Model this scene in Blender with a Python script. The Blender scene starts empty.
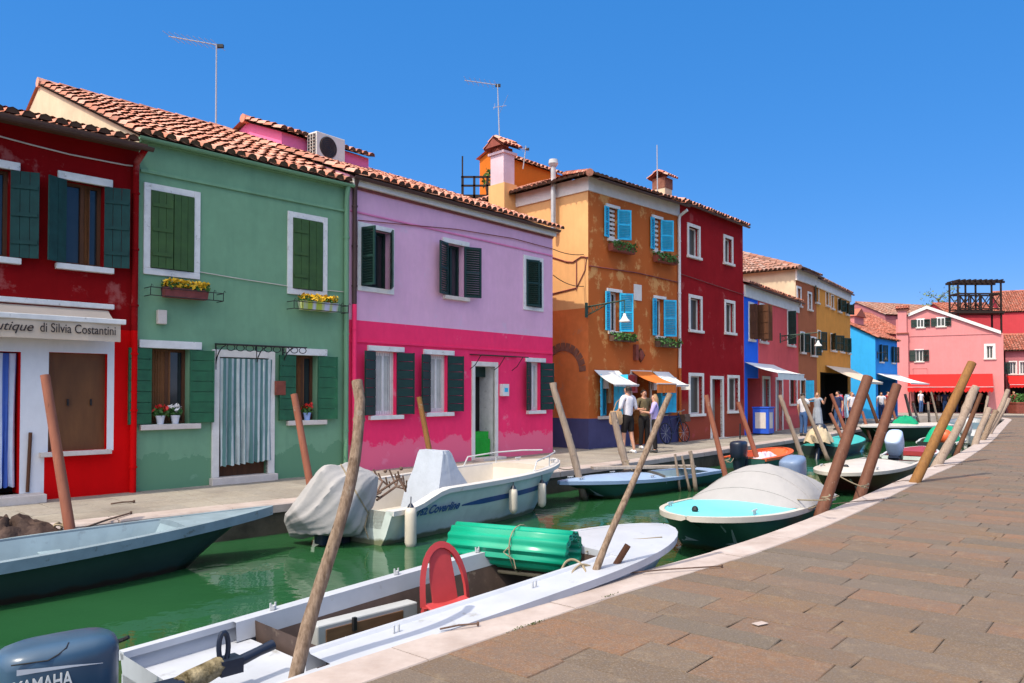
import bpy, bmesh, math, random
from mathutils import Vector, Matrix
R = math.radians
rnd = random.Random(7)
sc = bpy.context.scene
COL = sc.collection

# ------------------------------------------------------------------ camera, light, exposure
F, CX, VH, PITCH, EYE = 780.0, 512.0, 392.0, R(1.2), 1.62
CY = VH - F * math.tan(PITCH)
cam_d = bpy.data.cameras.new("camera")
cam_d.sensor_width = 36.0
cam_d.lens = F / 1024 * 36
cam_d.shift_y = (CY - 341.5) / 1024
cam_d.clip_start, cam_d.clip_end = 0.05, 5000
cam = bpy.data.objects.new("camera", cam_d)
COL.objects.link(cam)
cam.location = (0, 0, EYE)
cam.rotation_euler = (R(90) + PITCH, 0, 0)
sc.camera = cam

SUN_EL = R(58)
sx, sy = -0.665, -0.747          # horizontal direction towards the sun
world = bpy.data.worlds.new("World")
sc.world = world
world.use_nodes = True
wn = world.node_tree
wn.nodes.clear()
sky = wn.nodes.new("ShaderNodeTexSky")
sky.sky_type = 'NISHITA'
sky.sun_disc = False
sky.sun_elevation = SUN_EL
sky.sun_rotation = math.atan2(sx, sy)
sky.altitude = 4000
sky.air_density = 1.0
sky.dust_density = 0.0
sky.ozone_density = 6.0
hs = wn.nodes.new("ShaderNodeHueSaturation")
hs.inputs["Saturation"].default_value = 2.3
hs.inputs["Value"].default_value = 1.75
gm = wn.nodes.new("ShaderNodeGamma")
gm.inputs["Gamma"].default_value = 0.35
bg = wn.nodes.new("ShaderNodeBackground")
bg.inputs["Strength"].default_value = 0.15
wo = wn.nodes.new("ShaderNodeOutputWorld")
wn.links.new(sky.outputs[0], gm.inputs["Color"])
wn.links.new(gm.outputs[0], hs.inputs["Color"])
# sun-side glow added to the sky behind the camera to lift shaded facades
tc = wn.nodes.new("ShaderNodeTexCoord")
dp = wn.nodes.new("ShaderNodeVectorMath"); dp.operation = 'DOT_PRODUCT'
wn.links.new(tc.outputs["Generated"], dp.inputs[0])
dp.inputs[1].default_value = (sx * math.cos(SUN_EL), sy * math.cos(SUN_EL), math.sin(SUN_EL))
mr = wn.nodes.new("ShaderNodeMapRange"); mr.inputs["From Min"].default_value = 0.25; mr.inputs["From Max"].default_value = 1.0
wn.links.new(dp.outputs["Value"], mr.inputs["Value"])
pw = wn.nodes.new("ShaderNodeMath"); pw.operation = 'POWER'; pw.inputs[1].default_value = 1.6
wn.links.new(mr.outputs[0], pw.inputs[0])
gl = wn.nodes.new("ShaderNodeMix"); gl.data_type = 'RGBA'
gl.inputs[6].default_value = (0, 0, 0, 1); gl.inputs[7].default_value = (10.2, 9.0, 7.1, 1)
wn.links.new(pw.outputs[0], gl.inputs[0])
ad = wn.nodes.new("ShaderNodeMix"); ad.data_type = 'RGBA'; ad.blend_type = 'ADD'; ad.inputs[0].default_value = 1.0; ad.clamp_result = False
tn = wn.nodes.new("ShaderNodeMix"); tn.data_type = 'RGBA'; tn.blend_type = 'MULTIPLY'; tn.inputs[0].default_value = 1.0
tn.inputs[7].default_value = (0.95, 0.83, 1.02, 1)
wn.links.new(hs.outputs[0], tn.inputs[6])
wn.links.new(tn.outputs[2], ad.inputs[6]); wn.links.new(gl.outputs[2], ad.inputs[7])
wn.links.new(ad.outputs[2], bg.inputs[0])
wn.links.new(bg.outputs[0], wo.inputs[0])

sun_d = bpy.data.lights.new("sun", 'SUN')
sun_d.energy = 2.35
sun_d.angle = R(0.5)
sun_d.color = (1.0, 0.90, 0.75)
sun = bpy.data.objects.new("sun", sun_d)
COL.objects.link(sun)
to_sun = Vector((sx * math.cos(SUN_EL), sy * math.cos(SUN_EL), math.sin(SUN_EL)))
sun.rotation_euler = to_sun.to_track_quat('Z', 'Y').to_euler()
sun.location = (-20, -25, 40)

sc.view_settings.view_transform = 'Standard'
sc.view_settings.look = 'None'
sc.view_settings.exposure = 1.0
sc.view_settings.gamma = 1.0
sc.view_settings.use_curve_mapping = False
sc.cycles.max_bounces = 8
sc.cycles.use_denoising = True

# ------------------------------------------------------------------ pixel geometry
FW = Vector((0, math.cos(PITCH), math.sin(PITCH)))
UP = Vector((0, -math.sin(PITCH), math.cos(PITCH)))
XA = Vector((1, 0, 0))
CAM = Vector((0, 0, EYE))

def ray(u, v):
    return XA * ((u - CX) / F) + UP * ((CY - v) / F) + FW

def P(u, v, z=0.0):
    d = ray(u, v)
    return CAM + d * ((z - EYE) / d.z)

def PY(u, v, Y):
    d = ray(u, v)
    return CAM + d * (Y / d.y)

# ------------------------------------------------------------------ mesh builder
class MB:
    def __init__(s):
        s.v = []; s.f = []; s.m = []; s.T = None
    def vert(s, p):
        p = Vector(p)
        if s.T is not None: p = s.T @ p
        s.v.append(p); return len(s.v) - 1
    def face(s, idx, m=0):
        s.f.append(tuple(idx)); s.m.append(m)
    def poly(s, pts, m=0):
        s.face([s.vert(p) for p in pts], m)
    def box(s, x0, x1, y0, y1, z0, z1, m=0):
        if x0 > x1: x0, x1 = x1, x0
        if y0 > y1: y0, y1 = y1, y0
        if z0 > z1: z0, z1 = z1, z0
        i = [s.vert(p) for p in ((x0,y0,z0),(x1,y0,z0),(x1,y1,z0),(x0,y1,z0),(x0,y0,z1),(x1,y0,z1),(x1,y1,z1),(x0,y1,z1))]
        for q in ((0,3,2,1),(4,5,6,7),(0,1,5,4),(1,2,6,5),(2,3,7,6),(3,0,4,7)):
            s.face([i[k] for k in q], m)
    def prism(s, pts, off, m=0):
        """polygon pts extruded by vector off"""
        off = Vector(off)
        a = [s.vert(p) for p in pts]; b = [s.vert(Vector(p) + off) for p in pts]
        n = len(a)
        s.face(a[::-1], m); s.face(b, m)
        for k in range(n):
            s.face((a[k], a[(k+1) % n], b[(k+1) % n], b[k]), m)
    def loft(s, rings, m=0, cap=True, closed=True):
        ids = [[s.vert(p) for p in r] for r in rings]
        n = len(ids[0])
        for a, b in zip(ids, ids[1:]):
            for k in range(n if closed else n - 1):
                s.face((a[k], a[(k+1) % n], b[(k+1) % n], b[k]), m)
        if cap and closed:
            s.face(ids[0][::-1], m); s.face(ids[-1], m)
        return ids
    def tube(s, pts, r, n=8, m=0, cap=True):
        pts = [Vector(p) for p in pts]
        if not isinstance(r, (list, tuple)): r = [r] * len(pts)
        rings = []; ref = None
        for i, p in enumerate(pts):
            a = pts[max(i-1, 0)]; b = pts[min(i+1, len(pts)-1)]
            t = (b - a).normalized()
            if ref is None:
                ref = Vector((0,0,1)) if abs(t.z) < .9 else Vector((1,0,0))
            x = t.cross(ref).normalized(); y = x.cross(t).normalized(); ref = y
            rings.append([p + (x*math.cos(2*math.pi*k/n) + y*math.sin(2*math.pi*k/n)) * r[i] for k in range(n)])
        s.loft(rings, m, cap)
    def ball(s, c, rx, ry=None, rz=None, n=8, m=0):
        ry = rx if ry is None else ry; rz = rx if rz is None else rz
        c = Vector(c); h = max(4, n // 2)
        rings = []
        for i in range(h + 1):
            a = math.pi * (i + (.12 if i == 0 else -.12 if i == h else 0)) / h
            rings.append([c + Vector((rx*math.sin(a)*math.cos(2*math.pi*k/n), ry*math.sin(a)*math.sin(2*math.pi*k/n), -rz*math.cos(a))) for k in range(n)])
        s.loft(rings, m)
    def mesh(s, name, mats, smooth=False):
        me = bpy.data.meshes.new(name)
        me.from_pydata([tuple(p) for p in s.v], [], s.f)
        if not isinstance(mats, (list, tuple)): mats = [mats]
        for m in mats: me.materials.append(m)
        for p, k in zip(me.polygons, s.m):
            p.material_index = k
            p.use_smooth = smooth
        bm = bmesh.new(); bm.from_mesh(me)
        bmesh.ops.recalc_face_normals(bm, faces=bm.faces)
        bm.to_mesh(me); bm.free()
        if smooth:
            try: me.set_sharp_from_angle(angle=R(40))
            except Exception: pass
        me.update()
        return me
    def build(s, name, mats, parent=None, smooth=False, bevel=0.0):
        o = bpy.data.objects.new(name, s.mesh(name, mats, smooth))
        COL.objects.link(o)
        if parent is not None: o.parent = parent
        if bevel:
            b = o.modifiers.new("bevel", 'BEVEL'); b.width = bevel; b.segments = 2; b.limit_method = 'ANGLE'; b.angle_limit = R(40)
        return o

def empty(name, loc=(0,0,0), rz=0.0, parent=None):
    o = bpy.data.objects.new(name, None)
    o.empty_display_size = .2
    COL.objects.link(o); o.location = loc; o.rotation_euler = (0, 0, rz)
    if parent is not None: o.parent = parent
    return o

def tag(o, label, cat, group=None, kind=None):
    o["label"] = label; o["category"] = cat
    if group: o["group"] = group
    if kind: o["kind"] = kind
    return o

def structure(o):
    o["kind"] = "structure"; return o

def copy_tree(o, parent=None):
    c = o.copy(); COL.objects.link(c); c.parent = parent
    for ch in list(o.children): copy_tree(ch, c)
    return c

# ------------------------------------------------------------------ materials
def srgb(r, g, b):
    f = lambda c: (c/255/12.92) if c/255 <= .04045 else ((c/255 + .055)/1.055)**2.4
    return (f(r), f(g), f(b))

class NT:
    def __init__(s, name):
        s.mat = bpy.data.materials.new(name); s.mat.use_nodes = True
        s.t = s.mat.node_tree; s.n = s.t.nodes
        s.b = s.n["Principled BSDF"]
        s.co = s.n.new("ShaderNodeTexCoord")
    def link(s, a, b): s.t.links.new(a, b)
    def noise(s, scale, detail=4, rough=.55, stretch=None, vec=None):
        n = s.n.new("ShaderNodeTexNoise"); n.inputs["Scale"].default_value = scale
        n.inputs["Detail"].default_value = detail; n.inputs["Roughness"].default_value = rough
        src = vec or s.co.outputs["Object"]
        if stretch:
            mp = s.n.new("ShaderNodeMapping"); mp.inputs["Scale"].default_value = stretch
            s.link(src, mp.inputs[0]); src = mp.outputs[0]
        s.link(src, n.inputs["Vector"]); return n.outputs["Fac"]
    def ramp(s, fac, a, b, ca=(0,0,0), cb=(1,1,1)):
        r = s.n.new("ShaderNodeValToRGB")
        r.color_ramp.elements[0].position = a; r.color_ramp.elements[1].position = b
        r.color_ramp.elements[0].color = (*ca, 1); r.color_ramp.elements[1].color = (*cb, 1)
        s.link(fac, r.inputs[0]); return r.outputs[0]
    def mix(s, fac, a, b, mode='MIX'):
        m = s.n.new("ShaderNodeMix"); m.data_type = 'RGBA'; m.blend_type = mode
        for inp, val in ((m.inputs[0], fac), (m.inputs[6], a), (m.inputs[7], b)):
            if isinstance(val, (int, float)): inp.default_value = val
            elif isinstance(val, tuple): inp.default_value = (*val, 1)
            else: s.link(val, inp)
        return m.outputs[2]
    def math(s, op, a, b=0.0):
        m = s.n.new("ShaderNodeMath"); m.operation = op
        for inp, val in ((m.inputs[0], a), (m.inputs[1], b)):
            if isinstance(val, (int, float)): inp.default_value = val
            else: s.link(val, inp)
        return m.outputs[0]
    def island(s):
        return s.n.new("ShaderNodeNewGeometry").outputs["Random Per Island"]
    def z(s):
        x = s.n.new("ShaderNodeSeparateXYZ"); s.link(s.co.outputs["Object"], x.inputs[0]); return x.outputs[2]
    def color(s, c):
        if isinstance(c, tuple): s.b.inputs["Base Color"].default_value = (*c, 1)
        else: s.link(c, s.b.inputs["Base Color"])
        return s
    def rough(s, r, spec=None):
        if isinstance(r, (int, float)): s.b.inputs["Roughness"].default_value = r
        else: s.link(r, s.b.inputs["Roughness"])
        if spec is not None: s.b.inputs["Specular IOR Level"].default_value = spec
        return s
    def bump(s, h, strength=.3, dist=.01):
        b = s.n.new("ShaderNodeBump"); b.inputs["Strength"].default_value = strength; b.inputs["Distance"].default_value = dist
        s.link(h, b.inputs["Height"]); s.link(b.outputs[0], s.b.inputs["Normal"]); return s

def scl(c, k): return tuple(min(1, x*k) for x in c)
def mul(c, k): return tuple(min(.95, a*b) for a, b in zip(c, k))

def plaster(name, c, patch=None, amount=.0, stain=None, low=None, low_h=.5, var=.14):
    """painted render with brush blotches, peeling patches and a worn foot"""
    t = NT(name)
    a = t.noise(1.3, 6, .62)
    col = t.mix(t.ramp(a, .3, .7), scl(c, 1 - var), scl(c, 1 + var))
    b = t.noise(9, 5, .6, (1, 1, .45))
    col = t.mix(t.math('MULTIPLY', t.ramp(b, .35, .75), .35), col, scl(c, .8))
    # rain streaks running down the wall
    st = t.noise(2.6, 4, .6, (1.6, 1.6, .12))
    col = t.mix(t.math('MULTIPLY', t.ramp(st, .52, .78), .32), col, stain or scl(c, .72))
    if low:
        zz = t.math('ADD', t.z(), t.math('MULTIPLY', t.noise(2.2, 6, .7), -1.1))
        f = t.ramp(zz, low_h - .75, low_h - .35, (1,1,1), (0,0,0))
        col = t.mix(t.math('MULTIPLY', f, .85), col, low)
    if patch:
        pn = t.noise(1.7, 8, .68)
        col = t.mix(t.math('MULTIPLY', t.ramp(pn, .66 - amount, .74 - amount), .8), col, patch)
    t.color(col).rough(.9, .06)
    hgt = t.math('ADD', t.math('MULTIPLY', t.noise(38, 4), .35), t.math('MULTIPLY', t.noise(4, 3), 1.0))
    t.bump(hgt, .25, .012)
    return t.mat

def paint(name, c, rough=.5, var=.12, worn=None, scale=6, bump=.1, spec=.4):
    t = NT(name)
    n = t.noise(scale, 5, .6)
    col = t.mix(t.ramp(n, .3, .7), scl(c, 1 - var), scl(c, 1 + var))
    if worn:
        col = t.mix(t.ramp(t.noise(scale*1.8, 7, .7), .60, .68), col, worn)
    t.color(col).rough(rough, spec)
    if bump: t.bump(t.noise(scale*6, 3), bump, .004)
    return t.mat

def wood(name, c, c2, scale=3.0, stretch=(8, 8, .8), rough=.75, bump=.4, wet=False):
    t = NT(name)
    g = t.noise(scale, 6, .65, stretch)
    col = t.mix(t.ramp(g, .3, .72), c2, c)
    col = t.mix(t.math('MULTIPLY', t.ramp(t.noise(1.6, 5, .6), .4, .75), .5), col, scl(c, .55))
    if wet:
        sp = t.noise(6, 4, .6, (9, 9, .35))                     # long splits along the grain
        col = t.mix(t.math('MULTIPLY', t.ramp(sp, .30, .36, (1,1,1), (0,0,0)), .75), col, scl(c2, .35))
        col = t.mix(t.math('MULTIPLY', t.ramp(t.noise(7, 7, .75), .62, .68), .6), col, (.30, .26, .21))
        zz = t.math('ADD', t.z(), t.math('MULTIPLY', t.noise(4, 4), -.25))
        col = t.mix(t.ramp(t.math('ADD', zz, 1.0), .45, .68, (1,1,1), (0,0,0)), col, (.018, .024, .010))
    t.color(col).rough(rough, .25)
    t.bump(g, bump, .01)
    return t.mat

def stone(name, c, c2, scale=3.0, rough=.85, bump=.3):
    t = NT(name)
    col = t.mix(t.ramp(t.noise(scale, 7, .65), .3, .72), c, c2)
    col = t.mix(t.math('MULTIPLY', t.ramp(t.noise(scale*9, 4), .45, .8), .35), col, scl(c2, .7))
    t.color(col).rough(rough, .3).bump(t.noise(scale*10, 5), bump, .006)
    return t.mat

def tile_mat(name, base):
    t = NT(name)
    i = t.island()
    r = t.n.new("ShaderNodeValToRGB")
    e = r.color_ramp.elements
    e[0].position = 0; e[0].color = (*scl(base, .6), 1)
    e[1].position = 1; e[1].color = (*scl(base, 1.25), 1)
    for p, c in ((.3, base), (.55, (base[0]*1.15, base[1]*1.5, base[2]*1.7)), (.8, (base[0]*.95, base[1]*.8, base[2]*.75))):
        x = e.new(p); x.color = (*scl(c, 1), 1)
    t.link(i, r.inputs[0])
    col = t.mix(t.math('MULTIPLY', t.ramp(t.noise(5, 6, .7), .48, .7), .55), r.outputs[0], (.16, .13, .10))
    t.color(col).rough(.9, .2).bump(t.noise(40, 4), .3, .006)
    return t.mat

def glass_mat(name, c=(.02, .025, .03), rough=.06):
    t = NT(name)
    t.color(t.mix(t.noise(3, 2), scl(c, .7), scl(c, 1.4))).rough(rough, .6)
    return t.mat

def cloth(name, c, rough=.9, stripe=None, stripe_scale=30, var=.1, wrinkle=.5, dirt=.12):
    t = NT(name)
    col = t.mix(t.ramp(t.noise(4, 5, .6), .3, .7), scl(c, 1-var), scl(c, 1+var))
    if stripe:
        w = t.n.new("ShaderNodeTexWave"); w.wave_type = 'BANDS'; w.bands_direction = 'X'
        w.inputs["Scale"].default_value = stripe_scale; w.inputs["Distortion"].default_value = .4
        t.link(t.co.outputs["Object"], w.inputs["Vector"])
        col = t.mix(t.ramp(w.outputs["Fac"], .42, .58), col, stripe)
    # creases: ridges of a folded noise, plus the weave
    n1 = t.noise(3.2, 3, .55, (1, 1.6, .8)); r1 = t.math('ABSOLUTE', t.math('SUBTRACT', n1, .5))
    n2 = t.noise(8.5, 3, .5); r2 = t.math('ABSOLUTE', t.math('SUBTRACT', n2, .5))
    hh = t.math('ADD', t.math('MULTIPLY', r1, 2.2), t.math('MULTIPLY', r2, .9))
    col = t.mix(t.math('MULTIPLY', t.ramp(t.noise(2.2, 4, .6), .5, .75), dirt), col, scl(c, .6))
    t.color(col).rough(rough, .15)
    t.bump(hh, wrinkle, .035)
    return t.mat

M = {}
M['white'] = paint('white_paint', (.70, .69, .66), .6, .1, (.42,.40,.37))
M['stone_trim'] = stone('white_stone_trim', (.64,.61,.56), (.78,.75,.70), 4)
M['sill'] = stone('sill_stone', (.55,.48,.42), (.68,.61,.55), 5)
M['kerb'] = stone('kerb_stone', (.31,.245,.21), (.47,.40,.365), 2.3, .8, .4)
M['black'] = paint('black_iron', (.012,.012,.013), .5)
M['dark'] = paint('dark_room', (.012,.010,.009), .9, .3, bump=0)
M['glass'] = glass_mat('window_glass')
M['tile'] = tile_mat('roof_tile', (.54, .225, .15))
M['tile_old'] = tile_mat('old_roof_tile', (.33, .165, .12))
M['tile_far'] = tile_mat('far_roof_tile', (.36, .11, .07))
M['soffit'] = paint('soffit_brown', (.10,.05,.03), .8)
M['gutter_dark'] = paint('gutter_brown', (.07,.035,.03), .5)
M['galv'] = paint('galvanised_metal', (.42,.43,.44), .35, .15)
M['alu'] = paint('antenna_metal', (.35,.35,.37), .4)
M['shut_dark'] = paint('dark_green_shutter', (.006,.032,.026), .5, .2)
M['shut_teal'] = paint('teal_green_shutter', (.006,.050,.045), .75, .25)
M['shut_green'] = paint('green_shutter', (.016,.105,.045), .5, .25)
M['shut_olive'] = paint('olive_green_shutter', (.042,.095,.02), .55, .2)
M['shut_blue'] = paint('sky_blue_shutter', (.03,.47,.74), .5, .12)
M['brown_wood'] = wood('brown_door_wood', (.14,.055,.025), (.07,.03,.015))
M['curtain_brown'] = cloth('brown_curtain', (.20,.085,.035))
M['curtain_white'] = cloth('white_curtain', (.45,.46,.44))
M['leaf'] = paint('leaf_green', (.05,.14,.025), .6, .4, scale=20)
M['yellow_flower'] = paint('yellow_petal', (.75,.45,.02), .6, .3, scale=30)
M['red_flower'] = paint('red_petal', (.6,.02,.015), .6, .3, scale=30)
M['white_flower'] = paint('white_petal', (.75,.72,.70), .6)
M['terracotta'] = paint('terracotta_pot', (.22,.055,.035), .8, .25)
M['pot_white'] = paint('white_pot', (.65,.66,.70), .4)
M['pot_blue'] = paint('blue_pot', (.30,.42,.72), .4)
M['rope'] = cloth('rope', (.26,.21,.14))
M['rust'] = paint('rusty_iron', (.11,.065,.045), .85, .35, (.26,.20,.15))
M['skin'] = paint('skin', (.50,.26,.17), .55, .08, bump=0)
# ------------------------------------------------------------------ the setting: water, quays, paving
WATER_Z = -0.45

def resample(pts, step):
    """Catmull-Rom through 2D points, resampled"""
    pts = [Vector((p[0], p[1])) for p in pts]
    ex = [pts[0]*2 - pts[1]] + pts + [pts[-1]*2 - pts[-2]]
    out = []
    for i in range(1, len(ex) - 2):
        a, b, c, d = ex[i-1], ex[i], ex[i+1], ex[i+2]
        n = max(1, int((c - b).length / step))
        for k in range(n):
            t = k / n
            out.append(.5*((2*b) + (c-a)*t + (2*a-5*b+4*c-d)*t*t + (3*b-a-3*c+d)*t**3))
    out.append(pts[-1]); return out

def offset(line, d):
    """to the right of travel when d > 0"""
    out = []
    for i, p in enumerate(line):
        a = line[max(i-1, 0)]; b = line[min(i+1, len(line)-1)]
        t = (b - a).normalized()
        out.append(p + Vector((t.y, -t.x)) * d)
    return out

near_line = resample([(-22, -19.5), (-12, -7.8), (-4.0, 1.3), (-.49, 5.34), (.68, 6.63), (2.48, 8.48), (4.53, 11.0), (7.85, 15.4), (10.3, 18.6), (15.4, 25.8), (20.4, 33.2), (25.5, 40.8), (27.6, 43.9)], .6)
near_tail = resample([(27.6, 43.9), (29.6, 47.0), (30.9, 50.2), (31.2, 53.8)], .6)
near_all = near_line + near_tail[1:]
far_line = resample([(-26, -10.7), (-12, 2.75), (-4.97, 9.89), (-3.18, 11.6), (.99, 16.1), (3.61, 19.2), (5.75, 21.9), (9.5, 26.6), (13.5, 31.8), (17.5, 37.7), (21.6, 44.6), (24.6, 50.0), (26.2, 53.8)], .6)

M['water'] = None
t = NT('canal_water')
wc = t.mix(t.ramp(t.noise(.35, 4), .3, .7), (.012, .060, .020), (.018, .078, .027))
t.color(wc).rough(.04, .5)
t.b.inputs["IOR"].default_value = 1.33
h1 = t.noise(1.7, 3, .5, (1.0, 1.0, 1)); h2 = t.noise(6.5, 3, .5)
t.bump(t.math('ADD', h1, t.math('MULTIPLY', h2, .25)), .17, .06)
M['water'] = t.mat
mb = MB(); mb.poly([(-300,-300,WATER_Z), (300,-300,WATER_Z), (300,300,WATER_Z), (-300,300,WATER_Z)])
structure(mb.build('water', M['water']))
mb = MB(); mb.poly([(-2500,-2500,-2.2), (2500,-2500,-2.2), (2500,2500,-2.2), (-2500,2500,-2.2)])
structure(mb.build('ground', stone('canal_bed_ground', (.10,.09,.06), (.16,.14,.10), .5)))

M['quay_wall'] = stone('wet_quay_wall', (.03,.028,.02), (.10,.085,.065), 2.2)
M['land'] = stone('bedding_mortar', (.05,.045,.04), (.08,.07,.06), 3)

def land(name, line, outer, mat_top, z=-.012):
    """solid bank: top polygon between the line and outer points, wall down along the line"""
    mb = MB()
    top = [(p.x, p.y, z) for p in line] + [(x, y, z) for x, y in outer]
    mb.prism([(x, y, -2.25) for x, y, _ in top], (0, 0, 2.25 + z))
    o = mb.build(name, mat_top)
    # triangulate the caps so a concave bank fills properly
    bm = bmesh.new(); bm.from_mesh(o.data)
    bmesh.ops.triangulate(bm, faces=[f for f in bm.faces if len(f.verts) > 4], ngon_method='EAR_CLIP')
    bmesh.ops.recalc_face_normals(bm, faces=bm.faces)
    bm.to_mesh(o.data); bm.free()
    return structure(o)

near_in = offset(near_all, .05)
land('near_bank', near_in, [(320, 53.8), (320, -300), (-22, -300)], M['land'])
far_in = offset(far_line, -.05)
land('far_bank', far_in, [(26.2, 320), (-320, 320), (-320, -60)], M['land'])
mb = MB(); mb.prism([(26.2,53.84,-2.25),(320,53.84,-2.25),(320,320,-2.25),(26.2,320,-2.25)], (0,0,2.238))
structure(mb.build('plaza', M['land']))

def kerb(name, line, w, side, z=0.0, depth=.13, slab=1.7):
    """row of long stone blocks with fine joints"""
    mb = MB(); i = 0
    n = max(1, int(slab / .6))
    while i < len(line) - 1:
        j = min(i + n, len(line) - 1)
        seg = line[i:j+1]
        L = [Vector(p) for p in seg]
        O = offset(line, w*side)[i:j+1]
        # small gap at each end
        L[0] = L[0].lerp(L[1], .02); O[0] = O[0].lerp(O[1], .02)
        dz = rnd.uniform(-.003, .003)
        ring = []
        for a, b in zip(L, O):
            e = (b - a).normalized()*.022
            ring.append([(a.x,a.y,-depth), (a.x,a.y,z-.022+dz), (a.x+e.x,a.y+e.y,z+dz), (b.x-e.x*.4,b.y-e.y*.4,z+dz), (b.x,b.y,z-.012+dz), (b.x,b.y,-depth)])
        mb.loft(ring, 0, True, True)
        i = j
    return structure(mb.build(name, M['kerb']))

kerb('near_kerb', near_all, .37, 1)
kerb('far_kerb', far_line, .42, -1)
def quay_face(name, line, side):
    mb = MB(); off = offset(line, .03*side)
    ids = [[mb.vert((p.x, p.y, z)) for z in (-2.2, -.95, -.42, -.12)] for p in off]
    for a, b in zip(ids, ids[1:]):
        for k in range(3): mb.face((a[k], b[k], b[k+1], a[k+1]))
    return structure(mb.build(name, M['quay_wall']))
quay_face('near_quay_wall', near_all, 1)
quay_face('far_quay_wall', far_line, -1)
mb = MB(); mb.box(26.2, 31.3, 53.79, 54.2, -2.2, 0.0); structure(mb.build('plaza_kerb', M['kerb']))

# trachyte paving: courses laid square to the quay, long joints between courses
def paving_mat(name, cols, speck=.5):
    t = NT(name)
    r = t.n.new("ShaderNodeValToRGB"); r.color_ramp.interpolation = 'LINEAR'
    e = r.color_ramp.elements
    e[0].position = 0; e[0].color = (*cols[0], 1); e[1].position = 1; e[1].color = (*cols[-1], 1)
    for k, c in enumerate(cols[1:-1]):
        x = e.new((k + 1) / (len(cols) - 1)); x.color = (*c, 1)
    t.link(t.island(), r.inputs[0])
    col = t.mix(t.math('MULTIPLY', t.ramp(t.noise(17, 8, .8), .44, .60), speck), r.outputs[0], (.10, .085, .075))
    col = t.mix(t.math('MULTIPLY', t.ramp(t.noise(70, 4, .8), .5, .72), .55), col, (.36, .31, .27))
    col = t.mix(t.math('MULTIPLY', t.ramp(t.noise(.8, 6, .65), .42, .72), .65), col, (.13, .102, .082))
    col = t.mix(t.math('MULTIPLY', t.ramp(t.noise(5.5, 8, .8), .54, .66), .45), col, (.25, .19, .125))
    t.color(col).rough(.82, .3)
    t.bump(t.math('ADD', t.noise(45, 6, .7), t.math('MULTIPLY', t.noise(7, 4), .8)), .85, .009)
    return t.mat
M['slab'] = paving_mat('trachyte_slab', [(0.15, 0.086, 0.043), (0.106, 0.084, 0.058), (0.186, 0.093, 0.042), (0.135, 0.104, 0.074), (0.165, 0.095, 0.045), (0.115, 0.088, 0.059), (0.201, 0.098, 0.045), (0.1, 0.077, 0.055)])
M['slab_far'] = paving_mat('pale_paving_slab', [(.315,.285,.235), (.28,.255,.215), (.345,.31,.25), (.295,.265,.225)], .3)

def slab(mb, q, z):
    """four 2D corners, chamfered top"""
    c = sum((Vector(p) for p in q), Vector((0,0))) / 4
    lo = [mb.vert((p[0], p[1], z - .006)) for p in q]
    hi = []
    for p in q:
        d = (c - Vector(p)); d = d.normalized() * min(.006, d.length*.2)
        hi.append(mb.vert((p[0]+d.x, p[1]+d.y, z + rnd.uniform(-.0012, .0012))))
    mb.face(hi)
    for k in range(4): mb.face((lo[k], lo[(k+1) % 4], hi[(k+1) % 4], hi[k]))

near_inner = offset(near_all, .375)
def line_hit(line, o, d):
    """parameter along o + d*s of the crossing with the polyline"""
    for a, b in zip(line, line[1:]):
        e = b - a
        den = d.x*e.y - d.y*e.x
        if abs(den) < 1e-9: continue
        w = a - o
        s = (w.x*e.y - w.y*e.x)/den
        k = (w.x*d.y - w.y*d.x)/den
        if -1e-6 <= k <= 1.000001: return s
    return None
mb = MB()
du = Vector((.765, -.644)); dv = Vector((.644, .765))
o0 = Vector((-.44, 4.85))
v = -5.0
while v < 55:
    w = rnd.choice((.27, .30, .33, .36)) * (1.0 if v < 25 else 1.25)
    a0 = o0 + dv*v - du*20; a1 = o0 + dv*(v + w) - du*20
    s0 = line_hit(near_inner, a0, du); s1 = line_hit(near_inner, a1, du)
    if s0 is None or s1 is None:
        v += w; continue
    a0 += du*s0; a1 += du*s1
    u = 0.0; g = .0022
    ref = a0; sh = (a1 - a0).dot(du)
    lim = 13 if v < 8 else 9
    first = True
    while u < lim:
        l = rnd.uniform(.42, 1.05)
        x0 = u + g; x1 = u + l - g
        sk = rnd.uniform(-.012, .012)
        base = lambda uu, vv: o0 + dv*(v + vv) + du*uu
        ua = (a0 - o0 - dv*v).dot(du)
        if first:
            ub = (a1 - o0 - dv*(v+w)).dot(du)
            q = [base(ua + .006, g), base(max(ua, ub) + l, g), base(max(ua, ub) + l, w - g), base(ub + .006, w - g)]
            u = max(ua, ub) - ua + l; first = False
        else:
            q = [base(ua + x0, g), base(ua + x1 + sk, g), base(ua + x1 - sk, w - g), base(ua + x0, w - g)]
            u += l
        slab(mb, q, rnd.uniform(-.003, .002))
    v += w
structure(mb.build('near_pavement', M['slab']))

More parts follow.
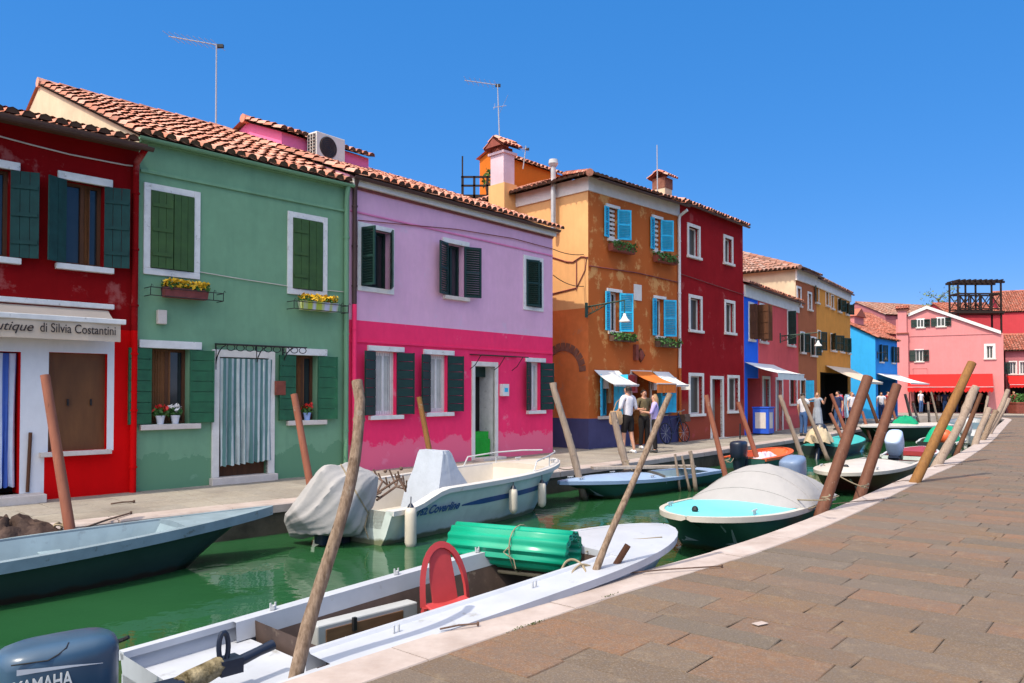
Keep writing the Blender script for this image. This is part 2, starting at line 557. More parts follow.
# far fondamenta: pale courses along the houses
mb = MB()
fi = offset(far_line, -.425)
acc = [0.0]
for a, b in zip(fi, fi[1:]): acc.append(acc[-1] + (b - a).length)
def along(line, acc, s):
    for i in range(len(line) - 1):
        if acc[i+1] >= s or i == len(line) - 2:
            t = (s - acc[i]) / max(1e-6, acc[i+1] - acc[i]); t = min(max(t, 0), 1)
            p = line[i].lerp(line[i+1], t); d = (line[i+1] - line[i]).normalized()
            return p, Vector((-d.y, d.x))
s = 24.0
while s < acc[-1] - .4:
    w = rnd.choice((.34, .40, .46))
    p0, n0 = along(fi, acc, s); p1, n1 = along(fi, acc, s + w)
    u = .004
    while u < 4.2:
        l = rnd.uniform(.5, 1.0)
        q = [p0 + n0*(u+.004), p1 + n1*(u+.004), p1 + n1*(u+l-.004), p0 + n0*(u+l-.004)]
        e = (p1 - p0).normalized()*.004
        q = [q[0]+e, q[1]-e, q[2]-e, q[3]+e]
        slab(mb, q, rnd.uniform(-.003, .002)); u += l
    s += w
structure(mb.build('far_pavement', M['slab_far']))
mb = MB()
y = 54.24
while y < 64:
    x = 25.5 + rnd.uniform(0, .5)
    while x < 52:
        l = rnd.uniform(.6, 1.2); slab(mb, [(x,y),(x+l-.01,y),(x+l-.01,y+.49),(x,y+.49)], -.001); x += l
    y += .5
structure(mb.build('plaza_pavement', M['slab_far']))

# ------------------------------------------------------------------ houses
def roof_quad(mb, EL, ER, RR, RL, ncol, nrow, r=.095, seg=5, m=0, m_under=1, rng=rnd, jitter=.012):
    """barrel tiles over the quad eave-left, eave-right, ridge-right, ridge-left"""
    EL, ER, RR, RL = map(Vector, (EL, ER, RR, RL))
    N = (ER - EL).cross(RL - EL)
    if N.length < 1e-6: N = (ER - EL).cross(RR - EL)
    N.normalize()
    if N.z < 0: N = -N
    S = lambda a, b: EL.lerp(ER, a).lerp(RL.lerp(RR, a), b)
    mb.poly([EL - N*.035, ER - N*.035, RR - N*.035, RL - N*.035], m_under)
    mb.poly([EL + N*.004, ER + N*.004, RR + N*.004, RL + N*.004], m_under)  # dark sheet, puts the shade between the tiles into colour
    for c in range(ncol):
        a = (c + .5) / ncol; off = rng.uniform(-.28, .28)
        for k in range(nrow):
            b0 = max(0, (k + (off if k else 0)) / nrow); b1 = min(1.0, (k + 1.18 + off) / nrow)
            p0 = S(a, b0); p1 = S(a, b1)
            if (p1 - p0).length < .05: continue
            t = (p1 - p0).normalized(); x = t.cross(N).normalized()
            wide = (S(min(1, a + .5/ncol), b0) - S(max(0, a - .5/ncol), b0)).length
            rr = min(r, wide*.48)
            if rr < .02: continue
            j = rng.uniform(-jitter, jitter); p0 = p0 + x*j + t*rng.uniform(-.02, .02); p1 = p1 + x*j
            lift = .030 + rng.uniform(-.004, .008)
            rings = []
            for p, q, up in ((p0, rr, lift), (p1, rr*.84, .0)):
                rings.append([p + x*(math.cos(math.pi*i/(seg-1))*q) + N*(math.sin(math.pi*i/(seg-1))*q*.92 + up) for i in range(seg)])
            ids = [[mb.vert(z) for z in ring] for ring in rings]
            for i in range(seg - 1): mb.face((ids[0][i], ids[0][i+1], ids[1][i+1], ids[1][i]), m)
            if k == 0:
                c2 = [mb.vert(Vector(z) + t*.012 - N*.0) for z in rings[0]]
                mb.face(c2, m_under)

class House:
    def __init__(h, name, label, cat, A, B, height, depth=8.0, group='houses along the far quay'):
        h.A = Vector((A[0], A[1], 0)); h.B = Vector((B[0], B[1], 0))
        h.L = (h.B - h.A).length; h.d = (h.B - h.A).normalized()
        h.n = Vector((h.d.y, -h.d.x, 0))            # outwards, towards the canal
        h.h = height; h.D = depth; h.holes = []; h.two = None
        h.root = empty(name, h.A, math.atan2(h.d.y, h.d.x))
        tag(h.root, label, cat, group)
    def fh(h, u, v):
        r = ray(u, v); den = r.dot(h.n)
        t = (h.A - CAM).dot(h.n) / den
        p = CAM + r*t - h.A
        return p.dot(h.d), p.z
    def fhy(h, u, v, out):
        """like fh, on a plane standing 'out' metres in front of the wall"""
        r = ray(u, v); q = h.A + h.n*out
        p = CAM + r*((q - CAM).dot(h.n) / r.dot(h.n)) - q
        return p.dot(h.d), p.z
    def loc(h, s, y, z):                            # house frame -> world
        return h.A + h.d*s - h.n*y + Vector((0, 0, z))
    def px(h, uL, vT, vB, uR):
        s0, h1 = h.fh(uL, vT); _, h0 = h.fh(uL, vB); s1, _ = h.fh(uR, (vT+vB)/2)
        return s0, s1, h0, h1
    def child(h, name, mb, mat, parent=None, smooth=False, bevel=0):
        return mb.build(name, mat, parent or h.root, smooth, bevel)
    def walls(h, mats, split=None, ridge=None, side=None, mat_band=None):
        """front with real openings; gables; back. split: list of (height, index) bands from the ground"""
        mb = MB(); L, D, H = h.L, h.D, h.h
        xs = {0.0, L}; zs = {-.05, H}
        for a, b, c, d, *_ in h.holes: xs |= {a, b}; zs |= {c, d}
        bands = split or [(H, 0)]
        for z, _ in bands: zs.add(min(z, H))
        regions = h.two or []
        for (a, b, c, d, mi) in regions: xs |= {a, b}; zs |= {c, d}
        xs = sorted(x for x in xs if 0 <= x <= L); zs = sorted(z for z in zs if -.05 <= z <= H)
        for x0, x1 in zip(xs, xs[1:]):
            for z0, z1 in zip(zs, zs[1:]):
                if x1 - x0 < 1e-5 or z1 - z0 < 1e-5: continue
                cx, cz = (x0+x1)/2, (z0+z1)/2
                if any(a < cx < b and c < cz < d for a, b, c, d, *_ in h.holes): continue
                mi = next((i for z, i in bands if cz < z), bands[-1][1])
                for (a, b, c, d, k) in regions:
                    if a < cx < b and c < cz < d: mi = k
                mb.poly([(x0,0,z0),(x1,0,z0),(x1,0,z1),(x0,0,z1)], mi)
        for a, b, c, d, *o in h.holes:              # reveals
            dp = o[0] if o else .2
            mi = o[1] if len(o) > 1 else next((i for z, i in bands if (c+d)/2 < z), bands[-1][1])
            mb.poly([(a,0,c),(a,dp,c),(a,dp,d),(a,0,d)], mi); mb.poly([(b,0,c),(b,0,d),(b,dp,d),(b,dp,c)], mi)
            mb.poly([(a,0,d),(a,dp,d),(b,dp,d),(b,0,d)], mi); mb.poly([(a,0,c),(b,0,c),(b,dp,c),(a,dp,c)], mi)
        sm = side if side is not None else bands[-1][1]
        lo = -.05
        if ridge:
            rd, rh = ridge; bh = H + (rh - H) * .0
            pts = [(0,lo), (D,lo), (D,bh), (rd,rh), (0,H)]
        else: pts = [(0,lo), (D,lo), (D,H), (0,H)]
        for x, s in ((0.0, 1), (L, 0)):
            lst = pts if s else pts[::-1]
            if h.side_bands and s:
                zprev = lo
                for z, i in h.side_bands:
                    mb.poly([(x,D,zprev),(x,0,zprev),(x,0,min(z,H)),(x,D,min(z,H))], i); zprev = z
                if ridge: mb.poly([(x,D,H),(x,0,H),(x,rd,rh)], h.side_bands[-1][1])
            else:
                mb.poly([(x, y, z) for y, z in lst], sm)
        mb.poly([(L,D,lo),(0,D,lo),(0,D,H),(L,D,H)], sm)
        return h.child('wall', mb, mats)
    side_bands = None
    def gable_roof(h, rd, rh, ov=.12, ovL=.08, ovR=.08, mat='tile', col=.2, row=.36, drop=None, r=.095):
        L, D, H = h.L, h.D, h.h
        k = (rh - H) / rd
        kb = (rh - H) / (D - rd)
        mb = MB()
        z0 = H + .05 - ov*k
        EL, ER = (-ovL, -ov, z0), (L + ovR, -ov, z0)
        RL, RR = (-ovL, rd, rh + .05), (L + ovR, rd, rh + .05)
        slope = math.hypot(rd + ov, rh - z0)
        roof_quad(mb, EL, ER, RR, RL, max(3, int((L + ovL + ovR)/col)), max(3, int(slope/row)), r)
        mb.poly([(L+ovR, D+.1, H - .1*kb + .05), (-ovL, D+.1, H - .1*kb + .05), (-ovL, rd, rh+.05), (L+ovR, rd, rh+.05)], 0)
        n = int((L + ovL + ovR)/.4)                 # ridge caps
        for i in range(n):
            x0 = -ovL + i*(L+ovL+ovR)/n; x1 = x0 + (L+ovL+ovR)/n + .04
            mb.tube([(x0, rd, rh + .07), (x1, rd, rh + .055)], [.11, .10], 8, 0)
        h.z_eave = z0; h.ov = ov
        return h.child('roof', mb, [M[mat], M['soffit']])
    def hip_roof(h, rd, rh, ov=.2, inset=None, mat='tile', col=.2, row=.36, right_hip=False, r=.095):
        L, D, H = h.L, h.D, h.h
        k = (rh - H) / rd; ins = inset or rd
        z0 = H + .05 - ov*k
        mb = MB()
        EL, ER = (-ov, -ov, z0), (L + .05, -ov, z0)
        RL, RR = (ins, rd, rh + .05), (L + .05, rd, rh + .05)
        roof_quad(mb, EL, ER, RR, RL, int((L + ov)/col), max(3, int(math.hypot(rd+ov, rh-z0)/row)), r)
        BL = (-ov, D + ov, z0)
        RB = (ins, D - rd if D > 2*rd else rd + .01, rh + .05)
        roof_quad(mb, BL, EL, RL, RB, int((D + 2*ov)/col), max(3, int(math.hypot(ins+ov, rh-z0)/row)), r)
        mb.poly([(L+.05, D+ov, z0), BL, RB, RR], 0)
        n = 10                                      # hip caps
        a, b = Vector(EL), Vector(RL)
        for i in range(n):
            mb.tube([a.lerp(b, i/n) + Vector((0,0,.05)), a.lerp(b, (i+1.15)/n) + Vector((0,0,.04))], [.11, .095], 8, 0)
        h.z_eave = z0; h.ov = ov
        return h.child('roof', mb, [M[mat], M['soffit']])
    def gutter(h, mat, roof, r=.06, s0=-.05, s1=None, y=None, z=None):
        mb = MB(); s1 = h.L + .05 if s1 is None else s1
        y = -h.ov - .04 if y is None else y; z = h.z_eave - .05 if z is None else z
        n = 8; rings = []
        for x in (s0, s1):
            rings.append([(x, y + math.cos(math.pi + math.pi*i/n)*r, z + math.sin(math.pi + math.pi*i/n)*r) for i in range(n+1)]
                         + [(x, y + math.cos(2*math.pi - math.pi*i/n)*(r-.008), z + math.sin(2*math.pi - math.pi*i/n)*(r-.008)) for i in range(n+1)])
        mb.loft(rings)
        o = mb.build('gutter', mat, roof, True); return o
    def pipe(h, mat, s, z0, z1, y=-.07, r=.045, bend=True, parent=None, name='downpipe'):
        mb = MB()
        pts = [(s, y, z0), (s, y, z1)]
        if bend: pts += [(s, y - .03, z1 + .12), (s, -h.ov - .02, z1 + .26)]
        mb.tube(pts, r, 10)
        for k in range(3):
            z = z0 + (z1 - z0)*(.15 + .35*k); mb.tube([(s, y, z), (s, y, z + .03)], r*1.25, 10)
        return h.child(name, mb, mat, parent, True)
    def shutter_mb(h, w, hh, style, m_extra=0):
        mb = MB()
        if style == 'plank':
            n = max(2, round(w/.14))
            for i in range(n): mb.box(i*w/n + .003, (i+1)*w/n - .003, -.016, .012, 0, hh)
            for z in (.18, .5, .82): mb.box(.02, w - .02, -.032, -.014, hh*z - .03, hh*z + .03)
        elif style == 'board':                      # wide horizontal boards
            n = max(4, round(hh/.19))
            for i in range(n): mb.box(.0, w, -.018, .012, i*hh/n + .005, (i+1)*hh/n - .005)
            mb.box(0, .03, -.026, .0, 0, hh); mb.box(w-.03, w, -.026, 0, 0, hh)
        else:                                       # louvre
            f = .045
            mb.box(0, f, -.018, .018, 0, hh); mb.box(w-f, w, -.018, .018, 0, hh)
            for z0, z1 in ((0, f), (hh/2 - f/2, hh/2 + f/2), (hh - f, hh)): mb.box(f, w - f, -.017, .017, z0, z1)
            n = int(hh/.055)
            for i in range(n):
                z = f + (hh - 2*f)*(i + .5)/n
                mb.T = Matrix.Translation((0, 0, z)) @ Matrix.Rotation(R(38), 4, 'X')
                mb.box(f, w - f, -.004, .004, -.024, .024)
            mb.T = None
        return mb
    def shutter(h, win, s, side, w, z0, z1, ang, mat, style, y=-.03, name='shutter'):
        """side -1: hinge on the left jamb. ang 0 closed .. 180 flat on the wall"""
        mb = h.shutter_mb(w, z1 - z0, style)
        o = mb.build(name, mat, win)
        o.location = (s, y, z0)
        if side < 0: o.rotation_euler = (0, 0, -R(ang))
        else: o.rotation_euler = (0, 0, R(180) + R(ang))
        return o
    def window(h, box, frame='white', surround=None, sur_mat='stone_trim', lintel=None, sill=True, shut=None, shut_mat=None, style='plank', curtain=None,
               depth=.2, glass_y=.13, mull=True, hole=True, sill_mat='sill', sill_w=.05, reveal=None, name='window', bars=False, pane_mat='glass', frame_w=.05, top_only=None):
        s0, s1, z0, z1 = box
        if hole: h.holes.append((s0, s1, z0, z1, depth) if reveal is None else (s0, s1, z0, z1, depth, reveal))
        mb = MB(); g = glass_y; fw = frame_w
        mb.box(s0, s0+fw, g-.03, g+.03, z0, z1); mb.box(s1-fw, s1, g-.03, g+.03, z0, z1)
        mb.box(s0+fw, s1-fw, g-.03, g+.03, z0, z0+fw); mb.box(s0+fw, s1-fw, g-.03, g+.03, z1-fw, z1)
        if mull: mb.box((s0+s1)/2-.028, (s0+s1)/2+.028, g-.034, g+.028, z0+fw, z1-fw)
        win = mb.build(name, M[frame], h.root)
        p = MB(); p.poly([(s0,g+.012,z0),(s1,g+.012,z0),(s1,g+.012,z1),(s0,g+.012,z1)]); p.build('pane', M[pane_mat], win)
        if curtain:
            c = MB(); n = 26
            for (a, b) in curtain[1]:
                xa, xb = s0 + (s1-s0)*a, s0 + (s1-s0)*b
                rows = []
                for z in (z0+.02, z1-.02):
                    rows.append([(xa + (xb-xa)*i/n, g + .0 + .012*math.sin(i*1.9) - .012 - .012, z) for i in range(n+1)])
                c.loft(rows, 0, False, False)
            c.build('curtain', M[curtain[0]], win, True)
        if surround:
            w = surround; mb = MB(); e = .03
            mb.box(s0-w, s0, -e, .06, z0, z1+w); mb.box(s1, s1+w, -e, .06, z0, z1+w); mb.box(s0, s1, -e, .06, z1, z1+w)
            if not sill: mb.box(s0-w, s1+w, -e, .06, z0-w, z0)
            mb.build('surround', M[sur_mat], win, False, .006)
        if lintel:
            lw, lh, e = lintel; mb = MB(); mb.box(s0-lw, s1+lw, -.05, .05, z1 + (surround or 0), z1+lh + (surround or 0)); mb.build('lintel', M[sur_mat], win, False, .006)
        if sill:
            w = (surround or 0) + sill_w
            mb = MB(); mb.box(s0-w, s1+w, -.09, .05, z0-.09, z0-.001); mb.build('sill', M[sill_mat], win, False, .008)
        if bars:
            mb = MB()
            for i in range(7):
                z = z0 + (z1-z0)*(i+.5)/7; mb.box(s0+.02, s1-.02, .06, .085, z-.035, z+.035)
            mb.build('slat', M['white'], win)
        if shut:
            for side, ang, w in shut:
                s = s0 if side < 0 else s1
                h.shutter(win, s, side, w, z0+.01, z1-.01, ang, M[shut_mat], style)
        return win
    def band(h, name, s0, s1, z0, z1, out, mat, parent=None, bevel=.004):
        mb = MB(); mb.box(s0, s1, -out, .02, z0, z1); return h.child(name, mb, mat, parent, False, bevel)
    def cable(h, pts, mat, r=.012, name='cable'):
        mb = MB(); mb.tube([(s, y, z) for s, y, z in pts], r, 6); return h.child(name, mb, mat, None, True)
def awning(parent, name, T0, T1, B0, B1, mat, valance=.2, frame='galv', n=10, scallop=False, val_mat=None, arms=True):
    """sloping cloth from the top edge T0-T1 on the wall to the bottom bar B0-B1, with a hanging valance (parent frame)"""
    T0, T1, B0, B1 = map(Vector, (T0, T1, B0, B1))
    mb = MB(); th = Vector((0, 0, .012))
    rows = 6; grid = []
    for i in range(rows + 1):
        t = i / rows; row = []
        for j in range(n + 1):
            k = j / n
            p = T0.lerp(T1, k).lerp(B0.lerp(B1, k), t)
            p.z -= .05*math.sin(math.pi*t)*(1 + .3*math.sin(k*9))
            row.append(p)
        grid.append(row)
    ia = [[mb.vert(p) for p in r] for r in grid]; ib = [[mb.vert(p - th) for p in r] for r in grid]
    for i in range(rows):
        for j in range(n):
            mb.face((ia[i][j], ia[i][j+1], ia[i+1][j+1], ia[i+1][j])); mb.face((ib[i][j], ib[i+1][j], ib[i+1][j+1], ib[i][j+1]))
    o = mb.build(name, mat, parent, True)
    if valance:
        mb = MB(); m = n * (4 if scallop else 2); top = []; bot = []
        out = (B0 - T0); out.z = 0; out.normalize()
        for j in range(m + 1):
            k = j / m; p = B0.lerp(B1, k) + out*.012*math.sin(k*37)
            d = valance * (.72 + .28*abs(math.sin(math.pi*j/4)) if scallop else 1)
            top.append(p); bot.append(p - Vector((0,0,d)))
        for s in (0, .006):
            mb.loft([[p + out*s for p in top], [p + out*s for p in bot]], 0, False, False)
        mb.build('valance', val_mat or mat, o)
    mb = MB(); mb.tube([B0 + Vector((0,0,-.01)), B1 + Vector((0,0,-.01))], .022, 8)
    for T, B in ((T0, B0), (T1, B1)) if arms else ():
        mb.tube([Vector((B.x, T.y, B.z - .25)), B + Vector((0,0,-.02))], .014, 6)
    mb.build('awning_bar', M[frame], o, True)
    return o

def text_mesh(name, body, size, mat, parent, loc, rot, extrude=.003, shear=0, align='LEFT', width=None, bold=0):
    cu = bpy.data.curves.new(name, 'FONT'); cu.body = body; cu.size = size; cu.extrude = extrude; cu.shear = shear; cu.align_x = align; cu.offset = bold
    tmp = bpy.data.objects.new(name + "_tmp", cu); COL.objects.link(tmp)
    bpy.context.view_layer.update()
    me = bpy.data.meshes.new_from_object(tmp.evaluated_get(bpy.context.evaluated_depsgraph_get()))
    bpy.data.objects.remove(tmp); me.materials.clear(); me.materials.append(mat)
    if width:
        xs = [v.co.x for v in me.vertices]; k = width / (max(xs) - min(xs))
        for v in me.vertices: v.co.x *= k
    me.name = name
    o = bpy.data.objects.new(name, me); COL.objects.link(o); o.parent = parent
    o.location = loc; o.rotation_euler = rot
    return o

def foliage(mb, x0, x1, y0, y1, z0, z1, n, size, m=0, rng=rnd):
    for _ in range(n):
        c = Vector((rng.uniform(x0,x1), rng.uniform(y0,y1), rng.uniform(z0,z1)))
        a = Vector((rng.gauss(0,1), rng.gauss(0,1), rng.gauss(0,1))).normalized(); b = a.cross(Vector((rng.gauss(0,1), rng.gauss(0,1), rng.gauss(0,1)))).normalized()
        s = size*rng.uniform(.6,1.3)
        mb.poly([c - a*s, c + b*s*.55, c + a*s, c - b*s*.55], m)

def flower_box(H, box, label, group, box_mat, flower=None, rack=True, blooms=160, depth=.2, hang=False, extra=.12):
    s0, s1, z0, z1 = box
    o = empty('flower_box', H.loc(s0, 0, z0), H.root.rotation_euler.z); tag(o, label, 'flower box', group)
    w = s1 - s0; hh = z1 - z0
    mb = MB()
    y0, y1 = -.06 - depth, -.06
    mb.loft([[(0.02,y0+.02,0),(w-.02,y0+.02,0),(w-.02,y1-.02,0),(.02,y1-.02,0)], [(0,y0,hh*.55),(w,y0,hh*.55),(w,y1,hh*.55),(0,y1,hh*.55)]])
    mb.build('planter', box_mat, o)
    mb = MB(); foliage(mb, .0, w, y0-.03, y1, hh*.5, hh*.85, 140, .05)
    if hang: foliage(mb, .0, w, y0-.07, y0, hh*.1, hh*.6, 90, .05)
    mb.build('foliage', M['leaf'], o)
    if flower:
        mb = MB(); foliage(mb, .01, w-.01, y0-.03, y1, hh*.62, hh*1.0, blooms, .045); mb.build('blossom', M[flower], o)
    if rack:
        mb = MB()
        for z in (0.0, hh*.45): mb.tube([(-extra, y1+.04, z), (-extra, y0-.03, z), (w+extra, y0-.03, z), (w+extra, y1+.04, z)], .008, 5)
        n = 7
        for i in range(n+1):
            x = -extra + (w + 2*extra)*i/n
            if -.02 < x < w + .02 and 1 < i < n-1: continue
            mb.tube([(x, y0-.03, 0), (x, y0-.03, hh*.45)], .007, 5)
            mb.tube([(x, y0-.03, hh*.45), (x, y0-.07, hh*.6), (x+.03, y0-.06, hh*.52)], .006, 5)
        mb.build('iron_rack', M['black'], o, True)
    return o

def flower_pot(H, s, z, label, pot, flower, r=.075, y=-.0):
    o = empty('flower_pot', H.loc(s, y, z), H.root.rotation_euler.z); tag(o, label, 'flower pot', 'potted flowers on the window sills')
    mb = MB(); mb.loft([[(math.cos(a)*r*k, math.sin(a)*r*k, zz) for a in [i*math.pi/6 for i in range(12)]] for k, zz in ((.7,0),(1,.12),(1.08,.12),(1.08,.145),(.9,.145))]); mb.build('pot', M[pot], o, True)
    mb = MB(); foliage(mb, -.1,.1,-.09,.09,.14,.26,70,.045); mb.build('foliage', M['leaf'], o)
    mb = MB(); foliage(mb, -.1,.1,-.1,.06,.22,.32,40,.04); mb.build('blossom', M[flower], o)
    return o

def door_curtain(parent, s0, s1, z0, z1, y, mat, amp=.035, folds=9, tilt=.06):
    mb = MB(); n = folds*6; rows = []
    for k in range(9):
        t = k/8; row = []
        for i in range(n+1):
            x = i/n
            zz = z1 + (z0 - z1)*t + (tilt*(1-x) - tilt*.2)*t
            row.append((s0 + (s1-s0)*(x*(1 - .05*t) + .02*t) + .015*math.sin(x*17+t*3)*t, y + amp*(math.sin(x*folds*6.28 + .6*math.sin(t*4)) + .6*math.sin(x*folds*2.4*6.28*.37 + 1.3 + t) + .35*math.sin(x*folds*11 + 2*t))*(.4+.6*t), zz + .012*math.sin(x*folds*6.28)*t))
        rows.append(row)
    mb.loft(rows, 0, False, False)
    return mb.build('door_curtain', mat, parent, True)

# ---- red house with the boutique
c_up, c_low = srgb(125,22,26), (.66,.004,.005)
M['red_up'] = plaster('dark_red_plaster', (.25,.0055,.007), (.36,.10,.09), .08, None, srgb(165,100,95), .0)
M['red_low'] = plaster('bright_red_plaster', c_low, None, 0, var=.06)
M['shop_white'] = plaster('white_shopfront_plaster', (.78,.78,.78), None, 0, var=.05)
dA = Vector((.692, .722))
gA = P(135.5, 491.7); gB = P(346.5, 472.9)
rA = gA.xy - dA*5.2
H = House('red_house', 'two storey house, dark red above and bright red below, with white boutique front', 'house', rA, gA.xy, 5.65, 9)
RED = H
b_up2 = H.px(66, 180, 264, 103.5); s_ = H.fh(9.5, 220)[0]; b_up1 = (s_-(b_up2[1]-b_up2[0]), s_, b_up2[2], b_up2[3])
for b in (b_up1, b_up2):
    H.window(b, 'brown_wood', None, 'white', (.12, .12, 0), True, [(-1, 150, .33), (1, 158, .37)], 'shut_teal', 'plank', ('curtain_brown', [(.45,.70)]), .22, .16, sill_mat='white', sill_w=.14)
# shopfront: white surround, brown blind in the shop window, doorway with striped curtain
sw = H.px(49, 352, 452, 107)
H.holes.append((sw[0], sw[1], sw[2], sw[3], .14))
mb = MB(); mb.box(sw[0], sw[1], .10, .13, sw[2], sw[3]); win = mb.build('shop_window', M['curtain_brown'], H.root)
M['curtain_panel'] = wood('brown_shop_panel', (.20,.085,.03), (.12,.05,.02), 2, (3,3,.6), .5, .1)
win.data.materials[0] = M['curtain_panel']
mb = MB(); mb.box(sw[0]-.12, sw[1]+.05, -.10, .05, sw[2]-.07, sw[2]-.001); mb.build('sill', M['sill'], win, False, .006)
mb = MB(); mb.box(sw[0]+.28, sw[0]+.30, .07, .099, (sw[2]+sw[3])/2-.06, (sw[2]+sw[3])/2+.04); mb.box(sw[1]-.22, sw[1]-.20, .07, .099, (sw[2]+sw[3])/2-.06, (sw[2]+sw[3])/2+.04); mb.build('handle', M['black'], win)
dr = H.px(-38, 350, 495, 20)
H.holes.append((dr[0], dr[1], .12, dr[3], .35))
mb = MB(); mb.box(dr[0], dr[1], .345, .36, .0, dr[3]+.1); door = mb.build('doorway', M['dark'], H.root)
M['blue_stripe'] = cloth('blue_striped_cloth', (.55,.62,.74), .9, (.06,.13,.45), 1.9, .08, .3)
door_curtain(door, dr[0]+.02, dr[1]-.02, .22, dr[3]-.02, .12, M['blue_stripe'], .03, 8, 0)
mb = MB(); mb.box(dr[0]-.25, dr[1]+.28, -.32, .34, -.03, .12); mb.build('step', M['sill'], door, False, .01)
mb = MB(); mb.tube([(dr[1]+.1,-.03,.14),(dr[1]+.13,-.03,1.02)], .025, 6); mb.build('door_stop', M['brown_wood'], door)
ed = H.fh(44, 470)[0]; et = H.fh(107.5+7, 345)
H.two = [(0, ed, -.05, et[1]+.12, 2), (ed, et[0], sw[2]-.02, et[1]+.12, 2)]
zsplit = H.fh(120, 330)[1]
w = H.walls([M['red_up'], M['red_low'], M['shop_white']], [(zsplit, 1), (9, 0)], ridge=(4.5, 7.0))
# the awning cassette with its lettered valance
a0 = H.fh(128, 305); a1 = H.fh(128, 325)
zt = H.fh(124, 314)[1]; za = zt - .18
sR = H.fhy(122, 330, .42)[0]
M['cream'] = cloth('cream_awning_cloth', (.62,.50,.38), .85, None, 0, .05, .15)
aw = awning(H.root, 'awning', (0.1, -.05, zt+.03), (sR-.08, -.05, zt+.03), (0.1, -.42, za), (sR-.02, -.42, za), M['cream'], .30, 'white')
mb = MB(); mb.box(.05, sR, -.10, -.002, zt+.05, zt+.13); mb.box(0.05, sR+.05, -.46, -.40, za-.03, za+.05); mb.build('awning_rail', M['white'], aw, False, .01)
t1 = H.fhy(36.5, 341, .455)[0]; sRt = H.fhy(118, 345, .455)[0]
M['ink'] = paint('dark_lettering', (.03,.02,.02), .7, bump=0)
tx = text_mesh('lettering', "di Silvia Costantini", .19, M['ink'], aw, (t1+.04, -.452, za-.20), (R(90), 0, 0), .002, 0, 'LEFT', None, .001)
xs = [v.co.x for v in tx.data.vertices]; k = (sRt - .02 - t1 - .06) / (max(xs) - min(xs))
tx.scale = (k, 1, 1)
text_mesh('lettering', "Boutique", .185, M['ink'], aw, (t1-.05, -.452, za-.20), (R(90), 0, 0), .002, .35, 'RIGHT', None, .001)
roof = H.gable_roof(4.5, 7.0, .42, .1, -.14)
H.gutter(M['gutter_dark'], roof)
mb = MB(); mb.box(0, H.L-.02, -.42, .0, H.z_eave-.02, H.z_eave+.01); mb.build('soffit', M['soffit'], roof)
H.pipe(M['red_up'], H.L - .07, zsplit, H.z_eave - .35, -.07, .05)
H.pipe(M['red_low'], H.L - .07, .0, zsplit-.002, -.07, .05, False)
H.cable([(0,-.03,H.fh(0,137)[1]+.25),(H.fh(30,145)[0],-.03,H.fh(30,145)[1]),(H.fh(70,155)[0],-.03,H.fh(70,155)[1]),(H.fh(125,165.5)[0],-.03,H.fh(125,165.5)[1]),(H.L,-.03,H.fh(134,166)[1])], M['sill'])

# ---- green house
M['green_wall'] = plaster('green_plaster', (.185,.35,.215), (.20,.36,.24), .01, (.11,.24,.15), (.125,.27,.155), .35, .10)
M['cream_wall'] = plaster('cream_plaster', (.60,.50,.35), None)
H = House('green_house', 'green two storey house with striped door curtain and two yellow flower boxes', 'house', gA.xy, gB.xy, 5.82, 10.4)
GREEN = H
for q in ((150.5, 190, 268, 193.5), (292.5, 217.5, 288.5, 322)):
    b = H.px(*q)
    win = H.window(b, 'white', .11, 'white', None, False, [(-1, 4, (b[1]-b[0])/2-.004), (1, 4, (b[1]-b[0])/2-.004)], 'shut_olive', 'plank', None, .2, .16)
fbg = 'planters below the green house windows'
b = H.px(159, 280, 297.5, 203)
M['brick_box'] = paint('red_brick_planter', (.20,.05,.045), .8, .3)
flower_box(H, b, 'red planter of yellow flowers in an iron rack below the left green shutters', fbg, M['brick_box'], 'yellow_flower', True, 260, .18, False, .24)
b = H.px(296, 294, 310, 332)
t = NT('painted_planter')
col = t.ramp(t.noise(9, 1, .3, (1,.1,.1)), .38, .62, (.55,.55,.68), (.42,.50,.04))
t.color(col).rough(.5); M['painted_planter'] = t.mat
flower_box(H, b, 'white and yellow-green planter in an iron rack below the right green shutters', fbg, M['painted_planter'], 'yellow_flower', True, 220, .18, False, .2)
for q, sh in (((151, 348, 424.5, 189), [(-1, 172, .38), (1, 168, .40)]), ((295, 355, 420.5, 317), [(-1, 172, .37), (1, 168, .40)])):
    b = H.px(*q)
    H.window(b, 'brown_wood', None, 'white', (.2, .13, 0), True, sh, 'shut_green', 'board', ('curtain_brown', [(.02,.6)]), .24, .19, sill_w=.18)
    H.last = b
b1 = H.px(151, 348, 424.5, 189); b2 = H.px(295, 355, 420.5, 317)
flower_pot(H, H.fh(159,420)[0]+.02, b1[2], 'white pot of red flowers on the left green window sill', 'pot_white', 'red_flower', .07)
flower_pot(H, H.fh(174,420)[0]+.02, b1[2], 'white pot of white flowers on the left green window sill', 'pot_white', 'white_flower', .07)
flower_pot(H, H.fh(307,417)[0], b2[2], 'pale blue pot of red flowers on the right green window sill', 'pot_blue', 'red_flower', .07)
d = H.px(219, 357, 472, 267.5)
H.holes.append((d[0], d[1], .02, d[3], .25))
mb = MB(); mb.box(d[0], d[1], .245, .26, 0, d[3]); door = mb.build('doorway', M['dark'], H.root)
mb = MB(); mb.box(d[0], d[1], .12, .15, .12, .42); mb.build('threshold_board', M['brown_wood'], door)
mb = MB(); w = .13
mb.box(d[0]-w, d[0], -.04, .06, .12, d[3]+.13); mb.box(d[1], d[1]+w, -.04, .06, .12, d[3]+.13); mb.box(d[0], d[1], -.04, .06, d[3], d[3]+.13)
mb.build('door_frame', M['stone_trim'], door, False, .008)
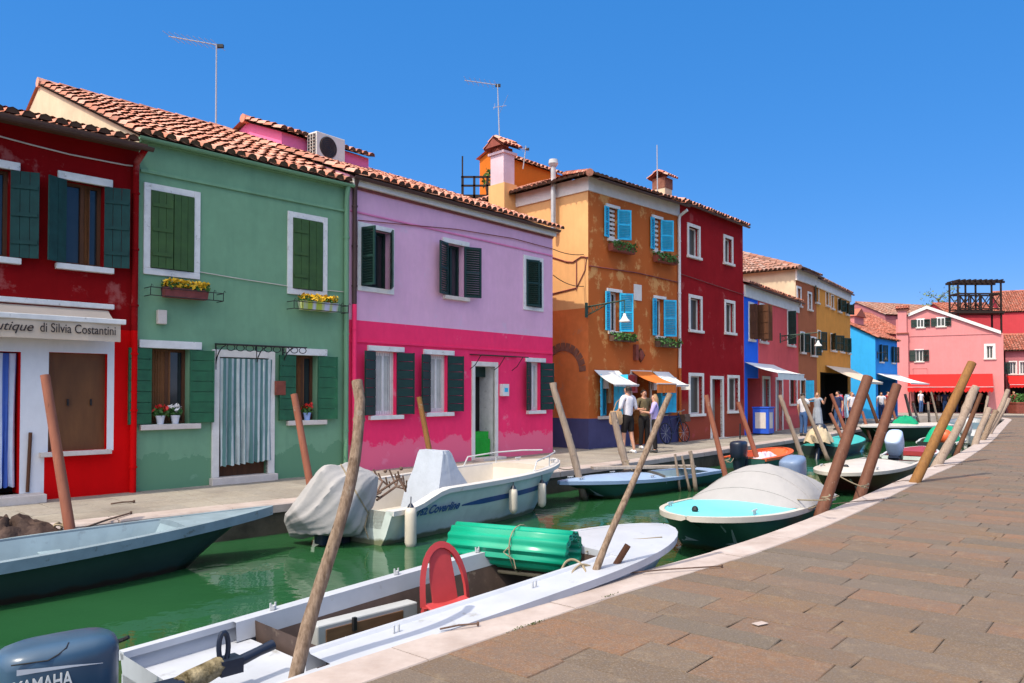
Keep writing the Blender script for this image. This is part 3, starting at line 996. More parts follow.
mb = MB(); mb.box(d[0]-w-.03, d[1]+w+.03, -.12, .24, -.03, .12); mb.build('step', M['sill'], door, False, .01)
M['green_stripe'] = cloth('green_striped_cloth', (.46,.52,.51), .8, (.10,.21,.20), 3.1, .12, .4)
door_curtain(door, d[0]+.0, d[1]+.06, .36, d[3]-.02, -.055, M['green_stripe'], .03, 8, -.06)
# wrought iron bracket above the door
s0, z1 = H.fh(214, 344); s1, _ = H.fh(294, 350)
mb = MB()
mb.tube([(s0,-.04,z1),(s1,-.04,z1)], .016, 6); mb.tube([(s0,-.45,z1-.02),(s1,-.45,z1-.02)], .014, 6)
for s in (s0+.02, (s0+s1)/2, s1-.25):
    mb.tube([(s,-.03,z1),(s,-.45,z1-.02)], .012, 5); mb.tube([(s,-.03,z1-.45),(s,-.03,z1)], .014, 5)
    mb.tube([(s,-.03-.38*(1-math.cos(a)), z1-.42+.38*math.sin(a)) for a in (0,.3,.6,.9,1.2,1.5)], .010, 5)
for k in range(9):
    x = s0 + (s1-s0)*(k+.5)/9
    mb.tube([(x + .075*math.cos(a), -.45, z1-.02-.055+.055*math.sin(a)) for a in [i*.7 for i in range(10)]], .008, 5); mb.tube([(x, -.03, z1), (x, -.45, z1-.02)], .007, 4)
H.child('door_canopy_frame', mb, M['black'], None, True)
b = H.px(273.5, 381, 395, 283); mb = MB(); mb.box(b[0], b[1], -.1, -.002, b[2], b[3]); mb.box(b[0]+.04, b[1]-.04, -.106, -.101, b[3]-.09, b[3]-.07)
H.child('mailbox', mb, M['terracotta'], None, False, .008)
b = H.px(156, 310, 324, 165); mb = MB(); mb.box(b[0], b[1], -.09, -.002, b[2], b[3]); H.child('meter_box', mb, M['sill'], None, False, .01)
H.side_bands = [(5.82, 1)]
H.walls([M['green_wall'], M['cream_wall']], [(9, 0)], ridge=(5.4, 8.12), side=1)
roof = H.gable_roof(5.4, 8.12, .10, .05, .06)
H.gutter(M['green_wall'], roof, .055)
H.band('cornice', 0.01, H.L-.01, H.h-.10, H.h-.02, .07, M['green_wall'])
z0 = H.fh(200, 182)[1]; H.band('string_course', 0.02, H.L-.02, z0-.03, z0+.02, .035, M['green_wall'])
H.pipe(M['green_wall'], H.L - .07, 0, H.z_eave - .3, -.07, .05, True)
H.cable([(H.fh(199,272)[0],-.02,H.fh(199,272)[1]),(H.fh(240,279)[0],-.02,H.fh(240,279)[1]),(H.fh(300,288)[0],-.02,H.fh(300,288)[1]),(H.L-.05,-.02,H.fh(344,292)[1])], M['sill'], .008)

# ---- pink house
M['lilac'] = plaster('lilac_pink_plaster', (.75,.44,.60), (.64,.47,.60), .06, (.66,.34,.55), (.72,.25,.47), -3, .07)
M['hotpink'] = plaster('hot_pink_plaster', (.95,.045,.155), (.86,.24,.34), .055, (.80,.05,.16), (.84,.17,.27), .40, .07)
pB = P(552.7, 452.4)
H = House('pink_house', 'long two storey house, pale lilac above and hot pink below, dark green shutters', 'house', gB.xy + dA*.0 + Vector((.03,.03)), pB.xy, 6.02, 9.5)
PINK = H
zs = H.fh(352, 319.7)[1]
for q, f in (((361, 227, 286, 390), [(-1, 82, .36), (1, 55, .36)]), ((447, 243, 295.5, 463.5), [(-1, 160, .42), (1, 158, .44)]), ((525.5, 259, 306, 540.5), [(-1, 20, .40), (1, 6, .40)])):
    b = H.px(*q)
    flat = q[0] == 447
    H.window(b, 'shut_dark', None if flat else .10, 'white', (.16,.11,0) if flat else None, flat, f, 'shut_dark', 'louvre', None, .24, .18, sill_w=.14)
for q, f in (((374.5, 351, 415.5, 396), [(-1, 158, .42), (1, 160, .40)]), ((429.5, 354.5, 412.5, 447), [(-1, 158, .42), (1, 160, .40)]), ((530, 362, 410.5, 540), [(-1, 155, .38), (1, 160, .40)])):
    b = H.px(*q)
    H.window(b, 'white', None, 'white', (.2,.11,0), True, f, 'shut_dark', 'board', ('curtain_white', [(.05,.95)]), .22, .12, sill_w=.16, sill_mat='white', frame_w=.09)
d = H.px(474.5, 366, 450, 494.5)
H.holes.append((d[0], d[1], .06, d[3], .5, 2))
mb = MB(); mb.box(d[0], d[1], .495, .51, 0, d[3]); door = mb.build('doorway', M['dark'], H.root)
mb = MB(); mb.box(d[0]+.02, d[0]+.06, .08, .49, .1, d[3]-.12); mb.build('door_leaf', M['shut_dark'], door)
mb = MB(); mb.box(d[0], d[1], .3, .35, d[3]-.25, d[3]); mb.build('transom', M['shut_dark'], door)
mb = MB(); w = .11
mb.box(d[0]-w, d[0], -.03, .06, 0, d[3]+w); mb.box(d[1], d[1]+w, -.03, .06, 0, d[3]+w); mb.box(d[0], d[1], -.03, .06, d[3], d[3]+w)
mb.build('door_frame', M['stone_trim'], door, False, .006)
mb = MB(); mb.box(d[0]-.05, d[1]+.05, -.35, .49, -.03, .06); mb.build('step', M['sill'], door, False, .01)
o = empty('shopping_bag', H.loc((d[0]+d[1])/2-.02, .22, .06), H.root.rotation_euler.z); tag(o, 'bright green bag standing in the pink house doorway', 'bag')
M['bag_green'] = cloth('green_bag_plastic', (.015,.32,.03), .5, None, 0, .2, .6)
mb = MB()
mb.loft([[(x*(.26+.02*k)*(1 if abs(y)<1 else 1), y*(.15+.01*k), z) for x, y in ((-1,-1),(0,-1.12),(1,-1),(1.06,0),(1,1),(0,1.1),(-1,1),(-1.06,0))] for k, z in ((0,0),(1,.15),(1.5,.34),(1,.42))]); mb.build('sack', M['bag_green'], o, True)
mb = MB(); mb.loft([[(x*.24, y*.15, z) for x, y in ((-1,-1),(1,-1),(1,1),(-1,1))] for z in (.42,.6)]); mb.build('folded_top', M['bag_green'], o)
b = H.px(499.5, 384, 396, 505.5); mb = MB(); mb.box(b[0], b[1], -.12, -.002, b[2], b[3]); mb.box(b[0]+.05, b[1]-.05, -.125, -.121, b[2]+.1, b[2]+.2, 1)
H.child('mailbox', mb, [M['white'], M['shut_blue']], None, False, .006)
s0, z1 = H.fh(469, 354.5); s1, _ = H.fh(516, 359); mb = MB()
mb.tube([(s0,-.03,z1),(s1,-.03,z1)], .014, 5); mb.tube([(s0,-.4,z1-.02),(s1,-.4,z1-.02)], .014, 5)
for s in (s0, (s0+s1)/2, s1-.2):
    mb.tube([(s,-.03,z1),(s,-.4,z1-.02)], .010, 5); mb.tube([(s,-.03,z1-.35),(s,-.2,z1-.25),(s,-.38,z1-.03)], .010, 5)
H.child('door_canopy_frame', mb, M['black'], None, True)
H.walls([M['lilac'], M['hotpink'], M['white']], [(zs, 1), (9, 0)], ridge=(4.7, 7.85))
roof = H.gable_roof(4.7, 7.85, .16, .05, .34)
H.gutter(M['gutter_dark'], roof, .06)
H.band('cornice', .02, H.L+.02, H.h-.22, H.h-.08, .12, M['stone_trim'])
H.band('cornice_moulding', .02, H.L-.01, H.h-.27, H.h-.225, .05, M['brick_box'])
M['dusk_pink'] = plaster('dusky_moulding_plaster', (.74,.24,.44), None)
z0 = H.fh(400, 221.8)[1]; H.band('string_course', .02, H.L-.02, z0-.018, z0+.018, .025, M['dusk_pink'])
z0 = H.fh(400, 343.5)[1]; H.band('string_course', .02, H.L-.02, z0-.03, z0+.02, .03, M['hotpink'])
H.pipe(M['gutter_dark'], .08, 3.4, H.z_eave-.3, -.07, .05, True)
H.pipe(M['hotpink'], .08, 0, 3.39, -.07, .05, False)
H.cable([(.2,-.03,H.h-.9),(H.L*.45,-.03,H.h-.62),(H.L*.75,-.03,H.h-.52),(H.L,-.03,H.h-.55)], M['brick_box'], .010)
# ---- orange shop house
M['orange'] = plaster('orange_plaster', (.60,.235,.045), (.68,.36,.13), .13, (.36,.10,.022), (.46,.105,.03), 3.0, .16)
M['orange_side'] = plaster('pale_orange_plaster', (.72,.40,.17), None, 0, None, None, 0, .06)  # sunlit look of the side wall put into a lighter orange
M['orange_side_low'] = plaster('reddish_weathered_plaster', (.62,.18,.055), (.42,.19,.11), .08, None, (.45,.14,.06), .5, .2)  # pink house's shadow on the side wall painted in, with weathered patches
M['navy'] = plaster('navy_plinth_plaster', (.075,.075,.17), srgb(80,92,135), .0, None, None, 0, .15)
oA = P(588.6, 449.2); oB = P(679.3, 441.8)
H = House('orange_house', 'tall orange shop house with navy plinth, sky blue shutters and small awnings', 'house', oA.xy, oB.xy, 7.78, 8.5)
ORANGE = H
zp = H.fh(588, 418.8)[1]
wins = [((608, 207, 238, 615.5), 'bars'), ((653.5, 218, 250, 659), 'bars'), ((609, 291.5, 331, 617.5), ''), ((655.5, 298.5, 336, 662), '')]
for q, k in wins:
    b = H.px(*q)
    b = (b[0], b[1]+.06, b[2], b[3])
    H.window(b, 'white', None, 'white', (.12,.09,0), True, [(-1, 168, .26), (1, 150, .44)], 'shut_blue', 'louvre', None, .2, .15, bars=bool(k), sill_mat='stone_trim')
for q, lab in (((606, 238, 251, 629), 'upper left window of the orange house'), ((651, 250, 262, 671), 'upper right window of the orange house'),
               ((607, 331, 341, 630), 'lower left window of the orange house'), ((653, 336, 347, 674), 'lower right window of the orange house')):
    b = H.px(*q)
    flower_box(H, b, ('bushy green' if 'upper' in lab else 'dry brownish green') + ' planter under the ' + lab, 'planters of the orange house', M['terracotta'] if 'upper' in lab else M['rust'], None, False, 0, .2, True)
b = H.px(602, 374, 416, 613)
sh_l = b
H.window(b, 'shut_blue', None, 'white', None, True, [(-1, 150, .36), (1, 120, .42)], 'shut_blue', 'plank', None, .3, .27, mull=False, sill_w=.2)
b2 = H.px(657, 377, 413, 664)
H.window(b2, 'shut_blue', None, 'white', None, True, [(-1, 120, .3), (1, 150, .4)], 'shut_blue', 'plank', None, .3, .27, mull=False, sill_w=.1, name='window')
d = H.px(631.5, 372, 446, 650)
H.holes.append((d[0], d[1], .02, d[3], .7))
mb = MB(); mb.box(d[0], d[1], .69, .71, 0, d[3]); door = mb.build('doorway', M['dark'], H.root)
mb = MB(); mb.box(d[0]-.06, d[0], -.03, .05, 0, d[3]+.06); mb.box(d[1], d[1]+.06, -.03, .05, 0, d[3]+.06); mb.box(d[0], d[1], -.03, .05, d[3], d[3]+.06); mb.build('door_frame', M['stone_trim'], door)
M['awn_white'] = cloth('white_awning_cloth', (.68,.68,.66), .8, None, 0, .05, .15)
M['awn_orange'] = cloth('orange_awning_cloth', (.62,.17,.035), .8, None, 0, .08, .15)
t0 = H.fh(593.5, 370); t1 = H.fh(618, 371)
awning(H.root, 'awning', (t0[0], -.03, t0[1]), (t1[0], -.03, t0[1]), (t0[0], -.75, t0[1]-.42), (t1[0], -.75, t0[1]-.42), M['awn_white'], .05, 'galv', 8, arms=False)
t0 = H.fh(630.5, 371); t1 = H.fh(650, 372)
awning(H.root, 'awning', (t0[0], -.03, t0[1]), (t1[0]-.0, -.03, t0[1]), (t0[0], -.95, t0[1]-.38), (t1[0], -.95, t0[1]-.38), M['awn_orange'], .28, 'galv', 8, arms=False)
t0 = H.fh(652, 371.5); t1 = H.fh(668, 372.5)
awning(H.root, 'awning', (t0[0], -.03, t0[1]), (t1[0], -.03, t0[1]), (t0[0], -.75, t0[1]-.42), (t1[0], -.75, t0[1]-.42), M['awn_white'], .05, 'galv', 8, arms=False)
b = H.px(633.5, 284, 300, 641); mb = MB(); mb.box(b[0], b[1], -.03, -.001, b[2], b[3]); H.child('stone_plaque', mb, M['stone_trim'], None, False, .006)
b = H.px(636, 348, 362, 644); mb = MB()
mb.prism([((b[0]+b[1])/2, -.05, b[2]), (b[1], -.05, (b[2]+b[3])/2), ((b[0]+b[1])/2, -.05, b[3]), (b[0], -.05, (b[2]+b[3])/2)], (0,.05,0), 0)
mb.box(b[0]-.16, b[0]-.02, -.12, -.001, b[2]+.05, b[3]+.1, 1); mb.ball(((b[0]+b[1])/2, -.06, (b[2]+b[3])/2), .13, .04, .16, 10, 1)
H.child('wall_shrine', mb, [M['brown_wood'], M['terracotta']])
s = H.fh(684, 388); mb = MB(); mb.box(H.L-.02, H.L+.03, -.02, 0, s[1]-.05, s[1]+.05); mb.box(H.L-.06, H.L-.03, -.45, -.02, s[1]-.06, s[1]+.12, 1)
H.child('projecting_sign', mb, [M['black'], M['white']])
zside = 4.02  # upper edge of the painted alley shadow
H.side_bands = [(zp, 3), (zside - .0, 2), (9, 1)]
H.walls([M['orange'], M['orange_side'], M['orange_side_low'], M['navy']], [(zp, 3), (9, 0)])
roof = H.hip_roof(4.0, 9.25, .36, 3.6, 'tile')
mb = MB(); mb.box(-.05, H.L, -.055, -.002, H.h-.42, H.h-.02); mb.box(-.055, -.002, -.002, H.D, H.h-.42, H.h-.02); H.child('cornice', mb, M['stone_trim'])
H.gutter(M['gutter_dark'], roof, .05)
H.pipe(M['white'], H.L - .06, 2.4, H.z_eave - .45, -.07, .05, True)
H.pipe(M['orange'], H.L - .06, .0, 2.39, -.07, .05, False)
zc = H.fh(600, 268)[1]
H.cable([(0,-.03,zc),(H.L*.5,-.03,zc+.05),(H.L,-.03,zc-.02)], M['brick_box'], .018)
# things on its side wall (the wall x = 0, going inwards): flue, chimney, cable, brick arch
tf = 1.15
mb = MB(); zf0 = 6.35; mb.tube([(0, tf, zf0), (-.2, tf, zf0), (-.2, tf, 8.25)], .075, 12); mb.tube([(-.2, tf, 8.25), (-.2, tf, 8.33), (-.2, tf, 8.45)], [.10,.15,.13], 12)
H.child('flue_pipe', mb, M['galv'], None, True)
mb = MB(); y0, y1 = 2.85, 3.55
mb.box(-.55, -.002, y0, y1, 0, 8.05, 0); ch = mb.build('chimney', [M['orange_side'], M['lilac']], H.root)
M['chimney_lilac'] = plaster('chimney_lilac_plaster', srgb(205,182,190), None)
mb = MB(); mb.box(-.52, -.05, y0+.06, y1-.06, 8.05, 8.98); mb.box(-.58, .02, y0, y1, 8.98, 9.05); mb.build('chimney_shaft', M['chimney_lilac'], ch)
mb = MB(); mb.box(-.50, -.07, y0+.12, y1-.12, 9.05, 9.2, 1)
roof_quad(mb, (-.68, y0-.10, 9.18), (.12, y0-.10, 9.18), (.12, (y0+y1)/2, 9.52), (-.68, (y0+y1)/2, 9.52), 5, 2, .09)
roof_quad(mb, (.12, y1+.10, 9.18), (-.68, y1+.10, 9.18), (-.68, (y0+y1)/2, 9.52), (.12, (y0+y1)/2, 9.52), 5, 2, .09)
mb.poly([(-.7, y0, 9.18), (-.7, y1, 9.18), (-.7, (y0+y1)/2, 9.45)], 1)
mb.build('chimney_cap', [M['tile'], M['terracotta']], ch)
mb = MB(); mb.tube([(-.02,0,5.45),(-.02,.25,5.5),(-.02,.55,5.38),(-.02,.8,5.42),(-.02,1.7,5.75)], .018, 6); mb.tube([(-.02,.42,5.45),(-.02,.42,4.55)], .016, 6); mb.tube([(-.02,.05,5.45),(-.02,.1,5.1),(-.02,.42,4.62)], .014, 6); mb.tube([(-.02,.42,4.62),(-.02,1.7,4.5)], .018, 6)
H.child('cable', mb, M['brick_box'], None, True)
# slack wires crossing the alley from the lilac wall
mb = MB(); pl_ = lambda w: PINK.root.matrix_basis.inverted() @ w
for dz_, sg in ((.55, .10), (1.25, .16)):
    a_ = Vector((PINK.L, -.02, PINK.h - dz_)); b_2 = pl_(ORANGE.loc(-.02, .15, 5.55 - (dz_-.55)*1.3)); mb.tube([a_.lerp(b_2, i/8) - Vector((0,0,sg*4*(i/8)*(1-i/8)*.6)) for i in range(9)], .012, 5)
mb.build('alley_wire', M['black'], PINK.root, True)
M['brick'] = stone('old_brick', (.16,.06,.04), (.26,.12,.08), 6, .9, .6)
mb = MB()
for k in range(13):
    a = math.pi*(k+.5)/13; mb.T = Matrix.Translation((-.012, .95, 2.2)) @ Matrix.Rotation(a - math.pi/2, 4, 'X')
    mb.box(-.004, .010, -.078, .078, .62, .86)
mb.T = None
H.child('brick_arch', mb, M['brick'])

# ---- dark red house
M['dred'] = plaster('deep_red_plaster', (.31,.0125,.016), (.40,.075,.07), .07, (.20,.010,.014), (.30,.07,.04), 1.25, .14)
dB = P(744, 435.3)
H = House('deep_red_house', 'tall deep red house with six pale framed windows and a narrow door', 'house', oB.xy + Vector((.02,.02)), dB.xy, 7.86, 8)
M['pane_grey'] = glass_mat('grey_curtained_glass', (.05,.055,.045), .3)
for q in ((688.5, 226, 255, 698.5), (724.5, 237.5, 262, 731.5), (690, 297.5, 329.5, 700.5), (725.5, 302.5, 332, 733.5), (690, 376, 414, 702), (728.5, 378, 411, 738)):
    b = H.px(*q); H.window(b, 'white', .11, 'stone_trim', None, True, None, None, 'plank', None, .18, .14, pane_mat='pane_grey', sill_w=.03, sill_mat='stone_trim', mull=False, frame_w=.035)
d = H.px(711.5, 379, 432, 722)
H.holes.append((d[0], d[1], .02, d[3], .3))
M['grey_door'] = paint('grey_door_paint', (.26,.25,.23), .6)
mb = MB(); mb.box(d[0], d[0]+(d[1]-d[0])*.5, .28, .31, 0, d[3], 0); mb.box(d[0]+(d[1]-d[0])*.5, d[1], .28, .31, 0, d[3], 1); door = mb.build('door', [M['dark'], M['grey_door']], H.root)
mb = MB(); w = .11; mb.box(d[0]-w, d[0], -.03, .06, 0, d[3]+w); mb.box(d[1], d[1]+w, -.03, .06, 0, d[3]+w); mb.box(d[0], d[1], -.03, .06, d[3], d[3]+w); mb.build('door_frame', M['stone_trim'], door)
mb = MB(); mb.box(d[0]-.1, d[1]+.1, -.25, .27, -.03, .02); mb.build('step', M['sill'], door)
H.walls([M['dred']], [(9, 0)], ridge=(4, 9.2))
roof = H.gable_roof(4, 9.2, .2, .03, .25)
H.gutter(M['gutter_dark'], roof, .05)
zc = H.fh(710, 284)[1]; H.cable([(0,-.03,zc+.1),(H.L,-.03,zc-.12)], M['brick_box'], .014)
# chimney standing on the roof near the party wall
mb = MB(); cx, cy = 1.25, 1.3
mb.box(cx-.24, cx+.24, cy-.24, cy+.24, 8.0, 8.72, 0); mb.box(cx-.26, cx+.26, cy-.26, cy+.26, 8.72, 9.08, 1)
ch = mb.build('chimney', [M['cream_wall'], M['brick']], roof)
mb = MB(); roof_quad(mb, (cx-.38, cy-.38, 9.08), (cx+.38, cy-.38, 9.08), (cx+.38, cy, 9.32), (cx-.38, cy, 9.32), 5, 2, .09); roof_quad(mb, (cx+.38, cy+.38, 9.08), (cx-.38, cy+.38, 9.08), (cx-.38, cy, 9.32), (cx+.38, cy, 9.32), 5, 2, .09)
mb.build('chimney_cap', [M['tile'], M['terracotta']], ch)

# ---- narrow blue front and rose house (one low roof)
M['royal'] = plaster('royal_blue_plaster', (.025,.14,.72), None, 0, None, None, 0, .06)
M['rose'] = plaster('rose_plaster', (.66,.105,.105), None, .0, None, srgb(180,85,85), .5, .08)
rB = P(799, 427.6)
H = House('rose_house', 'low rose house with a royal blue end strip and a long white awning', 'house', dB.xy + Vector((.03,.03)), rB.xy, 5.72, 8)
sb = H.fh(758, 330)[0]
for q, f in (((749, 304, 339, 753), [(-1, 95, .3), (1, 80, .62)]), ((760, 305, 341, 766), [(-1, 60, .45)]), ((787.5, 311, 344.5, 793.5), [(-1, 95, .35)])):
    b = H.px(*q); H.window(b, 'white', .09, 'white', None, True, f, 'brown_wood' if q[0] < 770 else 'shut_dark', 'plank', None, .2, .15)
d = H.px(747.5, 378, 432, 761); H.holes.append((d[0], d[1], .02, d[3], .6))
mb = MB(); mb.box(d[0], d[1], .59, .61, 0, d[3]); mb.build('doorway', M['dark'], H.root)
for q in ((763, 379, 430.5, 769), (776, 380, 429.5, 782)):
    d = H.px(*q); H.holes.append((d[0], d[1], .02, d[3], .15))
    mb = MB(); mb.box(d[0], d[1], .12, .15, .0, d[3]); door = mb.build('door', M['grey_door'], H.root)
    mb = MB(); w = .12; mb.box(d[0]-w, d[0], -.03, .06, 0, d[3]+w); mb.box(d[1], d[1]+w, -.03, .06, 0, d[3]+w); mb.box(d[0], d[1], -.03, .06, d[3], d[3]+w); mb.build('door_frame', M['stone_trim'], door)
b = H.px(789.5, 375, 404, 796.5); H.window(b, 'brown_wood', .08, 'white', None, True, None, None, 'plank', None, .2, .15)
t0 = H.fh(744, 362); t1 = H.fh(772, 363)
awning(H.root, 'awning', (t0[0], -.03, t0[1]), (t1[0]+.1, -.03, t0[1]), (t0[0], -1.25, t0[1]-.42), (t1[0]+.1, -1.25, t0[1]-.42), M['awn_white'], .24, 'galv', 8, arms=False)
H.two = [(0, sb, -.05, 5.4, 1)]
H.walls([M['rose'], M['royal']], [(9, 0)], ridge=(4, 7.1))
roof = H.gable_roof(4, 7.1, .22, .02, .2, 'tile')
H.gutter(M['gutter_dark'], roof, .05)
mb = MB(); mb.box(.02, H.L+.02, -.06, -.002, H.h-.5, H.h-.06); H.child('cornice', mb, M['stone_trim'])
ROSE = H

# ---- brown house with a hipped roof
M['brown_wall'] = plaster('brown_plaster', (.40,.13,.06), None, 0, None, None, 0, .1)
def ray_dir(A, d, u):
    """point where the line A + d t meets image column u"""
    k = (u - CX)/F
    t = (A.x - k*A.y)/(k*d.y - d.x)
    return A + d*t
bA = rB.xy + Vector((.02,.03)) - Vector((.61,.79))*.35
bB = ray_dir(rB.xy, Vector((.61,.79)), 817)
H = House('brown_house', 'tall narrow brown house with white cornice and hipped old tile roof', 'house', bA, bB, 7.25, 9)
for q in ((797, 288, 305, 800.3), (808, 293.5, 309, 811)):
    b = H.px(*q); H.window(b, 'white', .10, 'white', None, True, None, None, 'plank', None, .2, .12, pane_mat='pane_grey', mull=False, frame_w=.03)
for q in ((800.5, 333, 352, 804), (811, 338, 355, 815.5)):
    b = H.px(*q); H.window(b, 'shut_dark', .08, 'white', None, True, [(-1, 150, .4), (1, 160, .4)], 'shut_dark', 'louvre', None, .2, .15)
b = H.px(800.5, 380, 402, 805); H.window(b, 'shut_dark', .08, 'white', None, True, [(1, 130, .4)], 'shut_blue', 'plank')
d = H.px(807, 380, 427, 813); H.holes.append((d[0], d[1], .02, d[3], .5)); mb = MB(); mb.box(d[0], d[1], .49, .51, 0, d[3]); mb.build('doorway', M['dark'], H.root)
H.side_bands = [(9, 1)]
H.walls([M['brown_wall'], M['cream_wall']], [(9, 0)])
roof = H.hip_roof(4.3, 8.9, .3, 3.4, 'tile_old')
H.gutter(M['gutter_dark'], roof, .06)
mb = MB(); mb.box(-.04, H.L, -.08, -.002, H.h-.55, H.h-.02); H.child('cornice', mb, M['stone_trim'])

# ---- ochre house
M['ochre'] = plaster('ochre_plaster', (.72,.30,.062), (.60,.25,.07), .03, None, srgb(176,125,62), .5, .1)
cA = bB + Vector((.02,.03)); cB = ray_dir(cA, Vector((.57,.82)), 850.8)
H = House('ochre_house', 'tall ochre house with dark green shutters and a cream shop awning', 'house', cA, cB, 7.15, 8)
for q, f in (((816, 286, 302, 818), [(-1,170,.3)]), ((826, 292, 305, 828), None), ((831.3, 295.5, 308, 833), None), ((838, 299, 311, 840), [(-1,150,.45),(1,150,.4)]), ((846, 303.5, 314, 847.5), [(-1,150,.45),(1,150,.45)]),
             ((818, 331, 350, 820), [(1,160,.5)]), ((831, 334, 350, 835), [(-1,150,.7),(1,150,.6)]), ((840.5, 337, 351.5, 843), [(1,150,.5)]), ((847.8, 339, 353, 849.3), [(-1,150,.5)])):
    b = H.px(*q); b = (b[0]-.08, b[1]+.08, b[2], b[3]); H.window(b, 'shut_dark', .05, 'stone_trim', None, True, f, 'shut_dark', 'louvre', None, .2, .15, mull=False, frame_w=.03, pane_mat='dark')
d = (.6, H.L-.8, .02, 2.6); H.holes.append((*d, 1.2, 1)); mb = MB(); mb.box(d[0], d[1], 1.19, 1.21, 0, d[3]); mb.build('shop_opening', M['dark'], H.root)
awning(H.root, 'awning', (1.6, -.03, 2.95), (H.L-.3, -.03, 2.95), (1.6, -1.7, 2.15), (H.L-.3, -1.7, 2.15), M['cream'], .12, 'white', 8, arms=False)
H.walls([M['ochre'], M['dark']], [(9, 0)], ridge=(4, 8.3), side=0)
roof = H.gable_roof(4, 8.3, .15, .02, .12, 'tile_old')
H.gutter(M['gutter_dark'], roof, .06)
mb = MB(); mb.box(.02, H.L-.01, -.08, -.002, H.h-.45, H.h-.03); H.child('cornice', mb, M['stone_trim'])
OCHRE = H
# goods displayed under the cream awning
M['cl_red'] = cloth('red_garment', (.55,.03,.04)); M['cl_blue'] = cloth('light_blue_garment', (.35,.55,.72)); M['cl_white'] = cloth('white_garment', (.72,.68,.70)); M['cl_pink'] = cloth('pink_garment', (.65,.25,.35))
def rack_at(Hs, s, y, label, mats):
    o = empty('clothes_rack', Hs.loc(s, y, 0), Hs.root.rotation_euler.z); tag(o, label, 'clothes rack', 'racks of clothes below the cream awning')
    mb = MB(); mb.tube([(-.5,0,1.5),(.5,0,1.5)], .015, 6)
    for x in (-.48,.48): mb.tube([(x,0,0),(x,0,1.5)], .015, 6); mb.tube([(x,-.25,.02),(x,.25,.02)], .015, 6)
    mb.build('rail', M['galv'], o, True)
    for i, m in enumerate(mats):
        x = -.4 + .8*(i+.5)/len(mats); w = .36/len(mats)*1.0
        mb = MB(); mb.loft([[(x+xx*w*k, yy*.09*k2, z) for xx, yy in ((-1,-1),(0,-1.3),(1,-1),(1,1),(0,1.3),(-1,1))] for k, k2, z in ((1.1,1.2,.35+.1*(i%2)),(1,1,.8),(.95,1,1.2),(1.1,.8,1.38),(.3,.5,1.48))])
        mb.build('garment', M[m], o, True)
    return o
rack_at(OCHRE, 0.9, -.85, 'clothes rack with red garments under the cream awning', ['cl_red', 'cl_pink', 'cl_red'])
rack_at(OCHRE, 2.1, -.95, 'clothes rack with pale blue garments under the cream awning', ['cl_blue', 'cl_white', 'cl_blue'])
rack_at(OCHRE, 3.3, -.95, 'clothes rack with white garments under the cream awning', ['cl_white', 'cl_pink', 'cl_white'])

# ---- light blue corner house
M['cyan_wall'] = plaster('sky_blue_plaster', (.044,.385,.78), None, 0, None, None, 0, .05)  # sunlit face: its brightness is put into the blue
M['cyan_wall2'] = plaster('mid_blue_plaster', (.04,.26,.70), None, 0, None, None, 0, .08)  # darker copy of the same blue, front's shade put into the colour
eA = P(876, 418.8).xy; dE = Vector((.65,.76)); eB = ray_dir(eA, dE, 897.5)
H = House('sky_blue_house', 'sky blue corner house with orange tiled roof beside the ochre house', 'house', eA, eB, 4.95, 8)
for q in ((879.5, 344.5, 361.5, 883), (891.5, 346.5, 362.5, 894.5)):
    b = H.px(*q); H.window(b, 'shut_dark', .0, 'white', None, True, [(-1,150,.4),(1,150,.35)], 'shut_dark', 'louvre', None, .2, .15)
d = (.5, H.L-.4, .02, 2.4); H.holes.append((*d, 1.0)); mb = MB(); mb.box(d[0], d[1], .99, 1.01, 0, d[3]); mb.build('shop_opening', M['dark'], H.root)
awning(H.root, 'awning', (.2, -.03, 2.75), (H.L-.1, -.03, 2.75), (.2, -1.9, 2.15), (H.L-.1, -1.9, 2.15), M['awn_white'], .08, 'galv', 8, arms=False)
H.side_bands = [(9, 1)]
H.walls([M['cyan_wall2'], M['cyan_wall']], [(9, 0)], ridge=(4.2, 7.25))
roof = H.gable_roof(4.2, 7.25, .18, .12, .1, 'tile_far')
# pink dormer on its roof
M['pink_far'] = plaster('salmon_pink_plaster', (.62,.24,.235), None, 0, srgb(230,145,150), None, 0, .05)
mb = MB(); mb.box(1.0, 2.9, 1.5, 3.9, 5.4, 6.45, 0); mb.box(-.0, .0, 0,0,0,0,1) if False else mb.box(.985, .995, 1.75, 3.3, 5.75, 6.3, 1)
mb.prism([(.9,1.35,6.4),(3.0,1.35,6.4),(1.95,1.35,6.95)], (0,2.6,0), 2)
mb.build('dormer', [M['pink_far'], M['dark'], M['tile_far']], roof)
CYAN = H

# ---- salmon pink house facing down the canal
yl, yr = 62.0, 58.4
fA = Vector(((896.5-CX)/F*yl, yl)); fB = Vector(((1004-CX)/F*yr, yr))
H = House('salmon_house', 'salmon pink gabled house with a long red awning facing down the canal', 'house', fA, fB, 5.9, 9, 'houses round the end of the canal')
SALMON = H
L = H.L
def zpx(u, v): return H.fh(u, v)
ap = H.fh(927, 308); le = H.fh(909, 316); re = H.fh(1000, 333.5)
mb = MB(); 
for q, f in (((917, 319.5, 327.5, 924), True), ((937, 318, 326.5, 945), True), ((915.5, 350, 361.5, 923), True), ((986.5, 346, 358.5, 993), False)):
    b = H.px(*q)
    H.window(b, 'white', .06 if f else .16, 'white', None, True, [(-1,175,.42),(1,175,.42)] if f else None, 'shut_dark', 'louvre', None, .2, -.035 if b[2] > 5.9 else .12, pane_mat='pane_grey', hole=b[2] < 5.9)
zb = H.fh(960, 374)[1]
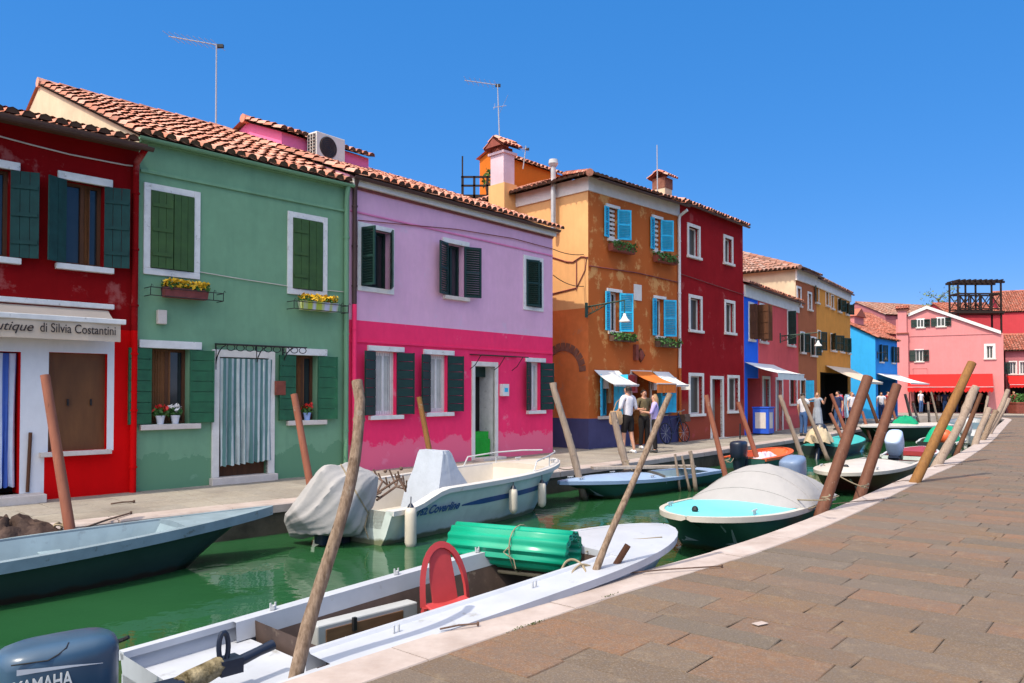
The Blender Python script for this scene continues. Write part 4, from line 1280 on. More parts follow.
d = (H.fh(914, 400)[0], H.fh(988, 400)[0], .02, 2.35); H.holes.append((*d, 2.5)); mb = MB(); mb.box(d[0], d[1], 2.49, 2.51, 0, d[3]); mb.build('restaurant_opening', M['dark'], H.root)
H.h = 5.9
H.walls([M['pink_far']], [(9, 0)])
mb = MB(); gp = [(0,0,5.9), (L,0,5.9), (re[0],0,re[1]), (ap[0],0,ap[1]), (le[0],0,le[1]), (0,0,le[1]-.25)]
mb.prism(gp, (0,H.D,0)); H.child('gable_wall', mb, M['pink_far'])
mb = MB()
for p, q in ((le, ap), (ap, re)):
    mb.prism([(p[0]-.05,-.12,p[1]),(q[0]+.05,-.12,q[1]),(q[0]+.05,-.12,q[1]+.16),(p[0]-.05,-.12,p[1]+.16)], (0,H.D+.2,0), 0)
roof = H.child('roof', mb, M['tile_far'])
mb = MB()
for p, q in ((le, ap), (ap, re)): mb.prism([(p[0]-.05,-.16,p[1]-.05),(q[0]+.05,-.16,q[1]-.05),(q[0]+.05,-.16,q[1]+.19),(p[0]-.05,-.16,p[1]+.19)], (0,.039,0), 0)
mb.build('verge_board', M['white'], roof)
zs_ = H.fh(950, 335)[1]; H.band('string_course', .9, L-.02, zs_-.03, zs_+.03, .04, M['pink_far'])
s0, s1 = H.fh(897.2, 350)[0], H.fh(908.5, 350)[0]; zc0 = H.fh(902, 334)[1]; zc1 = H.fh(902, 311)[1]
mb = MB(); mb.box(s0+.02, s1, -.35, -.001, 0, zc0+.1); mb.box(s0+.08, s1-.1, -.3, .35, zc0+.1, zc1); mb.box(s0-.02, s1+.03, -.42, -.001, zc0-.05, zc0+.08, 1)
ch = H.child('chimney', mb, [M['pink_far'], M['terracotta']])
mb = MB(); mb.box(s0-.02, s1+.02, -.4, .45, zc1, zc1+.12, 0); roof_quad(mb, (s0-.08,-.46,zc1+.12),(s1+.08,-.46,zc1+.12),(s1+.08,.02,zc1+.42),(s0-.08,.02,zc1+.42),5,2,.09); roof_quad(mb, (s1+.08,.5,zc1+.12),(s0-.08,.5,zc1+.12),(s0-.08,.02,zc1+.42),(s1+.08,.02,zc1+.42),5,2,.09)
mb.build('chimney_cap', [M['tile_far'], M['terracotta']], ch)
M['awn_red'] = cloth('red_awning_cloth', (.52,.018,.016), .8, None, 0, .06, .15)
t0 = H.fh(908.5, 374.5); t1 = H.fh(992.5, 373)
awning(H.root, 'awning', (t0[0], -.03, t0[1]), (t1[0], -.03, t0[1]), (t0[0], -1.6, t0[1]-1.0), (t1[0], -1.6, t0[1]-1.0), M['awn_red'], .42, 'galv', 24, True)
b = H.px(913, 367, 369, 927); mb = MB(); mb.tube([(b[0],-.3,b[2]),(b[1],-.3,b[2])], .02, 5); mb.tube([(b[0],0,b[2]),(b[0],-.3,b[2])], .02, 5); mb.tube([(b[1],0,b[2]),(b[1],-.3,b[2])], .02, 5)
H.child('drying_rail', mb, M['terracotta'])

# timber roof terrace behind the salmon house
M['altana'] = wood('dark_terrace_timber', (.03,.018,.014), (.016,.011,.009))
Y = 67.0
def W(u, v, Yd=None): return PY(u, v, Yd or Y)
zf = W(978, 311).z; zt = W(978, 283).z; zr = W(978, 293.5).z
x0 = W(958, 300).x; x1 = W(1001, 300).x
o = empty('roof_terrace', (x0, Y, zf - 3.5)); tag(o, 'dark timber roof terrace with open pergola top behind the salmon house', 'roof terrace')
wx = x1 - x0; hz = 3.5
mb = MB(); mb.box(-.2, wx+.2, -.2, 1.5, hz-.2, hz); mb.build('deck', M['altana'], o)
mb = MB()
for x in (0, wx*.38, wx*.62, wx):
    for y in (0, 1.3):
        if x in (0, wx) or y == 1.3: mb.box(x-.06, x+.06, y-.06, y+.06, 0 if x in (0, wx) else hz, zt-zf+3.5)
mb.build('post', M['altana'], o)
mb = MB(); ht = zt - zf + 3.5
mb.box(-.3, wx+.3, -.1, .1, ht, ht+.18); mb.box(-.3, wx+.3, 1.2, 1.4, ht, ht+.18)
for i in range(9): x = wx*i/8; mb.box(x-.06, x+.06, -.3, 1.6, ht+.18, ht+.3)
mb.build('pergola', M['altana'], o)
mb = MB(); hr = zr - zf + 3.5
for y in (0, 1.3):
    mb.box(0, wx, y-.05, y+.05, hr-.08, hr+.05); mb.box(0, wx, y-.05, y+.05, hz+.15, hz+.25)
    for i in range(4):
        xa, xb = wx*i/4, wx*(i+1)/4
        mb.tube([(xa,y,hz+.2),(xb,y,hr)], .045, 4); mb.tube([(xb,y,hz+.2),(xa,y,hr)], .045, 4); mb.box(xa-.05, xa+.05, y-.04, y+.04, hz, hr)
for x in (0, wx):
    mb.box(x-.05, x+.05, 0, 1.3, hr-.08, hr+.05)
mb.build('railing', M['altana'], o)
# the buildings behind
def block(name, label, cat, A, B, h, D, mat, rd=None, rh=None, tile='tile_far', ov=.15, group='houses round the end of the canal', rows=None, side=None):
    Hb = House(name, label, cat, A, B, h, D, group)
    Hb.walls([mat] if side is None else [mat, side], [(99, 0)], ridge=(rd, rh) if rd else None, side=0 if side is None else 1)
    if rd: Hb.r = Hb.gable_roof(rd, rh, ov, .12, .12, tile)
    return Hb
M['red_back'] = plaster('brick_red_plaster', srgb(196,70,76), None, 0, None, None, 0, .06)
M['dark_roofing'] = paint('dark_roofing', (.035,.03,.03), .8)
A = PY(950, 400, 71).xy; B = PY(1003, 400, 71).xy
block('rear_house', 'dark red house with shadowed roof carrying the timber terrace', 'house', A, B, W(980, 312, 71).z - .2, 5, M['red_back'], 2.5, W(980, 312, 71).z + 1.0)
A = PY(1002.5, 400, 76).xy; B = PY(1065, 400, 74).xy
Hc = block('coral_house', 'coral red house with tiled roof at the right edge behind the salmon house', 'house', A, B, PY(1010, 312, 76).z, 9, M['red_back'], 4.5, PY(1024, 296, 78).z+.6)
A = PY(1006, 400, 60.5).xy; B = PY(1062, 400, 59).xy
Hc2 = House('pink_annex', 'low dusky pink house with red awning at the right edge', 'house', A, B, PY(1010, 350, 60.5).z, 7, 'houses round the end of the canal')
b = Hc2.px(1010, 362, 374, 1016); Hc2.window(b, 'white', .08, 'white', None, True, [(-1,170,.4)], 'shut_dark', 'louvre')
b = Hc2.px(1020, 362, 374, 1025); Hc2.window(b, 'white', .08, 'white', None, True, [(1,170,.4)], 'shut_dark', 'louvre')
d = (.3, Hc2.L-.3, .02, 2.3); Hc2.holes.append((*d, 1.5)); mb = MB(); mb.box(d[0], d[1], 1.49, 1.51, 0, d[3]); mb.build('cafe_opening', M['dark'], Hc2.root)
M['dusky'] = plaster('dusky_pink_plaster', srgb(170,105,110), None)
Hc2.walls([M['dusky']], [(9,0)], ridge=(3, Hc2.h+1.3)); Hc2.gable_roof(3, Hc2.h+1.3, .3, .1, .1, 'tile_far')
z = Hc2.fh(1012, 377)[1]
awning(Hc2.root, 'awning', (.05, -.03, z+.1), (Hc2.L, -.03, z+.1), (.05, -1.5, z-.6), (Hc2.L, -1.5, z-.6), M['awn_red'], .25, 'galv', 16, True)
A = PY(846, 400, 68).xy; B = PY(912, 400, 76).xy
block('tiled_roof_house', 'wide house with large orange tiled roof behind the sky blue house', 'house', A, B, PY(880, 318, 70).z-1.2, 8, M['pink_far'], 4, PY(885, 309, 74).z)
A = PY(886, 400, 84).xy; B = PY(962, 400, 88).xy
block('dark_roof_house', 'house with dark weathered roof rising behind the salmon gable', 'house', A, B, PY(920, 311, 86).z-.6, 8, M['dusky'], 4, PY(930, 303, 88).z, 'tile_old')

# ---- rooftop room with tiled gable behind the green house, with its air conditioner
M['roof_pink'] = plaster('rooftop_pink_plaster', srgb(232,120,165), None, 0, None, None, 0, .06)
cA2 = Vector((-5.25, 17.65)); dd = Vector((.618, .786)); cB2 = cA2 + dd*2.6
H = House('rooftop_room', 'small pink rooftop room rising behind the green house roof', 'dormer room', cA2, cB2, 7.55, 2.7, 'upper storeys behind the front houses')
H.walls([M['roof_pink']], [(99, 0)], ridge=(1.35, 8.05))
H.gable_roof(1.35, 8.05, .12, .14, .1, 'tile', .2, .3)
AC_H = H
s0, z1 = H.fh(303.5, 134); s1, z0 = H.fh(335.5, 166)
o = empty('air_conditioner', H.loc(s0+.05, -.42, H.fh(303,160)[1]), H.root.rotation_euler.z); tag(o, 'white air conditioner unit with dark fan grille on the green house roof', 'air conditioner')
M['ac'] = paint('air_conditioner_white', (.60,.58,.53), .5, .06)
w, hh, dp = .84, .62, .34
mb = MB(); mb.box(0, w, 0, dp, 0, hh); mb.build('casing', M['ac'], o, False, .015)
mb = MB(); mb.tube([(w*.40, -.012, hh*.5), (w*.40, .006, hh*.5)], .25, 28); f = mb.build('fan_grille', M['black'], o)
mb = MB()
for k in range(5): 
    r = .05 + .045*k; mb.tube([(w*.40 + r*math.cos(a), -.018, hh*.5 + r*math.sin(a)) for a in [i*math.pi/12 for i in range(25)]], .004, 4)
mb.build('grille_ring', M['rust'], f)
mb = MB(); mb.box(-.004, .002, .03, dp-.03, .05, hh-.05); sv = mb.build('side_vent', M['black'], o)
mb = MB(); gv = [[mb.vert((-.010, .03 + (dp-.06)*c_/3, .05 + (hh-.1)*r_/7)) for c_ in range(4)] for r_ in range(8)]
for r_ in range(7):
    for c_ in range(3): mb.face((gv[r_][c_], gv[r_][c_+1], gv[r_+1][c_+1], gv[r_+1][c_]))
gd = mb.build('vent_grid', M['ac'], sv); wf = gd.modifiers.new('bars', 'WIREFRAME'); wf.thickness = .03; wf.use_even_offset = False
mb = MB(); mb.box(.1, .16, -.02, dp, -.5, 0); mb.box(w-.16, w-.1, -.02, dp, -.5, 0); mb.build('bracket', M['galv'], o)

# ---- orange upper storey and roof terrace behind the pink house
M['orange_back'] = plaster('deep_orange_plaster', srgb(196,108,40), None, 0, None, None, 0, .08)
A = PY(499, 400, 27.5).xy; B = ray_dir(A, Vector((.66,.75)), 563)
zz = PY(518, 157, 28.3).z
H = House('orange_upper_storey', 'orange upper storey with tiled eave behind the lilac chimney', 'house', A, B, zz-.15, .95, 'upper storeys behind the front houses')
H.walls([M['orange_back']], [(99,0)], ridge=(.45, zz+.06)); H.gable_roof(.45, zz+.06, .12, .12, .1, 'tile', .22, .34)
A = PY(466, 400, 25.2).xy; B = A + Vector((.69,.72))*2.0
zz = PY(480, 199, 25.5).z
H = House('rear_pink_house', 'small pink house with tiled roof between the pink house and lilac chimney', 'house', A, B, zz-.3, 4, 'upper storeys behind the front houses')
H.walls([M['roof_pink']], [(99,0)], ridge=(1.6, zz+.25)); H.gable_roof(1.6, zz+.25, .2, .15, .15, 'tile', .22, .34)
p = PY(461, 198, 26.5)
o = empty('balcony_terrace', (p.x, p.y, p.z-2.5)); tag(o, 'dark timber terrace with railing and plants left of the lilac chimney', 'roof terrace')
mb = MB(); mb.box(0, 1.4, 0, 1.6, 2.5, 2.62); mb.build('deck', M['altana'], o)
mb = MB()
for x in (.05, .45, .9, 1.35): mb.box(x-.04, x+.04, 0, .08, .3, 3.25)
for z in (2.9, 3.2): mb.box(0, 1.4, .0, .06, z, z+.06)
mb.box(.02,.07,.02,.07,3.2,3.95); mb.build('railing', M['altana'], o)
mb = MB(); foliage(mb, .7, 1.3, .2, .8, 3.05, 3.6, 160, .07); mb.build('foliage', M['leaf'], o)
mb = MB(); mb.loft([[(1.0+math.cos(a)*r, .5+math.sin(a)*r, z) for a in [i*math.pi/5 for i in range(10)]] for r, z in ((.13,2.62),(.2,3.1))]); mb.build('pot', M['terracotta'], o)
# ------------------------------------------------------------------ antennas and wall lamps
def antenna(name, label, base, top, boom=None, bars=0, Yd=20, grp='aerials on the roofs'):
    b = PY(base[0], base[1], Yd); t_ = PY(top[0], top[1], Yd)
    o = empty(name, b); tag(o, label, 'antenna', grp)
    mb = MB(); mb.tube([(0,0,-.4), (t_.x-b.x, 0, t_.z-b.z)], [.024, .016], 6); mb.build('mast', M['alu'], o, True)
    if boom:
        p = PY(boom[0][0], boom[0][1], Yd) - b; q = PY(boom[1][0], boom[1][1], Yd) - b
        p.y = -.25; q.y = .1
        mb = MB(); mb.tube([p, q], .014, 5)
        for k in range(bars):
            c = p.lerp(q, (k+.4)/bars); mb.tube([c - Vector((.06,.33,0)), c + Vector((.06,.33,0))], .006, 4)
        mb.build('boom', M['alu'], o, True)
        mb = MB(); mb.box(q.x-.12, q.x+.05, q.y-.04, q.y+.04, q.z-.05, q.z+.03); mb.build('amplifier', M['black'], o)
    return o
antenna('television_antenna', 'tall thin aerial with a level boom on the green house ridge', (216,134), (216.5,44), ((173,41),(220,44)), 9, 19.4)
a = antenna('television_antenna', 'aerial with crossed rods above the lilac chimney', (500,140), (497.5,84), ((465,83.5),(499,84)), 7, 25.0)
mb = MB(); mb.tube([(-.22,0,1.05),(.2,.0,1.12)], .008, 4); mb.tube([(-.1,-.25,1.0),(.08,.25,1.18)], .008, 4); mb.tube([(-.02,.1,.9),(.26,-.05,1.45)], .006, 4); mb.tube([(-.2,-.1,.95),(-.16,-.1,1.15)], .006, 4); mb.build('crossed_rods', M['alu'], a, True)
antenna('television_antenna', 'plain dark mast beside the brick topped chimney', (657.5,186), (657,145), None, 0, 26.5)
antenna('television_antenna', 'short tilted aerial between the lilac chimney and flue', (523,158), (526,146), ((521,151),(528,148)), 3, 28)

def wall_lamp(H, u0, v0, u1, lamp_v, label, drop=.35, scroll=True, out=None, shade='white'):
    s0, z = H.fh(u0, v0)
    o = empty('wall_lamp', H.loc(s0, 0, z), H.root.rotation_euler.z); tag(o, label, 'wall lamp', 'bracket lamps on the house fronts')
    ln = out
    mb = MB(); mb.tube([(0,0,0),(0,-ln,.08)], .022, 6); mb.box(-.05,.05,-.03,.0,-.3,.12)
    if scroll:
        mb.tube([(0,-.03,-.25),(0,-ln*.35,-.10),(0,-ln*.55,.03)], .014, 5)
        for k in range(5):
            c = (0, -.15-.12*k, -.10+.03*k); r = .085-.012*k
            mb.tube([(0, c[1]+r*math.cos(a), c[2]+r*math.sin(a)) for a in [i*.6 for i in range(10)]], .009, 4)
    mb.tube([(0,-ln,.08),(0,-ln,.08-drop)], .014, 5); mb.build('bracket', M['lamp_green'] if scroll else M['black'], o, True)
    mb = MB(); z0 = .08-drop
    mb.loft([[(math.cos(a)*r, -ln+math.sin(a)*r, zz) for a in [i*math.pi/7 for i in range(14)]] for r, zz in ((.035,z0+.02),(.05,z0-.05),(.09,z0-.13),(.15,z0-.18),(.15,z0-.21))])
    mb.build('lamp_shade', M[shade], o, True)
    return o
M['lamp_green'] = paint('verdigris_iron', (.03,.07,.05), .6)
wall_lamp(ORANGE, 586, 307, 628, 305, 'scrolled iron bracket lamp with white shade on the orange house corner', .38, True, 1.35)
wall_lamp(ROSE, 780, 336, 814, 340, 'green iron bracket lamp with white shade on the rose house front', .35, True, 1.55)
wall_lamp(CYAN, 877, 353.5, 866, 356, 'small dark bracket lamp on the sky blue house corner', .3, False, .5, 'black')

# ------------------------------------------------------------------ boats
def smooth(x): x = min(max(x, 0), 1); return x*x*(3-2*x)
class Boat:
    def __init__(b, name, label, stern, bow, hb, sheer, mats, tr=.85, tm=.45, p=2.0, q=.8, draft=.18, bw=.72, rake=.5, wall=.06, floor=None, gun=.07, group='small boats moored along the canal', N=22, open_=(0.02, .97), rail_h=.055, k0=.72, cat='boat'):
        S = Vector(stern); Bw = Vector(bow); d = (Bw - S).normalized()
        b.L = (Bw - S).length; b.hbm, b.tr, b.tm, b.p, b.q = hb, tr, tm, p, q
        b.sh = sheer; b.draft, b.bw, b.rake = draft, bw, rake; b.k0 = k0
        b.root = empty(name, (S.x, S.y, WATER_Z), math.atan2(d.y, d.x)); tag(b.root, label, cat, group)
        b.mats = mats; b.N = N; b.wall = wall
        b.floor = -.05 if floor is None else floor
        ts = [1 - (1 - i/N)**1.25 for i in range(N+1)]; ts[-1] = .9985
        b.ts = ts
        mb = MB(); outer = []; 
        for t in ts:
            h, z = b.hb(t), b.sheer(t); k = b.keel(t); xs = t*b.L; xk = min(xs, b.L - b.rake*(1 - 0) * smooth((t-.55)/.45)) if t > .55 else xs
            xk = xs - b.rake*smooth((t-.5)/.5)
            prof = []
            for f, zz in ((0, k), (b.bw*.9, k + .03 + .25*(max(0,k+b.draft))), ((b.bw+1)/2, k + (z-k)*.5), (1, z)):
                prof.append((h*f, zz, xk + (xs - xk)*((zz-k)/(z-k))))
            outer.append([(x, -y, zz) for y, zz, x in prof[::-1]] + [(x, y, zz) for y, zz, x in prof[1:]])
        ids = mb.loft(outer, 0, False, False)
        mb.face(ids[0][::-1], 0)
        mb.build('hull', mats['hull'], b.root, True)
        # rub rail following the sheer, flat gunwale on top
        mb = MB(); gi, go = [], []
        for side in (-1, 1):
            rings = []
            for t in ts:
                h, z, x = b.hb(t), b.sheer(t), t*b.L
                rings.append([(x + .0, side*(h+.018), z-rail_h), (x, side*(h+.022), z+.012), (x, side*max(.004, h-gun), z+.016), (x, side*max(.004, h-gun), z-.03)])
            mb.loft(rings, 0, True, True)
        mb.build('gunwale', mats['rail'], b.root, True)
        # inner shell
        if open_:
            mb = MB(); rings = []
            for t in ts:
                if not open_[0] <= t <= open_[1]: continue
                h, z, x = max(.02, b.hb(t) - gun*.8), b.sheer(t) - .005, t*b.L
                f = min(b.floor, z - .08)
                k = b.keel(t); fz = max(0, (f + .03 - k)/(b.sheer(t) - k))
                fr = (b.bw+1)/2 + (1-(b.bw+1)/2)*(fz-.5)/.5 if fz > .5 else b.bw*.9 + ((b.bw+1)/2 - b.bw*.9)*fz/.5
                if f < k + .02: f = min(k + .03, z - .03)
                hf = max(.01, h*fr*.93); h = h*.96
                xk = x - b.rake*smooth((t-.5)/.5); xf = xk + (x-xk)*fz
                rings.append([(x, -h, z), (xf, -hf, f), (xf, 0, f), (xf, hf, f), (x, h, z)])
            ids = mb.loft(rings, 0, False, False); mb.face(ids[0]); mb.face(ids[-1][::-1])
            mb.build('inner_shell', mats['inner'], b.root, False)
    def hb(b, t):
        if t < b.tm: return b.hbm*(b.tr + (1-b.tr)*smooth(t/b.tm))
        x = (t - b.tm)/(1 - b.tm)
        return max(.003, b.hbm*max(0, 1 - x**b.p)**b.q)
    def sheer(b, t):
        s = b.sh
        return s(t) if callable(s) else (s[0]*(1-t)*(1-t) + 2*s[1]*t*(1-t) + s[2]*t*t)
    def keel(b, t):
        return -b.draft + (b.sheer(t) - .12 + b.draft)*smooth((t-b.k0)/(1-b.k0))**1.4*.9
    def deck(b, t0, t1, mat, crown=.05, dz=.0, name='foredeck', inset=.03, lip=True):
        mb = MB(); rings = []
        n = 16
        for i in range(n+1):
            t = t0 + (t1-t0)*i/n; t = min(t, .9985)
            h = max(.004, b.hb(t) - inset); z = b.sheer(t) + dz; x = t*b.L
            rings.append([(x, h*k, z + crown*(1-k*k)*min(1, h/b.hbm*1.5)) for k in (-1,-.75,-.4,0,.4,.75,1)])
        ids = mb.loft(rings, 0, False, False)
        if lip:
            a = ids[0]; lo = [mb.vert((Vector(mb.v[i]) - Vector((0,0,.12)))) for i in a]
            for k in range(6): mb.face((a[k], a[k+1], lo[k+1], lo[k]))
        return mb.build(name, mat, b.root, True)
    def thwart(b, t, w, z, mat, name='thwart', th=.03):
        h = b.side(min(.97, t + w/2/b.L), z - th, 1, -.05).y; mb = MB(); mb.box(t*b.L - w/2, t*b.L + w/2, -h, h, z - th, z); return mb.build(name, mat, b.root, False, .006)
    def side(b, t, z, sgn=-1, out=.012):
        h = b.hb(t); sz = b.sheer(t); k = b.keel(t); f = (z-k)/(sz-k)
        fr = (b.bw+1)/2 + (1-(b.bw+1)/2)*(f-.5)/.5 if f > .5 else b.bw*.9 + ((b.bw+1)/2 - b.bw*.9)*f/.5
        xs = t*b.L; xk = xs - b.rake*smooth((t-.5)/.5)
        return Vector((xk + (xs-xk)*f, sgn*(h*fr + out), z))
    def world(b, p): 
        b_m = Matrix.Translation(b.root.location) @ Matrix.Rotation(b.root.rotation_euler.z, 4, 'Z')
        return b_m @ Vector(p)

def boat_mats(hull, rail, inner): return dict(hull=hull, rail=rail, inner=inner)

def hull_mat(name, c, low=None, stain=.4):
    """painted hull: scuffs, and a weedy band at the waterline"""
    t = NT(name)
    col = t.mix(t.ramp(t.noise(2.2, 5, .6), .3, .7), scl(c, .86), scl(c, 1.12))
    col = t.mix(t.math('MULTIPLY', t.ramp(t.noise(3, 6, .7, (1,1,.25)), .55, .75), stain), col, scl(c, .6))
    zz = t.math('ADD', t.z(), t.math('MULTIPLY', t.noise(5, 4), -.10))
    col = t.mix(t.ramp(zz, -.02, .035, (1,1,1), (0,0,0)), col, low or (.03,.045,.02))
    t.color(col).rough(.38, .4).bump(t.noise(9, 4), .08, .01)
    return t.mat

M['hull_dkgreen'] = hull_mat('dark_green_hull', (.026,.045,.040), (.035,.022,.016))
M['hull_green2'] = hull_mat('bottle_green_hull', (.018,.075,.062))
M['boat_white'] = paint('boat_white_paint', (.52,.51,.49), .42, .08, (.40,.37,.32), 2.5)
M['hull_white'] = hull_mat('white_hull', (.52,.58,.54), (.16,.17,.10), .3)
M['hull_grey'] = hull_mat('pale_grey_hull', (.38,.40,.44), None, .3)
M['hull_maroon'] = hull_mat('maroon_hull', (.07,.012,.012))
M['hull_black'] = hull_mat('black_green_hull', (.012,.022,.02))
M['hull_blue'] = hull_mat('grey_blue_hull', (.16,.24,.30))
M['pale_blue'] = paint('pale_blue_boat_paint', (.20,.27,.305), .5, .12, (.17,.22,.25), 3)
M['grey_blue_rail'] = paint('grey_blue_rail_paint', (.19,.25,.285), .5, .15, (.11,.13,.13), 4)
M['light_grey'] = paint('light_grey_boat_paint', (.40,.42,.46), .42, .10, (.29,.29,.28), 2.2)
M['light_blue_deck'] = paint('light_blue_deck_paint', (.26,.36,.52), .4, .07, None, 3)
M['turq_deck'] = paint('turquoise_deck_paint', (.16,.62,.66), .38, .06, None, 3)
M['cream_deck'] = paint('cream_deck_paint', (.52,.47,.40), .4, .08, None, 3)
M['inner_brown'] = paint('brown_bilge_paint', (.055,.035,.028), .7, .3, (.12,.09,.07), 5)
M['inner_grey'] = paint('grey_inner_paint', (.36,.37,.37), .6, .12, None, 4)
M['orange_rail'] = paint('orange_boat_paint', (.60,.10,.025), .45, .1)
M['engine_blue'] = paint('blue_grey_engine_paint', (.035,.075,.125), .28, .12, None, 3, .03, .5)
M['engine_black'] = paint('dark_navy_engine_paint', (.012,.018,.035), .35, .1)
M['engine_steel'] = paint('steel_blue_engine_paint', (.16,.22,.33), .3, .1)
M['engine_pale'] = paint('pale_blue_engine_paint', (.38,.48,.66), .3, .08)
M['canvas'] = cloth('white_canvas_cover', (.315,.305,.30), .85, None, 0, .04, .22)
M['canvas_blue'] = cloth('bluish_white_cover', (.36,.40,.46), .6, None, 0, .05, .22)
M['fender'] = paint('dirty_cream_fender', (.55,.49,.40), .5, .12, (.32,.26,.18), 4)

def outboard(b, x, y, z, scale=1.0, tilt=0, cowl='engine_blue', leg='engine_black', name='outboard_motor', yaw=0):
    """outboard with a shaped cowling; sub-parts under one part"""
    o = empty(name, (x, y, z), yaw, b.root); o.rotation_euler = (0, R(tilt), yaw)
    k = scale; rings = []
    def rr(cx, lx, ly, zz, p=3.2, n=20):
        out = []
        for i in range(n):
            a = 2*math.pi*i/n; c, s = math.cos(a), math.sin(a)
            out.append(((cx + lx*abs(c)**(2/p)*(1 if c > 0 else -1))*k, ly*abs(s)**(2/p)*(1 if s > 0 else -1)*k, zz*k))
        return out
    for cx, lx, ly, zz in ((-.26,.235,.145,.0),(-.27,.265,.175,.05),(-.27,.285,.19,.18),(-.275,.290,.192,.40),(-.272,.286,.188,.440),(-.265,.268,.172,.468),(-.255,.22,.135,.488),(-.24,.12,.07,.497)):
        rings.append(rr(cx, lx, ly, zz))
    mb = MB(); mb.loft(rings); c = mb.build('cowling', M[cowl], o, True)
    o2 = MB(); o2.loft([rr(-.26,.19,.11,-.28), rr(-.26,.225,.14,-.03), rr(-.26,.24,.15,.0)]); o2.loft([rr(-.27,.13,.055,-.85), rr(-.25,.13,.06,-.28)])
    o2.loft([rr(-.25,.20,.05,-1.02,2), rr(-.25,.2,.05,-.88,2)])
    o2.box(-.06*k, .06*k, -.13*k, .13*k, -.35*k, .02*k); o2.box(.02*k, .09*k, -.12*k, .12*k, -.3*k, .06*k)
    o2.build('drive_leg', M[leg], o, True)
    return o, c, k
# ---- dark green boat at the left
A_ = Boat('rowing_boat', 'long dark green flat boat with pale blue inside in front of the red house', (-7.6,5.5), (-3.12,10.2), .66, (.38,.40,.58),
          boat_mats(M['hull_dkgreen'], M['grey_blue_rail'], M['pale_blue']), tr=.8, tm=.5, p=1.8, q=.85, draft=.12, bw=.70, rake=.62, gun=.06, floor=.04, rail_h=.10, open_=(.02,.83), k0=.84)
A_.deck(.80, 1, M['grey_blue_rail'], .03, .004)
for t in (.35, .62): A_.thwart(t, .22, .30, M['pale_blue'])
mb = MB(); x = .70*A_.L; h = A_.side(.76, .2, 1, -.07).y; mb.loft([[(x-.35,-h,.20),(x+.4,-h*.8,.22),(x+.4,h*.8,.22),(x-.35,h,.20)],[(x-.35,-h,.25),(x+.4,-h*.8,.27),(x+.4,h*.8,.27),(x-.35,h,.25)]]); mb.build('floor_panel', M['pale_blue'], A_.root)
def heap(name, label, cat, c, rx, ry, hz, mat, rz=0, n=22, amp=.06, seed=3, edge=1.0):
    """crumpled cloth: a dome with folds reaching its rim"""
    rg = random.Random(seed); ph = [rg.uniform(0, 6.28) for _ in range(6)]
    o_ = empty(name, c, rz); tag(o_, label, cat)
    mb = MB(); rings = []
    for i in range(9):
        q = i/8
        ring = []
        for k in range(n*2):
            a = math.pi*k/n
            w = 1 + .12*math.sin(3*a+ph[0]) + .09*math.sin(7*a+ph[1])*q
            r = max(.02, q)**.8*w
            z = hz*(1 - q**2.2) + amp*(math.sin(5*a+ph[2]+q*4) * math.sin(q*7+ph[3]))*(1-q*.5) + .03*math.sin(9*a+ph[4])*q
            ring.append((rx*r*math.cos(a), ry*r*math.sin(a), max(-.02, z)))
        rings.append(ring)
    mb.loft(rings, 0, True, True)
    mb.build('cloth', mat, o_, True)
    return o_
M['tarp_brown'] = cloth('brown_tarpaulin', (.075,.048,.038), .8, None, 0, .45, .8)
p = A_.world((.36*A_.L, .05, .28)); q_ = P(8, 548, -.12)
heap('tarpaulin', 'crumpled dark brown tarpaulin lying in the dark green boat', 'tarpaulin', (q_.x-.12, q_.y+.2, -.2), .62, .48, .34, M['tarp_brown'], .8, amp=.09)
mb = MB(); q_ = P(62, 531, -.02); c = Vector((q_.x, q_.y, -.05))
mb.tube([c + Vector((.02*math.sin(i*1.3), .03*math.cos(i*1.7), .16 - i*.04)) for i in range(9)], .014, 6)
mb.tube([c + Vector((.09*math.cos(a), .09*math.sin(a), .10+.02*math.sin(3*a))) for a in [i*.5 for i in range(14)]], .014, 6)
mb.tube([c, c+Vector((-.12,-.05,-.05)), c+Vector((-.22,-.12,-.16))], .010, 5)
tag(mb.build('rope', M['rope'], None, True), 'pale rope tied round the red brown pole above the dark green boat', 'rope')

# ---- near grey boat with the blue outboard
dirB = Vector((.68,.733)).normalized()
B_ = Boat('motor_boat', 'pale grey motorboat beside the near kerb with red chair and green roll aboard', (-2.08,4.68), (1.66,8.56), .74, (.36,.50,.62),
          boat_mats(M['hull_grey'], M['light_grey'], M['inner_brown']), tr=.92, tm=.55, p=2.6, q=.62, draft=.15, bw=.75, rake=.5, gun=.06, floor=-.08, open_=(.16,.74))
B_.deck(.72, 1, M['light_grey'], .05, .006)
B_.deck(0.0, .16, M['light_grey'], .01, -.13, 'stern_deck')
mb = MB(); rings = []                                # wide side deck towards the quay, far deck ledge
for i in range(13):
    t = .14 + .60*i/12; x = t*B_.L; h = B_.hb(t); z = B_.sheer(t)
    rings.append([(x, -h+.03, z+.012), (x, -h+.29, z+.022), (x, -h+.31, z+.04), (x, -h+.345, z+.04), (x, -h+.345, z-.10)])
mb.loft(rings, 0, False, False)
rings = []
for i in range(13):
    t = .14 + .60*i/12; x = t*B_.L; h = B_.hb(t); z = B_.sheer(t)
    rings.append([(x, h-.03, z+.016), (x, h-.10, z+.016), (x, h-.115, z-.12), (x, h-.06, z-.13)])
mb.loft(rings, 0, False, False)
mb.build('side_deck', M['light_grey'], B_.root)
